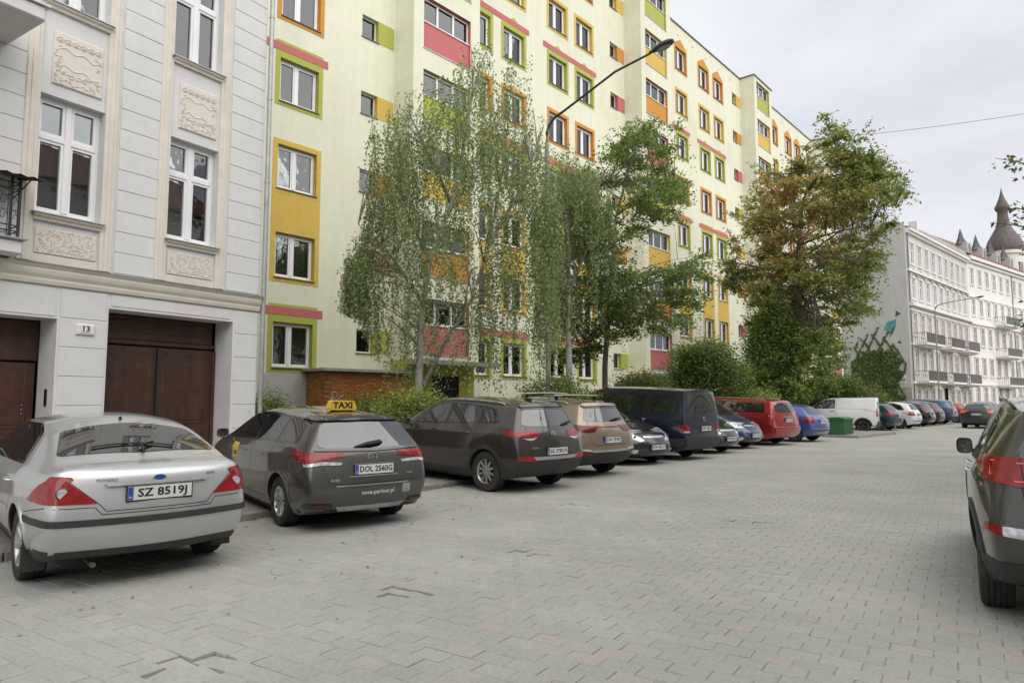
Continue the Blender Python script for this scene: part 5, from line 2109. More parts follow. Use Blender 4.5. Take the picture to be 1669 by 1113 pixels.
    MB().tube([c.hit('rear', -.22, 1.035, .02)[0], c.hit('rear', -.05, 1.055, .05)[0], c.hit('rear', .12, 1.075, .045)[0], c.hit('rear', .16, 1.07, .02)[0]], [.012, .026, .026, .012], 7).build("wiper", m_black, c.root, smooth=True)
    # taxi roof sign
    p, nn = c.hit('top', -.02, 1.02)
    sg = MB()
    y0, z0 = p.y, p.z + .012
    prof = [(-.20, .0), (.20, .0), (.20, .03), (.165, .125), (-.165, .125), (-.20, .03)]
    sg.prism([(a, z0 + b) for a, b in rpoly(prof, .02)], y0 - .055, y0 + .055)
    so = sg.build("roof_sign", m_taxi, c.root, loc=(p.x, 0, 0))
    link("lettering", text_mesh("TAXI", .115, m_ink, .004), so, (0, y0 - .0565, z0 + .062), (R(90), 0, 0)).scale = (1.1, 1, 1)
    MB().box(-.14, .14, y0 - .04, y0 + .04, z0 - .016, z0).build("sign_foot", m_black, so)
    c.mirpatch(rpoly([(.45, .66), (.83, .70), (.85, .80), (.52, .74)], .03), 'front', "headlight", m_clearlamp, off=.006)
    c.patch(rpoly([(-.6, .30), (.6, .30), (.55, .52), (-.55, .52)], .04), 'front', "grille", m_gloss, off=.006)
    common(c, 10, 'turbine', .64)
    return c


# ---- crossovers
def crossover(s_extra, lamp=None):
    s = dict(L=4.475, W=1.85, H=1.63, wr=.35, ro=.905, fo=.90, gc=.23, belt=(1.13, 1.03), xc=3.42, xh=2.60, xr=.40, zr=1.555, rw=.68, rwr=.62,
             hood=(1.09, .92), x2=.46, zm=.66, lod=3, curv=.12, rcrease=.3, skirt=0.0, archk=1.10, tw=.225,
             rear=[(.20, .34, .84), (.06, .52, .91), (.07, .74, .93), (.15, 1.0, .90), (.24, 1.14, .83)])
    s.update(s_extra)
    c = Car(s)
    lip(c, m_trim, w=.075, off=.012, name="arch_cladding", a0=-14, a1=194, thick=.014)
    c.sidepatch([(1.22, .24), (3.24, .24), (3.24, .345), (1.22, .345)], "sill_cladding", m_trim, off=.012, thick=.012)
    return c


def tucson():
    c = crossover(dict(paint=p_umber, lod=3))
    c.glass_set(side=[[(.70, 1.24), (1.06, 1.19), (1.10, 1.41), (.90, 1.42)], [(1.16, 1.185), (2.0, 1.15), (2.0, 1.485), (1.20, 1.45)], [(2.08, 1.15), (3.18, 1.10), (2.56, 1.455), (2.08, 1.49)]],
                trim=[(.64, 1.20), (3.30, 1.07), (2.60, 1.48), (2.0, 1.515), (1.15, 1.475), (.86, 1.43)],
                rear=mirror_pts([(0, 1.46), (.50, 1.44), (.55, 1.40), (.66, 1.19), (.60, 1.165), (0, 1.15)]),
                screen=mirror_pts([(0, 2.72), (.52, 2.68), (.70, 3.36), (0, 3.52)]))
    c.patch(rpoly(mirror_pts([(0, 1.54), (.50, 1.525), (.58, 1.49), (.54, 1.47), (0, 1.485)]), .01), 'rear', "roof_spoiler", p_umber, off=.03, thick=.04)
    c.patch(rpoly(mirror_pts([(0, 1.478), (.54, 1.462), (.54, 1.44), (0, 1.455)]), .005), 'rear', "spoiler_shadow", m_gloss, off=.012, thick=.012)
    c.mirpatch(rpoly([(.34, 1.04), (.56, 1.05), (.86, 1.08), (.87, 1.0), (.62, .96), (.40, .985)], .015), 'rear', "tail_light", m_tailred, off=.010, grid=.04)
    c.mirpatch(rpoly([(.42, .972), (.62, .955), (.74, .97), (.60, .925), (.52, .93)], .008), 'rear', "reversing_light", m_clearlamp, off=.012, grid=.04)
    c.sidepatch(rpoly([(.14, 1.075), (.56, 1.08), (.42, 1.02), (.26, .985), (.15, 1.0)], .015), "tail_light", m_tailred, off=.010, grid=.04)
    c.plate('rear', 0, .735, "SG 378CH")
    c.badge('rear', .0, 1.03, .05, m_bright, 1.3)
    link("lettering", text_mesh("H", .08, m_bright, .004), c.root, c.hit('rear', 0, 1.03, .008)[0], (R(90), R(12), 0))
    c.label_text('rear', -.50, .80, "TUCSON", .036, m_bright)
    c.seam([[(-.58, 1.17), (-.63, 1.0), (-.60, .80), (-.52, .665), (.52, .665), (.60, .80), (.63, 1.0), (.58, 1.17)]], 'rear')
    c.patch([(-.62, .60), (.62, .60), (.66, .655), (-.66, .655)], 'rear', "bumper_strip", m_alloy, off=.014, thick=.014)
    c.patch(rpoly([(-.80, .28), (.80, .28), (.84, .55), (.66, .595), (-.66, .595), (-.84, .55)], .03), 'rear', "bumper_cladding", m_trim, off=.010, thick=.012)
    c.mirpatch(rpoly([(.46, .575), (.84, .60), (.84, .685), (.62, .68)], .02), 'rear', "reflector", m_tailred, off=.016)
    c.mirpatch(rpoly([(.62, .70), (.84, .70), (.80, .90), (.70, .92)], .03), 'rear', "corner_crease", p_umber, off=.008, thick=.01)
    c.sidepatch([(.12, .30), (.50, .30), (.50, .52), (.14, .56)], "bumper_cladding", m_trim, off=.008, thick=.01)
    for v_ in ('left', 'right'):
        c.seam([[(2.04, 1.15), (2.0, .36)], [(3.16, 1.09), (3.28, .70), (3.24, .36)], [(1.14, 1.18), (1.20, .88), (1.36, .60)], [(.62, .62), (.22, .93)]], v_)
    c.handles((1.42, 2.30), 1.0)
    for sx in (-1, 1):
        c.bar([(sx * .60, .72), (sx * .605, .80), (sx * .615, 1.2), (sx * .62, 1.9), (sx * .60, 2.42), (sx * .59, 2.50)], 'top', .014, m_alloy, "roof_rail", .035)
    MB().tube([c.hit('rear', .30, 1.17, .02)[0], c.hit('rear', .40, 1.185, .045)[0], c.hit('rear', .55, 1.20, .04)[0], c.hit('rear', .58, 1.20, .015)[0]], [.014, .024, .022, .01], 7).build("wiper", m_black, c.root, smooth=True)
    p, nn = c.hit('top', 0, .75)
    MB().slab([(-.03, -.08), (.03, -.08), (.022, .02), (0, .09), (-.022, .02)], -.02, .045).build("shark_fin", p_umber, c.root, loc=p)
    c.mirpatch(rpoly([(.5, .80), (.86, .84), (.88, .93), (.55, .88)], .03), 'front', "headlight", m_clearlamp, off=.006)
    c.patch(rpoly([(-.5, .62), (.5, .62), (.52, .86), (-.52, .86)], .05), 'front', "grille", m_gloss, off=.006)
    common(c, 10, 'multi', .64)
    return c


def sportage(s_extra, lamps='slim', plate=None, rack=False):
    c = crossover(s_extra)
    pm = c.paint
    c.glass_set(side=[[(.78, 1.23), (1.10, 1.19), (1.14, 1.38), (.98, 1.40)], [(1.18, 1.185), (2.0, 1.15), (2.0, 1.485), (1.22, 1.43)], [(2.08, 1.15), (3.18, 1.10), (2.56, 1.455), (2.08, 1.49)]],
                trim=[(.72, 1.20), (3.30, 1.07), (2.60, 1.48), (2.0, 1.515), (1.15, 1.46), (.92, 1.415)],
                rear=mirror_pts([(0, 1.45), (.48, 1.43), (.54, 1.39), (.64, 1.20), (.56, 1.175), (0, 1.165)]),
                screen=mirror_pts([(0, 2.72), (.52, 2.68), (.70, 3.36), (0, 3.52)]))
    c.patch(rpoly(mirror_pts([(0, 1.535), (.48, 1.52), (.57, 1.485), (.53, 1.465), (0, 1.475)]), .01), 'rear', "roof_spoiler", pm, off=.035, thick=.045)
    c.patch(rpoly(mirror_pts([(0, 1.47), (.53, 1.458), (.53, 1.43), (0, 1.445)]), .005), 'rear', "spoiler_shadow", m_gloss, off=.014, thick=.014)
    if lamps == 'slim':
        c.mirpatch(rpoly([(.36, 1.045), (.86, 1.09), (.87, 1.06), (.84, .98), (.66, .955), (.46, .965)], .015), 'rear', "tail_light", m_taildark, off=.010, grid=.04)
        c.patch(mirror_pts([(0, 1.072), (.40, 1.075), (.86, 1.105), (.86, 1.085), (.40, 1.052), (0, 1.05)]), 'rear', "light_bar", m_tailred, off=.014, thick=.012)
        c.sidepatch(rpoly([(.14, 1.09), (.52, 1.12), (.42, 1.04), (.26, .98), (.15, .99)], .015), "tail_light", m_taildark, off=.010, grid=.04)
    else:
        c.mirpatch(rpoly([(.36, 1.16), (.62, 1.175), (.83, 1.185), (.86, 1.09), (.83, 1.02), (.62, .985), (.40, 1.04)], .02), 'rear', "tail_light", m_tailred, off=.012, grid=.04)
        c.sidepatch(rpoly([(.16, 1.185), (.38, 1.18), (.40, 1.11), (.34, 1.03), (.16, 1.015)], .02), "tail_light", m_tailred, off=.012, grid=.04)
        for sg in (-1, 1):
            c.bar([(sg * .40, 1.135), (sg * .62, 1.145), (sg * .77, 1.15), (sg * .785, 1.06), (sg * .64, 1.02), (sg * .46, 1.04)], 'rear', .006, mat("bright_red_lamp", (.85, .25, .22), .2, var=.1), "lamp_guide", .014)
        c.mirpatch(rpoly([(.38, 1.125), (.52, 1.13), (.52, 1.07), (.42, 1.065)], .01), 'rear', "reversing_light", m_clearlamp, off=.016, grid=.04)
        c.seam([[(.615, 1.18), (.60, .97)], [(-.615, 1.18), (-.60, .97)]], 'rear', .006, off=.016)
    c.plate('rear', 0, .80, plate or "DW 7E787")
    c.badge('rear', 0, .985, .034, m_chrome, 1.7)
    c.seam([[(-.56, 1.18), (-.62, 1.0), (-.60, .80), (-.52, .70), (.52, .70), (.60, .80), (.62, 1.0), (.56, 1.18)]], 'rear', .009)
    if lamps == 'slim':
        c.patch([(-.58, .565), (.58, .565), (.62, .60), (-.62, .60)], 'rear', "bumper_strip", m_alloy, off=.016, thick=.014)
        c.patch(rpoly([(-.82, .29), (.82, .29), (.86, .54), (.62, .562), (-.62, .562), (-.86, .54)], .03), 'rear', "bumper_cladding", m_trim, off=.010, thick=.012)
        c.mirpatch(rpoly([(.56, .50), (.84, .52), (.84, .63), (.66, .62)], .02), 'rear', "fog_light", m_taildark, off=.018)
        c.mirpatch(rpoly([(.54, .58), (.84, .60), (.84, .635), (.66, .625)], .01), 'rear', "reversing_light", m_clearlamp, off=.022)
        c.sidepatch([(.12, .30), (.50, .30), (.50, .52), (.14, .54)], "bumper_cladding", m_trim, off=.008, thick=.01)
    else:
        c.mirpatch(rpoly([(.36, .64), (.60, .645), (.60, .715), (.38, .71)], .015), 'rear', "reflector", m_tailred, off=.014)
        c.mirpatch(rpoly([(.60, .645), (.74, .655), (.74, .72), (.60, .715)], .01), 'rear', "reversing_light", m_clearlamp, off=.014)
        c.mirpatch(rpoly([(.74, .66), (.84, .672), (.84, .72), (.74, .72)], .01), 'rear', "reflector", m_tailred, off=.014)
        c.patch(rpoly([(-.84, .30), (.84, .30), (.87, .47), (-.87, .47)], .03), 'rear', "bumper_cladding", m_trim, off=.010, thick=.012)
        c.sidepatch([(.12, .30), (.46, .30), (.46, .45), (.14, .47)], "bumper_cladding", m_trim, off=.008, thick=.01)
    for v_ in ('left', 'right'):
        c.seam([[(2.04, 1.15), (2.0, .36)], [(3.16, 1.09), (3.28, .70), (3.24, .36)], [(1.14, 1.18), (1.20, .88), (1.36, .60)], [(.58, .62), (.20, .72)]], v_)
    c.handles((1.42, 2.30), 1.0, m_chrome if lamps != 'slim' else None)
    for sx in (-1, 1):
        c.bar([(sx * .60, .74), (sx * .605, .80), (sx * .615, 1.2), (sx * .62, 1.9), (sx * .60, 2.42), (sx * .59, 2.50)], 'top', .014, m_alloy if lamps == 'slim' else m_gloss, "roof_rail", .035)
    if rack:
        for x in (1.05, 1.95):
            z = c.hit('top', 0, x)[0].z + .075
            MB().tube([c.P(x, -.70, z - .005), c.P(x, -.3, z + .01), c.P(x, .3, z + .01), c.P(x, .70, z - .005)], .015, 8).build("roof_bar", m_alloy, c.root, smooth=True)
            for sx in (-1, 1):
                MB().box(sx * .62 - .022, sx * .62 + .022, c.P(x, 0, 0)[1] - .035, c.P(x, 0, 0)[1] + .035, z - .10, z - .01).build("bar_foot", m_black, c.root)
    MB().tube([c.hit('rear', .10, 1.185, .02)[0], c.hit('rear', .22, 1.195, .045)[0], c.hit('rear', .44, 1.21, .04)[0], c.hit('rear', .48, 1.21, .015)[0]], [.012, .022, .02, .01], 7).build("wiper", m_black, c.root, smooth=True)
    c.mirpatch(rpoly([(.5, .80), (.86, .84), (.88, .93), (.55, .88)], .03), 'front', "headlight", m_clearlamp, off=.006)
    c.patch(rpoly([(-.5, .62), (.5, .62), (.52, .80), (-.52, .80)], .05), 'front', "grille", m_gloss, off=.006)
    c.wheels('multi', 10 if lamps == 'slim' else 5, .64)
    c.mirror(c.s['xc'] - .30, c.s['belt'][1] + .03, m_gloss if lamps != 'slim' else None, (.15, .10, .17) if lamps != 'slim' else (.175, .10, .14), .0 if lamps != 'slim' else .035)
    return c


# ---- small hatchbacks seen from the nose
def nose_hatch(s_extra, lamp='big', plate="DW 4K217", badge=True):
    s = dict(L=4.0, W=1.735, H=1.48, wr=.30, ro=.68, fo=.80, gc=.19, belt=(1.06, .97), xc=3.02, xh=2.12, xr=.35, zr=1.40, rw=.66, rwr=.60,
             hood=(1.02, .80), x2=.42, zm=.58, lod=2, curv=.10, curvf=.16,
             rear=[(.16, .28, .82), (.06, .46, .90), (.07, .66, .925), (.12, .90, .90), (.20, 1.04, .82)],
             front=[(.16, .22, .80), (.08, .36, .89), (.08, .52, .91), (.22, .72, .90), (.34, .80, .82)])
    s.update(s_extra)
    c = Car(s)
    L, H = s['L'], s['H']
    zb0, zb1 = s['belt']
    xc, xh = s['xc'], s['xh']
    c.glass_set(side=[[(.62, zb0 + .06), (1.44, zb0 + .02), (1.44, H - .13), (.90, H - .16), (.72, H - .24)], [(1.50, zb0 + .02), (xc - .14, zb1 + .04), (xh - .02, H - .14), (1.50, H - .125)]],
                trim=[(.56, zb0 + .03), (xc - .04, zb1 + .01), (xh + .02, H - .11), (1.45, H - .10), (.86, H - .135), (.64, H - .24)],
                rear=mirror_pts([(0, H - .12), (.48, H - .14), (.62, zb0 + .04), (0, zb0 + .02)]),
                screen=mirror_pts([(0, xh + .16), (.50, xh + .12), (.66, xc - .06), (0, xc + .10)]))
    hf = s['hood'][1]
    if lamp == 'big':
        c.mirpatch(rpoly([(.36, hf - .17), (.52, hf - .20), (.84, hf - .06), (.85, hf + .04), (.76, hf + .09), (.60, hf - .01)], .03), 'front', "headlight", m_clearlamp, off=.008, grid=.04)
        c.sidepatch(rpoly([(L - .30, hf - .06), (L - .30, hf + .02), (L - .62, hf + .10), (L - .52, hf + .0)], .02), "headlight", m_clearlamp, off=.008, grid=.04)
    else:
        c.mirpatch(rpoly([(.42, hf - .16), (.80, hf - .15), (.84, hf - .0), (.80, hf + .03), (.52, hf - .04)], .03), 'front', "headlight", m_clearlamp, off=.008, grid=.04)
        c.sidepatch(rpoly([(L - .28, hf - .14), (L - .30, hf - .0), (L - .52, hf + .03), (L - .46, hf - .10)], .02), "headlight", m_clearlamp, off=.008, grid=.04)
    for sg in (-1, 1):
        p, nn = c.hit('front', sg * .60, hf - .10, .012)
        MB().lathe([(.05, 0), (.045, .004), (0, .003)], 16, (0, 0, 0), 'y').build("lamp_bowl", m_gloss, c.root, loc=p)
    c.patch(rpoly(mirror_pts([(0, hf - .07), (.36, hf - .075), (.38, hf - .11), (0, hf - .12)]), .01), 'front', "grille_bar", m_chrome, off=.016, thick=.016)
    c.patch(rpoly(mirror_pts([(0, hf - .125), (.36, hf - .12), (.34, hf - .19), (0, hf - .20)]), .01), 'front', "grille", m_gloss, off=.008)
    c.badge('front', 0, hf - .10, .05, m_chrome, 1.1)
    c.patch(rpoly([(-.52, .26), (.52, .26), (.46, .40), (-.46, .40)], .03), 'front', "lower_grille", m_gloss, off=.006)
    c.mirpatch(rpoly([(.60, .33), (.74, .33), (.74, .42), (.60, .42)], .03), 'front', "fog_light", m_clearlamp, off=.010)
    c.plate('front', 0, .47, plate)
    for v_ in ('left', 'right'):
        c.seam([[(1.47, zb0 + .02), (1.45, .30)], [(xc - .16, zb1), (xc - .05, .60), (xc - .1, .32)]], v_)
    c.seam([[(-.78, xc + .02), (-.76, L - .5)], [(.78, xc + .02), (.76, L - .5)]], 'top')
    c.handles((1.60,), .90)
    MB().tube([c.hit('top', -.1, xc + .10, .015)[0], c.hit('top', .35, xc + .04, .02)[0], c.hit('top', .58, xc - .02, .02)[0]], .009, 5).build("wiper", m_black, c.root)
    c.mirpatch(rpoly([(.66, .88), (.86, .88), (.82, 1.1), (.70, 1.1)], .03), 'rear', "tail_light", m_tailred, off=.008)
    lip(c, w=.03, off=.007)
    common(c, 7, 'multi', .66)
    return c


# ---- 6 long-sided passenger van
def van_t4():
    s = dict(L=4.79, W=1.84, H=1.94, wr=.32, ro=1.02, fo=.86, gc=.24, belt=(1.20, 1.12), xc=4.0, xh=3.38, xr=.14, zr=1.90, rw=.80, rwr=.80,
             hood=(1.16, .90), x2=.30, zm=.66, lod=3, curv=.05, tuck=.955, rcrease=.55, x3=1.3,
             rear=[(.10, .34, .90), (.03, .50, .95), (.04, .72, .955), (.05, 1.0, .95), (.06, 1.22, .93)], paint=p_navy)
    c = Car(s)
    c.glass_set(side=[[(.34, 1.26), (1.62, 1.25), (1.62, 1.74), (.36, 1.74)], [(1.72, 1.25), (2.70, 1.24), (2.70, 1.74), (1.72, 1.74)], [(2.80, 1.22), (3.86, 1.16), (3.42, 1.73), (2.80, 1.74)]],
                rear=mirror_pts([(0, 1.78), (.68, 1.77), (.72, 1.27), (0, 1.26)]), screen=mirror_pts([(0, 3.54), (.58, 3.50), (.70, 3.98), (0, 4.10)]))
    c.mirpatch(rpoly([(.68, .76), (.89, .76), (.89, .965), (.68, .965)], .01), 'rear', "tail_light", m_tailred, off=.010)
    c.mirpatch(rpoly([(.69, .77), (.88, .77), (.88, .81), (.69, .81)], .01), 'rear', "reversing_light", m_clearlamp, off=.014)
    c.seam([[(0, 1.86), (.76, 1.84), (.80, 1.22), (.70, .98), (.66, .64), (-.66, .64), (-.70, .98), (-.80, 1.22), (-.76, 1.84), (0, 1.86)]], 'rear', .012)
    c.seam([[(-.80, 1.225), (.80, 1.225)], [(-.66, 1.0), (.66, 1.0)]], 'rear', .010, m_dfilm)
    c.patch([(-.85, .38), (.85, .38), (.86, .62), (-.86, .62)], 'rear', "bumper", m_trim, off=.05, thick=.06)
    c.sidepatch([(.02, .40), (.62, .38), (.62, .60), (.02, .62)], "bumper", m_trim, off=.02, thick=.03)
    c.plate('rear', 0.1, .86, "DW 7283C")
    b, p = c.badge('rear', .05, 1.12, .06, m_chrome, 1.0)
    for v_ in ('left', 'right'):
        c.seam([[(1.67, 1.84), (1.67, .36)], [(2.75, 1.84), (2.75, .34)], [(.30, .96), (2.7, .94)], [(3.9, 1.12), (3.95, .7)]], v_, .010)
        c.seam([[(.25, 1.80), (3.4, 1.80)]], v_, .012, m_dfilm)
    c.handles((2.62, 3.0), 1.06, m_trim)
    c.mirpatch(rpoly([(.5, .72), (.84, .72), (.84, .88), (.5, .88)], .03), 'front', "headlight", m_clearlamp, off=.006)
    c.patch([(-.48, .72), (.48, .72), (.48, .88), (-.48, .88)], 'front', "grille", m_trim, off=.006)
    c.patch([(-.85, .32), (.85, .32), (.85, .56), (-.85, .56)], 'front', "bumper", m_trim, off=.02, thick=.03)
    lip(c, w=.03)
    common(c, 8, 'hub', .62, m_under, mirz=1.20)
    return c


# ---- 9 red people carrier
def red_minivan():
    s = dict(L=4.80, W=1.97, H=1.67, wr=.335, ro=1.0, fo=.98, gc=.22, belt=(1.14, 1.05), xc=3.62, xh=2.95, xr=.30, zr=1.60, rw=.72, rwr=.68,
             hood=(1.07, .86), x2=.42, zm=.66, lod=2, curv=.10, tuck=.94, rcrease=.4,
             rear=[(.14, .30, .86), (.03, .50, .93), (.05, .74, .945), (.12, 1.0, .92), (.17, 1.16, .88)], paint=p_red)
    c = Car(s)
    c.glass_set(side=[[(.55, 1.20), (1.55, 1.18), (1.55, 1.485), (.62, 1.455)], [(1.62, 1.18), (2.52, 1.15), (2.52, 1.50), (1.62, 1.49)], [(2.60, 1.15), (3.46, 1.11), (2.98, 1.475), (2.60, 1.50)]],
                trim=[(.48, 1.17), (3.54, 1.08), (3.0, 1.50), (2.5, 1.525), (.58, 1.485)],
                rear=mirror_pts([(0, 1.52), (.62, 1.50), (.70, 1.18), (0, 1.16)]), screen=mirror_pts([(0, 3.06), (.60, 3.02), (.74, 3.56), (0, 3.72)]))
    c.mirpatch(rpoly([(.74, .86), (.92, .86), (.92, 1.12), (.78, 1.14)], .02), 'rear', "tail_light", m_tailred, off=.010)
    c.patch([(-.36, 1.0), (.36, 1.0), (.36, 1.04), (-.36, 1.04)], 'rear', "chrome_strip", m_chrome, off=.012, thick=.014)
    c.plate('rear', 0, .90, "DW 295GN")
    c.patch([(-.88, .40), (.88, .40), (.90, .66), (-.90, .66)], 'rear', "bumper", p_red, off=.05, thick=.06)
    c.patch([(-.86, .67), (.86, .67), (.86, .69), (-.86, .69)], 'rear', "chrome_strip", m_alloy, off=.03, thick=.03)
    c.seam([[(0, 1.64), (.70, 1.60), (.78, 1.15), (.74, .72), (-.74, .72), (-.78, 1.15), (-.70, 1.60), (0, 1.64)]], 'rear', .009)
    for v_ in ('left', 'right'):
        c.seam([[(1.58, 1.58), (1.52, .30)], [(2.56, 1.56), (2.52, .3)], [(3.45, 1.08), (3.55, .32)]], v_, .009)
    for sx in (-1, 1):
        c.bar([(sx * .62, .6), (sx * .63, .75), (sx * .64, 1.6), (sx * .63, 2.5), (sx * .62, 2.7)], 'top', .018, m_alloy, "roof_rail", .04)
    c.handles((1.75, 2.7), 1.0)
    c.mirpatch(rpoly([(.5, .70), (.88, .72), (.88, .86), (.55, .84)], .03), 'front', "headlight", m_clearlamp, off=.006)
    lip(c)
    common(c, 9, 'multi', .64)
    return c


# ---- three-door / small hatchbacks seen from behind
def rear_hatch(s_extra, plate="DW 61AK", lampm=None, side_split=True, tall_lamp=True):
    s = dict(L=4.10, W=1.735, H=1.43, wr=.305, ro=.78, fo=.83, gc=.19, belt=(1.0, .93), xc=3.05, xh=2.18, xr=.62, zr=1.36, rw=.66, rwr=.60,
             hood=(.97, .78), x2=.42, zm=.58, lod=2, curv=.10,
             rear=[(.14, .28, .84), (.05, .46, .92), (.06, .64, .935), (.13, .86, .91), (.20, .98, .84)])
    s.update(s_extra)
    c = Car(s)
    L, H = s['L'], s['H']
    zb0, zb1 = s['belt']
    xc, xh = s['xc'], s['xh']
    xr_ = s['xr']
    if side_split:
        c.glass_set(side=[[(xr_ + .18, zb0 + .05), (1.56, zb0 + .02), (1.56, H - .125), (1.0, H - .14), (xr_ + .40, H - .20)], [(1.63, zb0 + .02), (xc - .14, zb1 + .04), (xh - .02, H - .14), (1.63, H - .12)]],
                    trim=[(xr_ + .10, zb0 + .02), (xc - .05, zb1 + .01), (xh + .02, H - .11), (1.6, H - .095), (1.0, H - .11), (xr_ + .34, H - .18)])
    c.patch(rpoly(mirror_pts([(0, H - .115), (.46, H - .13), (.62, zb0 + .06), (0, zb0 + .04)]), .05), 'rear', "rear_window", m_carglass, off=.005)
    c.patch(rpoly(mirror_pts([(0, xh + .14), (.50, xh + .10), (.64, xc - .06), (0, xc + .08)]), .08), 'top', "windscreen", m_carglass, off=.005)
    lm = lampm or m_tailred
    if tall_lamp:
        c.mirpatch(rpoly([(.58, .74), (.83, .74), (.84, .96), (.62, .97)], .03), 'rear', "tail_light", lm, off=.008)
        c.sidepatch(rpoly([(.13, .74), (.30, .75), (.34, .95), (.16, .96)], .03), "tail_light", lm, off=.008)
    else:
        c.mirpatch(rpoly([(.52, .84), (.84, .86), (.85, .98), (.60, .99)], .03), 'rear', "tail_light", lm, off=.008)
        c.sidepatch(rpoly([(.13, .85), (.40, .90), (.36, 1.0), (.16, .98)], .03), "tail_light", lm, off=.008)
    c.plate('rear', 0, .78, plate)
    c.badge('rear', 0, .92, .04, m_chrome, 1.4)
    c.patch([(-.80, .44), (.80, .44), (.80, .475), (-.80, .475)], 'rear', "rub_strip", m_trim, off=.010, thick=.012)
    c.patch([(-.78, .20), (.78, .20), (.80, .27), (-.80, .27)], 'rear', "valance", m_trim, off=.006, thick=.01)
    c.seam([[(-.58, 1.0), (-.60, .80), (-.52, .60), (.52, .60), (.60, .80), (.58, 1.0)]], 'rear')
    for v_ in ('left', 'right'):
        c.seam([[(1.60, zb0), (1.52, .30)], [(xc - .14, zb1), (xc - .05, .32)], [(.62, .34), (.62, .60), (.2, .68)]], v_)
    c.handles((1.76,), zb0 - .12)
    c.mirpatch(rpoly([(.5, .62), (.82, .64), (.83, .76), (.55, .74)], .03), 'front', "headlight", m_clearlamp, off=.006)
    lip(c, w=.03)
    common(c, s.get('spokes', 9), 'multi', .64)
    return c


# ---- 11 white panel van
def white_van():
    s = dict(L=3.86, W=1.72, H=1.72, wr=.305, ro=.66, fo=.74, gc=.20, belt=(1.10, 1.04), xc=3.06, xh=2.46, xr=.12, zr=1.78, rw=.80, rwr=.80,
             hood=(1.09, .90), x2=.30, zm=.64, lod=2, curv=.05, tuck=.96, rcrease=.5,
             rear=[(.10, .32, .90), (.03, .48, .95), (.04, .70, .955), (.05, .96, .95), (.06, 1.16, .935)], paint=p_white)
    c = Car(s)
    c.glass_set(side=[[(1.94, 1.14), (2.90, 1.10), (2.48, 1.52), (1.94, 1.55)]], trim=[(1.90, 1.11), (2.97, 1.07), (2.51, 1.55), (1.90, 1.58)],
                rear=mirror_pts([(0, 1.54), (.60, 1.52), (.64, 1.18), (0, 1.17)]), screen=mirror_pts([(0, 2.60), (.54, 2.56), (.66, 3.02), (0, 3.14)]))
    c.mirpatch(rpoly([(.70, .80), (.82, .80), (.82, 1.20), (.72, 1.20)], .02), 'rear', "tail_light", m_tailred, off=.010)
    c.sidepatch(rpoly([(.04, .80), (.10, .80), (.10, 1.20), (.05, 1.20)], .01), "tail_light", m_tailred, off=.008)
    c.plate('rear', 0, .90, "DW 2G514")
    c.patch([(-.84, .34), (.84, .34), (.86, .56), (-.86, .56)], 'rear', "bumper", m_trim, off=.03, thick=.04)
    for v_ in ('left', 'right'):
        c.seam([[(1.86, 1.62), (1.82, .32)], [(2.92, 1.07), (3.0, .34)], [(.3, 1.14), (1.8, 1.12)]], v_, .009)
    c.seam([[(0, 1.66), (0, .6)]], 'rear')
    c.handles((2.0,), .98, m_trim)
    lip(c, m_trim, w=.07, off=.012, thick=.014)
    c.sidepatch([(1.1, .40), (2.7, .40), (2.7, .48), (1.1, .48)], "rub_strip", m_trim, off=.010, thick=.012)
    c.mirpatch(rpoly([(.5, .72), (.82, .76), (.84, .96), (.6, .92)], .03), 'front', "headlight", m_clearlamp, off=.006)
    common(c, 6, 'hub', .60, m_dfilm, mirz=1.10, mirm=m_trim)
    return c
# ------------------------------------------------------------------ parking
silver_saloon().place((-3.81, 6.84), 44.0, True, KH).tag("silver liftback with a dark bumper strip in front of the wooden gate")
taxi_estate().place((-2.33, 9.38), 38.5, True, KH).tag("grey brown estate car with yellow TAXI roof sign beside the silver car")
tucson().place((0.14, 12.72), 45.0, True, KH).tag("dark umber crossover with silver roof rails next after the taxi")
sportage(dict(paint=p_beige), 'slim', "DW 7E787", rack=True).place((1.46, 14.92), 43.0, True, KH).tag("beige gold crossover carrying silver roof bars")
nose_hatch(dict(paint=p_black), 'big', "DW 4K217").place((3.06, 17.46), 38.5 + 180, False, KH).tag("black hatchback parked nose out between the beige crossover and the van")
van_t4().place((4.38, 19.06), 45.0, True, KH).tag("tall dark navy passenger van with black bumper", cat="van")
nose_hatch(dict(paint=p_black, L=3.9, W=1.70, H=1.50), 'big', "DW 8XC41").place((5.97, 21.0), 40.0 + 180, False, KH).tag("black hatchback nose out, mostly hidden behind the navy van")
nose_hatch(dict(paint=p_blue, L=4.2, W=1.76, H=1.58, belt=(1.08, 1.0), hood=(1.06, .86), xc=3.16, xh=2.30, fo=.85, wr=.315), 'flat', "DW 36GL").place((7.36, 22.98), 41.0 + 180, False, KH).tag("dark blue hatchback nose out beside the red people carrier")
red_minivan().place((9.10, 24.92), 41.5, True, KH).tag("bright red people carrier with silver roof rails")
rear_hatch(dict(paint=p_cobalt), "DW 61AK").place((11.32, 26.72), 42.5, True, KH).tag("violet blue hatchback beside the green bin")
white_van().place((17.38, 33.9), 58.0, True, KH).tag("white panel van with black wheel arch trim", cat="van")
rear_hatch(dict(paint=p_teal, L=4.3, H=1.42), "DW 903T").place((19.6, 36.2), 44, True, KH).tag("dark teal hatchback between the white van and the white hatchback")
rear_hatch(dict(paint=p_white, L=4.0, H=1.46, xr=.45), "DW 7P44", tall_lamp=True).place((21.95, 38.45), 44.5, True, KH).tag("small white hatchback with black side windows")
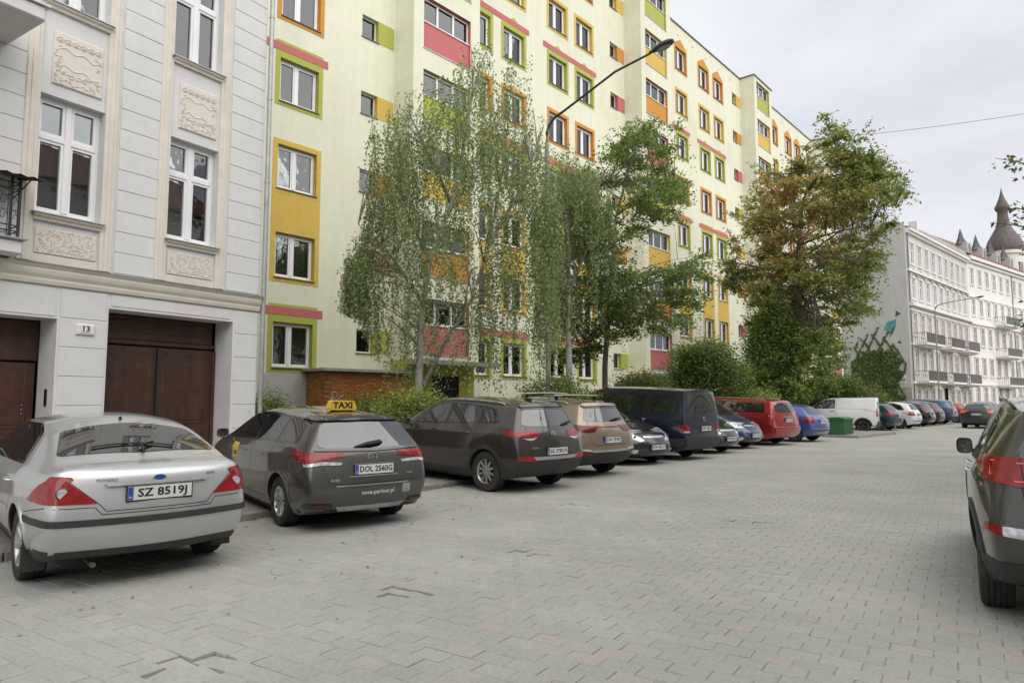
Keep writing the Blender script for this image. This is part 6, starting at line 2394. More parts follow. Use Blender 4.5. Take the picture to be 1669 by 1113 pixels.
rear_hatch(dict(paint=p_black, L=4.5, H=1.47, xr=.45, spokes=12), "DW 55LE", tall_lamp=False).place((24.5, 41.3), 45.5, True, KH).tag("black estate with bright multi spoke wheel, next after the white hatchback")
rear_hatch(dict(paint=paint("dark_plum_paint", (.03, .014, .016)), L=4.3, H=1.5, xr=.5), "DW 12RS", tall_lamp=False).place((26.4, 43.4), 46, True, KH).tag("dark plum hatchback squeezed between the black estate and the blue crossover")
sportage(dict(paint=p_steel, lod=2), 'slim', "DW 450KA").place((28.3, 45.3), 46.5, True, KH).tag("steel blue crossover second from the end of the parked row")
rear_hatch(dict(paint=p_red, L=4.0, H=1.45), "DW 88MN").place((30.9, 47.6), 47, True, KH).tag("bright red hatchback last in the parked row")
rear_hatch(dict(paint=p_dgrey, L=4.2, H=1.5, W=1.77, xr=.5), "DW 3TY8", lampm=mat("lit_brake_lamp", (.85, .10, .03), .15, var=.1, coat=1.0), tall_lamp=False).place((26.3, 38.6), -47, True, 0).tag("charcoal hatchback driving off along the street", group="cars in the street")
sportage(dict(paint=p_olive, lod=3, H=1.67, rear=[(.24, .34, .80), (.14, .52, .86), (.15, .74, .86), (.23, 1.02, .80), (.30, 1.18, .75)], curv=.20, x2=.56), 'big', "DW 5F391").place((4.45, 5.07), -33.0, True, 0).tag("dark olive grey crossover at the near kerb, seen from behind at close range", group="cars in the street")
# ------------------------------------------------------------------ trees, shrubs, ivy
def leafmat(name, rgb, isl=0.35):
    return mat(name, rgb, 0.6, var=0.15, scale=3, island=isl, trans=0.5, spec=0.3)


lf_birch = leafmat("birch_leaf", (0.28, 0.36, 0.145))
lf_birch2 = leafmat("birch_leaf_pale", (0.40, 0.47, 0.24))
lf_green = leafmat("green_leaf", (0.245, 0.335, 0.10))
lf_yel = leafmat("yellow_green_leaf", (0.38, 0.42, 0.10))
lf_dark = leafmat("dark_leaf", (0.135, 0.195, 0.065))
lf_orange = leafmat("rusty_leaf", (0.58, 0.36, 0.17))
lf_ochre = leafmat("ochre_leaf", (0.50, 0.43, 0.17))
m_bark = mat("grey_bark", (0.11, 0.095, 0.08), 0.95, var=0.3, scale=8, bump=0.8, bscale=22)
m_birch = mat("birch_bark", (0.46, 0.43, 0.38), 0.85, var=0.15, scale=5, bump=0.3, bscale=30, stain=(0.07, 0.06, 0.055), stain_scale=5.0, stain_amt=0.9)
m_bark2 = mat("birch_limb_bark", (0.25, 0.225, 0.19), 0.9, var=0.3, scale=6, bump=0.4, bscale=30, stain=(0.08, 0.07, 0.06), stain_scale=4, stain_amt=0.8)
m_twig = mat("twig_bark", (0.14, 0.11, 0.085), 0.9, var=0.2, scale=9)
NR = np.random.RandomState(11)


def leaf_mesh(name, pos, size, mats, idx=None, aspect=0.6, up=0.5, hang=False, face=None):
    """one small pointed quad per leaf"""
    pos = np.asarray(pos, dtype=np.float64)
    n = len(pos)
    nrm = NR.normal(size=(n, 3))
    nrm[:, 2] = np.abs(nrm[:, 2]) + up
    if face is not None:
        nrm += np.array(face)[None, :]
    nrm /= np.linalg.norm(nrm, axis=1)[:, None]
    u = NR.normal(size=(n, 3))
    if hang:
        u[:, 2] = -np.abs(u[:, 2]) - 1.2
    u -= nrm * (u * nrm).sum(1)[:, None]
    u /= np.linalg.norm(u, axis=1)[:, None]
    v = np.cross(nrm, u)
    s = (size * NR.uniform(0.6, 1.25, n))[:, None]
    co = np.empty((n, 4, 3))
    co[:, 0] = pos - u * s * 0.5
    co[:, 1] = pos + v * s * aspect * 0.5 + nrm * s * 0.06
    co[:, 2] = pos + u * s * 0.55
    co[:, 3] = pos - v * s * aspect * 0.5 + nrm * s * 0.06
    me = bpy.data.meshes.new(name)
    me.vertices.add(n * 4)
    me.vertices.foreach_set("co", co.ravel())
    me.loops.add(n * 4)
    me.loops.foreach_set("vertex_index", np.arange(n * 4, dtype=np.int32))
    me.polygons.add(n)
    me.polygons.foreach_set("loop_start", np.arange(0, n * 4, 4, dtype=np.int32))
    me.polygons.foreach_set("loop_total", np.full(n, 4, dtype=np.int32))
    for q in mats:
        me.materials.append(q)
    if idx is not None:
        me.polygons.foreach_set("material_index", np.asarray(idx, dtype=np.int32))
    me.update()
    me.validate()
    return me


def in_poly(p, poly):
    x, y = p
    c = False
    j = len(poly) - 1
    for i in range(len(poly)):
        xi, yi = poly[i]
        xj, yj = poly[j]
        if (yi > y) != (yj > y) and x < (xj - xi) * (y - yi) / (yj - yi) + xi:
            c = not c
        j = i
    return c


def bez(p0, p1, p2, n=8):
    p0, p1, p2 = Vector(p0), Vector(p1), Vector(p2)
    return [p0 * (1 - t) ** 2 + p1 * 2 * t * (1 - t) + p2 * t * t for t in [k / n for k in range(n + 1)]]


def outline(pix, u0, d):
    """crown outline measured against the trunk: metres sideways and up at distance d"""
    k = d / 1112.7
    return [((u - u0) * k, 1.6 + (651 - v) * k) for u, v in pix]


def tree_root(name, u0, d, label, group="street trees"):
    x = (u0 - 834.5) / 1112.7 * d
    return empty(name, (x, d, 0.05), -math.atan2(x, d), label, "tree", group)


def sample(poly, depth, n, holes=0.0, freq=0.9, seed=0.0, edge=1.0):
    xs = [p[0] for p in poly]
    zs = [p[1] for p in poly]
    cx, cz = sum(xs) / len(xs), sum(zs) / len(zs)
    rx = (max(xs) - min(xs)) / 2
    out = []
    tries = 0
    while len(out) < n and tries < n * 40:
        tries += 1
        x, z = NR.uniform(min(xs), max(xs)), NR.uniform(min(zs), max(zs))
        if not in_poly((x, z), poly):
            continue
        q = min(1.0, abs(x - cx) / rx)
        dm = depth * math.sqrt(max(0.05, 1 - q * q))
        y = NR.uniform(-dm, dm)
        if holes and mnoise.noise((x * freq + seed, y * freq, z * freq)) < holes - 0.5:
            continue
        out.append((x, y, z))
    return out


# ---- weeping birches
def birch(u0, d, trunk_px, stem_px, top, bottom, nstr, label, leafsize=0.080, depth=1.7, seed=1.0, spacing=0.045):
    root = tree_root("birch_tree", u0, d, label)
    k = d / 1112.7

    def M(u, v, y=0.0):
        return Vector(((u - u0) * k, y, 1.6 + (651 - v) * k))
    tr = [Vector((0, 0, 0))] + [M(u, v, 0.15 * math.sin(i)) for i, (u, v) in enumerate(trunk_px)]
    fine = []
    for a, b in zip(tr, tr[1:]):
        for q in range(3):
            fine.append(a.lerp(b, q / 3))
    fine.append(tr[-1])
    n = len(fine)
    MB().tube(fine, [0.115 * (1 - 0.86 * i / (n - 1)) + 0.004 for i in range(n)], 10).build("trunk", m_birch, root, smooth=True)
    br = MB()
    skel = list(fine[n // 4:])
    for st in stem_px:
        P = [M(u, v, y) for u, v, y in st]
        f2 = []
        for a, b in zip(P, P[1:]):
            for q in range(3):
                f2.append(a.lerp(b, q / 3))
        f2.append(P[-1])
        m_ = len(f2)
        br.tube(f2, [0.055 * (1 - 0.85 * i / (m_ - 1)) + 0.004 for i in range(m_)], 7)
        skel += f2

    def interp(c, u):
        for (a, b), (e, f) in zip(c, c[1:]):
            if a <= u <= e:
                return lerp(b, f, (u - a) / (e - a))
        return None
    ul, ur = top[0][0], top[-1][0]
    leaves = []
    tw = MB()
    made = 0
    tries = 0
    while made < nstr and tries < nstr * 20:
        tries += 1
        u = NR.uniform(ul, ur)
        vt, vb = interp(top, u), interp(bottom, u)
        v0 = vt + (vb - vt) * NR.beta(1.0, 1.35) * 0.9
        q = abs((u - (ul + ur) / 2) / ((ur - ul) / 2))
        y = NR.uniform(-1, 1) * depth * math.sqrt(max(.08, 1 - q * q * .9))
        p = M(u, v0, y)
        if mnoise.noise((p.x * 0.85 + seed * 7, p.y * 0.8, p.z * 0.5)) + .55 * mnoise.noise((p.x * 2.1, p.y * 2.1 + seed, p.z * 1.3)) < -0.06:
            continue
        ln = min(NR.uniform(0.5, 2.3), (vb - v0) * k + 0.15)
        if ln < 0.25:
            continue
        made += 1
        sway = NR.normal(scale=0.10, size=2)
        pts = []
        m_ = max(3, int(ln / 0.25))
        for i in range(m_ + 1):
            t = i / m_
            pts.append(p + Vector((sway[0] * t + 0.03 * math.sin(i * 1.7), sway[1] * t, -ln * t)))
        tw.tube(pts, [0.0024 * (1 - .6 * i / m_) for i in range(m_ + 1)], 3, cap=False)
        # thin spray carrying the strand back to a limb
        if made % 14 == 0:
            s0 = min(skel, key=lambda w: (w - (p - Vector((0, 0, 0.9)))).length)
            mid = (s0 + p) / 2 + Vector((0, 0, 0.35))
            ps = bez(s0, mid, p, 6)
            br.tube(ps, [0.018 * (1 - 0.75 * i / 6) for i in range(7)], 5, cap=False)
        nl = int(ln / spacing)
        for i in range(nl):
            t = i / max(1, nl)
            a, b = pts[min(int(t * m_), m_ - 1)], pts[min(int(t * m_) + 1, m_)]
            c = a.lerp(b, t * m_ - int(t * m_))
            leaves.append((c.x + NR.normal(scale=.045), c.y + NR.normal(scale=.045), c.z + NR.normal(scale=.02)))
    br.build("branches", m_bark2, root, smooth=True)
    tw.build("twigs", m_twig, root)["kind"] = "stuff"
    idx = (NR.uniform(size=len(leaves)) < 0.35).astype(int)
    link("crown", leaf_mesh("crown", leaves, leafsize, [lf_birch, lf_birch2], idx, 0.68, 0.2, True), root)
    return root


birch(683, 17.5, [(683, 640), (684, 570), (688, 490), (700, 420), (732, 335), (752, 240), (766, 150), (772, 66)],
      [[(686, 640, 0), (725, 560, -.2), (768, 490, -.3), (795, 400, -.3), (822, 250, -.2), (835, 112, 0)], [(700, 430, 0), (660, 340, .4), (625, 215, .5)], [(690, 500, 0), (640, 430, -.5), (585, 378, -.6)],
       [(735, 330, 0), (690, 250, -.6), (660, 190, -.7)], [(795, 400, -.3), (850, 300, -.5), (885, 200, -.5)]],
      [(563, 430), (588, 392), (602, 205), (640, 178), (690, 150), (735, 118), (752, 62), (788, 60), (800, 120), (822, 92), (850, 100), (868, 150), (895, 190), (915, 300)],
      [(563, 505), (588, 520), (602, 570), (640, 640), (690, 640), (735, 625), (752, 640), (788, 640), (800, 640), (822, 640), (850, 636), (868, 630), (895, 600), (915, 540)],
      1750, "tall weeping birch with pale trunk beside the brick shelter", seed=1.0)
birch(928, 20.5, [(928, 600), (926, 520), (930, 420), (925, 330), (930, 262)],
      [[(927, 480, 0), (960, 400, .3), (985, 300, .3)], [(927, 440, 0), (900, 340, -.3), (893, 270, -.3)]],
      [(868, 330), (885, 265), (905, 245), (930, 238), (960, 262), (985, 285), (1005, 330)], [(868, 540), (885, 590), (905, 580), (930, 550), (960, 545), (985, 530), (1005, 470)],
      700, "smaller weeping birch behind the lamp post", leafsize=0.082, depth=1.2, seed=3.0, spacing=0.045)


# ---- broad crowned trees
def broad_tree(name, u0, d, label, trunk_px, poly_px, depth, nclus, per, leafsize, colour, spread=(0.55, 0.2), tr=0.14, holes=0.42, seed=0.0, limb=0.035, twk=1.0, group="street trees"):
    root = tree_root(name, u0, d, label, group)
    k = d / 1112.7

    def M(u, v, y=0.0):
        return Vector(((u - u0) * k, y, 1.6 + (651 - v) * k))
    T = [Vector((0, 0, 0))] + [M(u, v) for u, v in trunk_px]
    fine = []
    for a, b in zip(T, T[1:]):
        for q in range(3):
            fine.append(a.lerp(b, q / 3))
    fine.append(T[-1])
    n = len(fine)
    MB().tube(fine, [tr * (1 - 0.85 * i / (n - 1)) for i in range(n)], 10).build("trunk", m_bark, root, smooth=True)
    poly = outline(poly_px, u0, d)
    cl = sample(poly, depth, nclus, holes, 0.55, seed)
    br = MB()
    mains = []
    cv = [Vector(c) for c in cl]
    order = sorted(range(len(cv)), key=lambda i: NR.uniform())
    for rank, i in enumerate(order):
        c = cv[i]
        if rank < 14:
            h = max(T[1].z * NR.uniform(.6, 1.9), min(c.z - NR.uniform(.2, .6) * math.hypot(c.x, c.y), T[-1].z * .95))
            s0 = min(fine, key=lambda w: abs(w.z - h))
            mid = (s0 + c) / 2 + Vector((NR.normal(scale=.2), NR.normal(scale=.2), 0.12 * (c - s0).length))
            ps = bez(s0, mid, c, 8)
            mains += ps[2:]
            r0 = limb * (1 + .25 * NR.normal())
            br.tube(ps, [max(.004, r0 * (1 - .85 * q / 8)) for q in range(9)], 6)
        else:
            s0 = min(mains, key=lambda w: (w - c).length + (0.6 if w.z > c.z else 0))
            mid = (s0 + c) / 2 + Vector((0, 0, 0.15))
            br.tube(bez(s0, mid, c, 4), [limb * .38 * (1 - .8 * q / 4) + .002 for q in range(5)], 4, cap=False)
    br.build("branches", m_bark, root, smooth=True)
    pos, idx = [], []
    for c in cl:
        m_ = int(per * NR.uniform(0.6, 1.4))
        sx = spread[0] * NR.uniform(.7, 1.25)
        # a spray: leaves sit on short twigs leaving the cluster centre
        nt = max(4, m_ // 12)
        for t in range(nt):
            a = NR.uniform(0, 2 * math.pi)
            dv = np.array([math.cos(a), math.sin(a), NR.normal(scale=spread[1] / spread[0])]) * sx * NR.uniform(.5, 1.3)
            for q in range(m_ // nt):
                s = NR.uniform(0.15, 1.0)
                p = np.array(c) + dv * s + NR.normal(scale=.05 * twk, size=3) + np.array([0, 0, -.10 * s * s])
                pos.append(p)
                idx.append(colour(p, NR))
    mats = colour.mats
    link("crown", leaf_mesh("crown", pos, leafsize, mats, idx, 0.5, 0.55), root)
    return root


def col_green(p, r):
    v = r.uniform()
    return 0 if v < .6 else 1 if v < .9 else 2


col_green.mats = [lf_green, lf_dark, lf_yel]


def col_turn(p, r):
    # rusty leaves gather high in the middle of the crown
    w = math.exp(-(((p[0] + 0.2) / 3.8) ** 2 + ((p[2] - 10.6) / 3.6) ** 2)) * .85
    w *= 0.6 + 1.25 * max(0.0, mnoise.noise((p[0] * .7, p[1] * .7, p[2] * .7)) + .45)
    v = r.uniform()
    if v < w * .36:
        return 3
    if v < w * .70:
        return 4
    return 0 if r.uniform() < .55 else 1 if r.uniform() < .5 else 2


col_turn.mats = [lf_green, lf_dark, lf_yel, lf_orange, lf_ochre]

broad_tree("locust_tree", 985, 22.5, "slender dark trunked tree with layered green sprays behind the navy van",
           [(986, 600), (992, 520), (998, 440), (1008, 350), (1030, 270), (1052, 205)],
           [(905, 420), (915, 300), (955, 262), (990, 258), (1015, 215), (1045, 190), (1070, 188), (1088, 225), (1118, 262), (1142, 330), (1152, 430), (1140, 505), (1100, 545), (1040, 555), (1000, 600), (950, 612), (920, 590)],
           2.3, 300, 170, 0.115, col_green, (0.58, 0.17), 0.11, 0.45, 2.0, 0.032)
broad_tree("maple_tree", 1300, 36.0, "big tree turning rusty orange in the middle of its crown",
           [(1300, 600), (1302, 520), (1305, 430), (1315, 340), (1335, 260)],
           [(1190, 455), (1205, 380), (1214, 325), (1248, 300), (1270, 262), (1305, 252), (1328, 244), (1346, 222), (1372, 212), (1382, 250), (1412, 252), (1440, 275), (1462, 308), (1466, 340), (1440, 385), (1424, 440), (1412, 495), (1388, 535), (1372, 590), (1350, 635), (1318, 650), (1262, 645), (1245, 590), (1236, 535), (1206, 500)],
           3.6, 560, 210, 0.165, col_turn, (0.72, 0.32), 0.26, 0.40, 5.0, 0.07)


# ---- shrubs
def col_shrub(mix, mats):
    def f(p, r):
        v = r.uniform()
        for i, m_ in enumerate(mix):
            if v < m_:
                return i
        return len(mix) - 1
    f.mats = mats
    return f


def shrub(name, u0, d, poly_px, depth, nclus, per, leafsize, colour, label, spread=(0.22, 0.16), cat="shrub", group="garden shrubs", z0=0.05):
    x = (u0 - 834.5) / 1112.7 * d
    root = empty(name, (x, d, z0), -math.atan2(x, d), label, cat, group)
    poly = outline(poly_px, u0, d)
    lo = min(p[1] for p in poly)
    poly = [(a, b) for a, b in poly] if lo < .4 else poly + []
    cl = sample(poly, depth, nclus, 0.36, 1.4, u0)
    br = MB()
    pos, idx = [], []
    for i, c in enumerate(cl):
        if i % 3 == 0:
            b0 = (c[0] * .35 + NR.normal(scale=.08), c[1] * .35, 0.0)
            br.tube(bez(b0, ((b0[0] + c[0]) / 2 * .8, c[1] * .6, c[2] * .6), c, 5), [0.014 * (1 - .8 * q / 5) + .002 for q in range(6)], 4, cap=False)
        for q in range(int(per * NR.uniform(.6, 1.4))):
            p = np.array(c) + NR.normal(size=3) * np.array([spread[0], spread[0], spread[1]])
            if p[2] < 0.02:
                continue
            pos.append(p)
            idx.append(colour(p, NR))
    br.build("stems", m_twig, root)
    link("foliage", leaf_mesh("foliage", pos, leafsize, colour.mats, idx, 0.6, 0.45), root)
    return root


cs_mix = col_shrub((.55, .85, 1.0), [lf_green, lf_dark, lf_yel])
cs_yel = col_shrub((.35, .45, 1.0), [lf_green, lf_dark, lf_yel])
cs_dark = col_shrub((.35, .92, 1.0), [lf_green, lf_dark, lf_yel])
lf_flower = leafmat("orange_flower", (0.55, 0.20, 0.06))
cs_flow = col_shrub((.5, .8, .93, 1.0), [lf_green, lf_dark, lf_yel, lf_flower])
shrub("flowering_shrub", 436, 16.2, [(418, 700), (420, 650), (428, 638), (445, 642), (456, 655), (464, 700), (464, 760), (418, 760)], .3, 130, 90, .06, cs_flow, "low shrub with orange blossoms at the corner of the tenement")
shrub("yellow_green_shrub", 662, 16.4, [(628, 668), (650, 650), (672, 648), (700, 658), (722, 672), (722, 765), (628, 765)], .6, 220, 120, .07, cs_yel, "yellow green shrub at the foot of the birch")
shrub("dark_shrub", 612, 17.6, [(585, 672), (600, 660), (625, 655), (640, 662), (645, 750), (585, 750)], .6, 150, 110, .065, cs_mix, "dark green shrub in front of the brick shelter")
shrub("garden_shrub", 900, 19.4, [(862, 650), (880, 628), (905, 622), (935, 630), (958, 640), (962, 742), (862, 742)], .6, 200, 110, .075, cs_mix, "green shrub behind the beige crossover")
shrub("tall_shrub", 1160, 27.5, [(1098, 650), (1104, 600), (1122, 572), (1140, 578), (1158, 558), (1178, 580), (1196, 600), (1216, 632), (1226, 712), (1092, 712)], 1.5, 480, 150, .105, cs_dark, "tall spreading green shrub behind the dark blue hatchback", (.3, .22))
shrub("yellow_green_shrub", 1232, 26.5, [(1212, 660), (1222, 645), (1240, 640), (1258, 655), (1262, 715), (1212, 715)], .6, 120, 110, .09, cs_yel, "small yellow green shrub behind the red people carrier")
shrub("dark_shrub", 1262, 35.0, [(1228, 600), (1232, 540), (1250, 500), (1280, 490), (1296, 540), (1298, 690), (1228, 690)], 1.2, 380, 150, .13, cs_dark, "very dark leafy mass below the rusty tree", (.3, .3))
shrub("clipped_hedge", 1350, 39.0, [(1300, 640), (1330, 622), (1375, 622), (1410, 636), (1425, 650), (1428, 690), (1300, 690)], 1.2, 360, 130, .12, cs_dark, "rounded green hedge behind the white panel van", (.3, .22), "hedge")
shrub("low_shrub", 1035, 24.0, [(1005, 640), (1020, 615), (1050, 612), (1075, 630), (1080, 700), (1005, 700)], .7, 160, 110, .09, cs_dark, "dark shrub at the foot of the slender tree")

# ---- ivy on the far gable
iv = empty("ivy", (0, 0, 0), 0, "dense ivy climbing the grey gable in diamond lattice shoots", "ivy")
iv.matrix_world = Matrix.Translation(F1_LOC) @ Matrix.Rotation(F1_RZ, 4, 'Z')
pos = []
IP = [(1.4, .2), (.9, 3.2), (.8, 5.0), (1.4, 6.4), (2.4, 6.9), (3.4, 7.0), (4.4, 6.8), (5.4, 6.2), (6.0, 4.6), (5.8, 2.6), (4.9, 1.0), (3.0, .2)]
while len(pos) < 11000:
    y, z = NR.uniform(.5, 6), NR.uniform(0, 7)
    if in_poly((y + .8 * mnoise.noise((y * 1.3, z * 1.3, 0)), z + .9 * mnoise.noise((y * 1.3, z * 1.3, 5)) + .4 * mnoise.noise((y * 3, z * 3, 2))), IP):
        pos.append((-.28 - abs(NR.normal(scale=.10 + .10 * max(0, mnoise.noise((y, z, 2))))), y, z))
shoots = [[(5.7, 5.4), (5.0, 7.0), (4.1, 8.7)], [(4.6, 6.2), (3.8, 7.8), (3.0, 9.5)], [(3.4, 6.5), (2.7, 7.7), (2.0, 8.9)], [(2.2, 6.4), (1.5, 7.6)],
          [(1.3, 5.9), (1.9, 7.2), (2.6, 8.3)], [(2.4, 6.4), (3.1, 7.8), (3.7, 8.7)], [(3.7, 6.4), (4.3, 7.6), (5.0, 8.4)], [(4.9, 6.0), (5.5, 7.2), (5.2, 8.0)], [(1.0, 3.6), (.45, 5.2), (1.2, 6.8), (1.6, 7.3)], [(1.2, .3), (.7, 1.8), (1.3, 3.2)]]
st = MB()
for sh_ in shoots:
    P = [Vector((-.275, a, b)) for a, b in sh_]
    st.tube(P, .018, 5)
    for a, b in zip(P, P[1:]):
        for q in range(int((b - a).length * 38)):
            c = a.lerp(b, NR.uniform())
            pos.append((c.x - abs(NR.normal(scale=.05)), c.y + NR.normal(scale=.055), c.z + NR.normal(scale=.055)))
st.build("stems", m_twig, iv)
link("foliage", leaf_mesh("foliage", pos, .17, [lf_dark, lf_green], (NR.uniform(size=len(pos)) < .25).astype(int), .8, .2, False, (-2.2, -.6, 0)), iv)

# ---- tree at the right-hand kerb, only its outer twigs reach into view
sr = empty("street_tree", (12.6, 12.6, .05), 0, "dark leafed tree at the right edge, outer twigs against the sky", "tree", "street trees")
tr = [Vector((0, 0, 0)), Vector((.05, 0, 2.4)), Vector((-.1, .1, 4.2)), Vector((.1, 0, 6.4)), Vector((0, 0, 8.2))]
MB().tube(tr, [.16, .13, .10, .06, .02], 10).build("trunk", m_bark, sr, smooth=True)
tips = [(-3.95, -.7, 5.85), (-3.75, -.5, 5.0), (-3.9, -.4, 4.75), (-3.55, -.6, 4.45), (-3.45, -.5, 3.15), (-3.6, -.4, 2.85), (-3.3, -.6, 2.55)]
for k in range(46):
    a = NR.uniform(0, 6.28)
    tips.append((2.7 * math.cos(a) * NR.uniform(.3, 1) + .1, 2.7 * math.sin(a) * NR.uniform(.3, 1), NR.uniform(3.3, 8.3)))
br = MB()
pos = []
for t in tips:
    t = Vector(t)
    s0 = min((a.lerp(b, q / 4) for a, b in zip(tr, tr[1:]) for q in range(5)), key=lambda w: abs(w.z - max(2.2, t.z - .9)))
    ps = bez(s0, (s0 + t) / 2 + Vector((0, 0, .45)), t, 10)
    br.tube(ps, [.03 * (1 - .9 * q / 10) + .002 for q in range(11)], 5)
    for q in range(170):
        s = NR.uniform(.45, 1.0)
        c = ps[min(10, int(s * 10))]
        pos.append((c.x + NR.normal(scale=.16), c.y + NR.normal(scale=.16), c.z + NR.normal(scale=.10)))
br.build("branches", m_bark, sr, smooth=True)
link("crown", leaf_mesh("crown", pos, .105, [lf_dark, lf_green], (NR.uniform(size=len(pos)) < .3).astype(int), .55, .4), sr)

# ---- fallen leaves and grit on the paving
pos, idx = [], []
for k in range(420):
    a, b = NR.uniform(2, 22), 8.0 - abs(NR.normal(scale=2.4))
    if b < -2.4:
        continue
    x, y = from_street(a, b)
    if b > 7.95:
        continue
    pos.append((x, y, .010))
    idx.append(0 if NR.uniform() < .6 else 1)
fl = link("fallen_leaves", leaf_mesh("fallen_leaves", pos, .045, [lf_ochre, mat("dry_leaf", (.16, .10, .055), .8, var=.2, island=.3)], idx, .6, 6.0))
tag(fl, "scattered dry leaves and grit on the paving near the kerb", "leaves", kind="stuff")
# ------------------------------------------------------------------ lamps, wire, bin
m_steel = mat("galvanised_steel", (0.30, 0.30, 0.29), 0.5, metal=0.45, var=0.12, scale=4, streak=0.12)
m_dsteel = mat("dark_lamp_arm", (0.075, 0.072, 0.068), 0.5, metal=0.3, var=0.15, scale=5)
m_lens = mat("lamp_lens", (0.42, 0.43, 0.42), 0.25, var=0.1, scale=10, coat=0.5)


def street_lamp(x, y, rz, label, h=8.0, reach=2.75, rise=0.85):
    r_ = empty("street_lamp", (x, y, KH), rz, label, "lamp", "street lamps")
    MB().tube([(0, 0, 0), (0, 0, 1.2), (0, 0, 1.22), (0, 0, h - .1)], [.085, .085, .065, .055], 12).build("pole", m_steel, r_, smooth=True)
    P = [(0, 0, h - .12), (0, 0, h + .15), (.08, 0, h + .38), (.28, 0, h + .55), (.6, 0, h + .66), (reach * .6, 0, h + .15 + rise * .85), (reach - .45, 0, h + .12 + rise)]
    MB().tube(P, [.045, .044, .042, .040, .036, .032, .030], 10).build("arm", m_dsteel, r_, smooth=True)
    hd = MB()
    c = Vector(P[-1])
    t = (Vector(P[-1]) - Vector(P[-2])).normalized()
    rings = []
    for s, w, hh in ((-.05, .035, .04), (.05, .06, .055), (.2, .125, .085), (.4, .15, .10), (.55, .125, .085), (.64, .06, .04)):
        q = c + t * s
        rr = []
        for k in range(14):
            a = 2 * math.pi * k / 14
            zz = math.sin(a) * hh
            if zz < 0:
                zz *= .55
            hd.v.append((q.x, q.y + math.cos(a) * w, q.z + zz + .02))
            rr.append(len(hd.v) - 1)
        rings.append(rr)
    for a, b in zip(rings, rings[1:]):
        for k in range(14):
            hd.f.append((a[k], a[(k + 1) % 14], b[(k + 1) % 14], b[k])); hd.m.append(0)
    hd.f.append(tuple(rings[-1])); hd.m.append(0)
    hd.f.append(tuple(reversed(rings[0]))); hd.m.append(0)
    ho = hd.build("lamp_head", m_dsteel, r_, smooth=True)
    ln = MB()
    i = 0
    q = c + t * .36
    for k in range(16):
        a = 2 * math.pi * k / 16
        ln.v.append((q.x + math.cos(a) * .2, q.y + math.sin(a) * .115, q.z + math.cos(a) * .2 * t.z / max(.1, t.x) - .045))
    ln.f.append(tuple(reversed(range(16)))); ln.m.append(0)
    ln.v.append((q.x, q.y, q.z - .075))
    for k in range(16):
        ln.f.append((k, 16, (k + 1) % 16)); ln.m.append(0)
    ln.f.pop(0); ln.m.pop(0)
    ln.build("lens", m_lens, ho, smooth=True)
    return r_


street_lamp(1.0, 19.0, math.atan2(-.62, .785), "grey street lamp with curved arm rising between the birches", 8.95, 3.75, 1.35)
street_lamp(39.0, 62.5, math.atan2(-.5, .86), "distant street lamp in front of the white stucco facade", 9.6, 3.6, .9)

# overhead wire from the block's roof across the street
P0, P1 = Vector((27.0, 60.0, 25.0)), Vector((42.0, 44.0, 21.9))
pts = [P0.lerp(P1, k / 16) - Vector((0, 0, 1.0 * 4 * (k / 16) * (1 - k / 16) * .35)) for k in range(17)]
tag(MB().tube(pts, .018, 5).build("overhead_wire", m_dsteel), "thin dark wire crossing the sky above the street", "wire")
# roof edge cable on the block
w0 = Matrix.Translation(B_LOC) @ Matrix.Rotation(B_RZ, 4, 'Z')
tag(MB().tube([w0 @ Vector((24, 1.0, 27.6)), w0 @ Vector((40, 1.0, 27.5)), w0 @ Vector((58, 1.0, 27.6))], .015, 5).build("roof_cable", m_dsteel), "thin cable running along the apartment block's roof edge", "cable")

# green bin on its kerbed island
m_bin = mat("green_bin_plastic", (0.05, 0.15, 0.065), 0.5, var=0.12, scale=4, stain=(.06, .10, .05), stain_scale=2, stain_amt=.4)
gb = empty("green_bin", (14.15, 29.75, KH), R(43.5), "dark green box bin between the violet blue hatchback and the white van", "bin")
b = MB()
b.slab([(-.50, -.40), (.50, -.40), (.50, .40), (-.50, .40)], .04, .66)
b.build("body", m_bin, gb)
for k in range(8):
    x = -.44 + .88 * k / 7
    MB().box(x - .018, x + .018, -.418, -.398, .08, .63).build("rib", m_bin, gb)
for k in range(6):
    y = -.34 + .68 * k / 5
    MB().box(-.518, -.498, y - .018, y + .018, .08, .63).build("rib", m_bin, gb)
MB().profile_x([(-.44, .66), (-.44, .70), (-.25, .745), (.25, .745), (.44, .70), (.44, .66)], -.55, .55).build("lid", m_bin, gb)
isl = MB()
isl.slab([(-1.5, -1.05), (3.2, -1.05), (3.2, 1.2), (-1.5, 1.2)], 0.0, KH + .02)
o = isl.build("kerbed_island", m_kerb, None, loc=(14.7, 30.3, 0), rot=(0, 0, R(43.5)))
tag(o, kind="structure")
# paint marks on the bin shelter
m_tagp = mat("white_spray_paint", (0.55, 0.53, 0.50), 0.8, var=0.2, scale=20)
r8 = random.Random(12)
gm = MB()
for k in range(24):
    cx, cz = r8.uniform(.30, .95), r8.uniform(.95, 1.75)
    a0 = r8.uniform(0, 6)
    pts = [(cx + .13 * math.cos(a0 + t) * r8.uniform(.7, 1.2), -SD_ - .006, cz + .11 * math.sin(a0 + t)) for t in (0, .7, 1.4, 2.1, 2.8, 3.5)]
    gm.tube(pts, .014, 4)
gm.build("graffiti", m_tagp, sh)

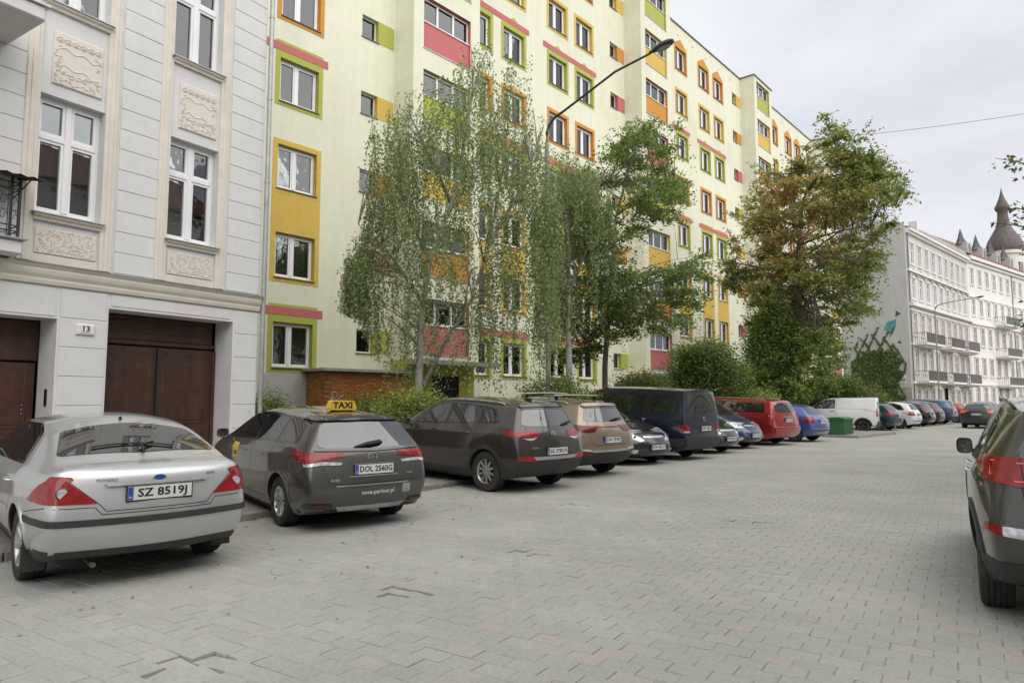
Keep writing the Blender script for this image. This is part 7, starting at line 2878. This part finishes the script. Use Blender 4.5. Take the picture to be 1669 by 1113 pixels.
# ------------------------------------------------------------------ the houses across the street (mirrored in glass and paint, outside the frame)
ox, oy = from_street(0, -8.0)
opp = empty("opposite_tenement", (ox, oy, 0), road_rz + math.pi, "three storey grey plastered tenement across the street, reflected in the car windows", "building")
hs = [(-22 + k * 2.6, -20.8 + k * 2.6, z, z + 2.0) for k in range(16) for z in (1.2, 4.7, 8.3)]
o = MB()
o.wall(-24, 22, 0, 12, hs, 0)
o.face([(-24, 9, 0), (-24, 0, 0), (-24, 0, 12), (-24, 9, 12)]).face([(22, 0, 0), (22, 9, 0), (22, 9, 12), (22, 0, 12)])
o.face([(22, 9, 0), (-24, 9, 0), (-24, 9, 12), (22, 9, 12)])
o.build("wall", m_grey, opp)
MB().profile_x([(-.4, 12.0), (4.5, 15.0), (9.3, 12.0), (9.3, 11.95), (4.5, 14.8), (-.4, 11.9)], -24.2, 22.2).build("roof", m_tile, opp)
for z in (3.7, 7.5, 11.5):
    MB().bbox(-24, 22, -.16, 0, z, z + .3, .04).build("cornice", m_cream, opp)
of = MB()
of.box(0, .08, .14, .2, 0, 2).box(1.12, 1.2, .14, .2, 0, 2).box(.08, 1.12, .14, .2, 0, .08).box(.08, 1.12, .14, .2, 1.92, 2).box(.55, .65, .13, .2, .08, 1.92).box(.08, .55, .135, .2, 1.3, 1.38).box(.65, 1.12, .135, .2, 1.3, 1.38)
of.face([(0, 0, 0), (0, 0, 2), (0, .2, 2), (0, .2, 0)]).face([(1.2, 0, 0), (1.2, .2, 0), (1.2, .2, 2), (1.2, 0, 2)]).face([(0, 0, 2), (1.2, 0, 2), (1.2, .2, 2), (0, .2, 2)]).face([(0, 0, 0), (0, .2, 0), (1.2, .2, 0), (1.2, 0, 0)])
of = of.mesh("window", m_pvc)
op = MB().box(.02, 1.18, .17, .18, .02, 1.98).mesh("pane", m_darkglass)
for (a, b, c, d) in hs:
    w = link("window", of, opp, (a, 0, c))
    link("pane", op, w)

op2 = copy_tree(opp)
op2.location = (43.4, 34.6, 0)
op2.rotation_euler = (0, 0, R(90 - 45) + math.pi)
op2["label"] = "three storey grey plastered tenement farther along the opposite pavement, past the bend"
for q in (opp, op2):
    q["group"] = "houses across the street"

bpy.data.scenes.remove(TMP)
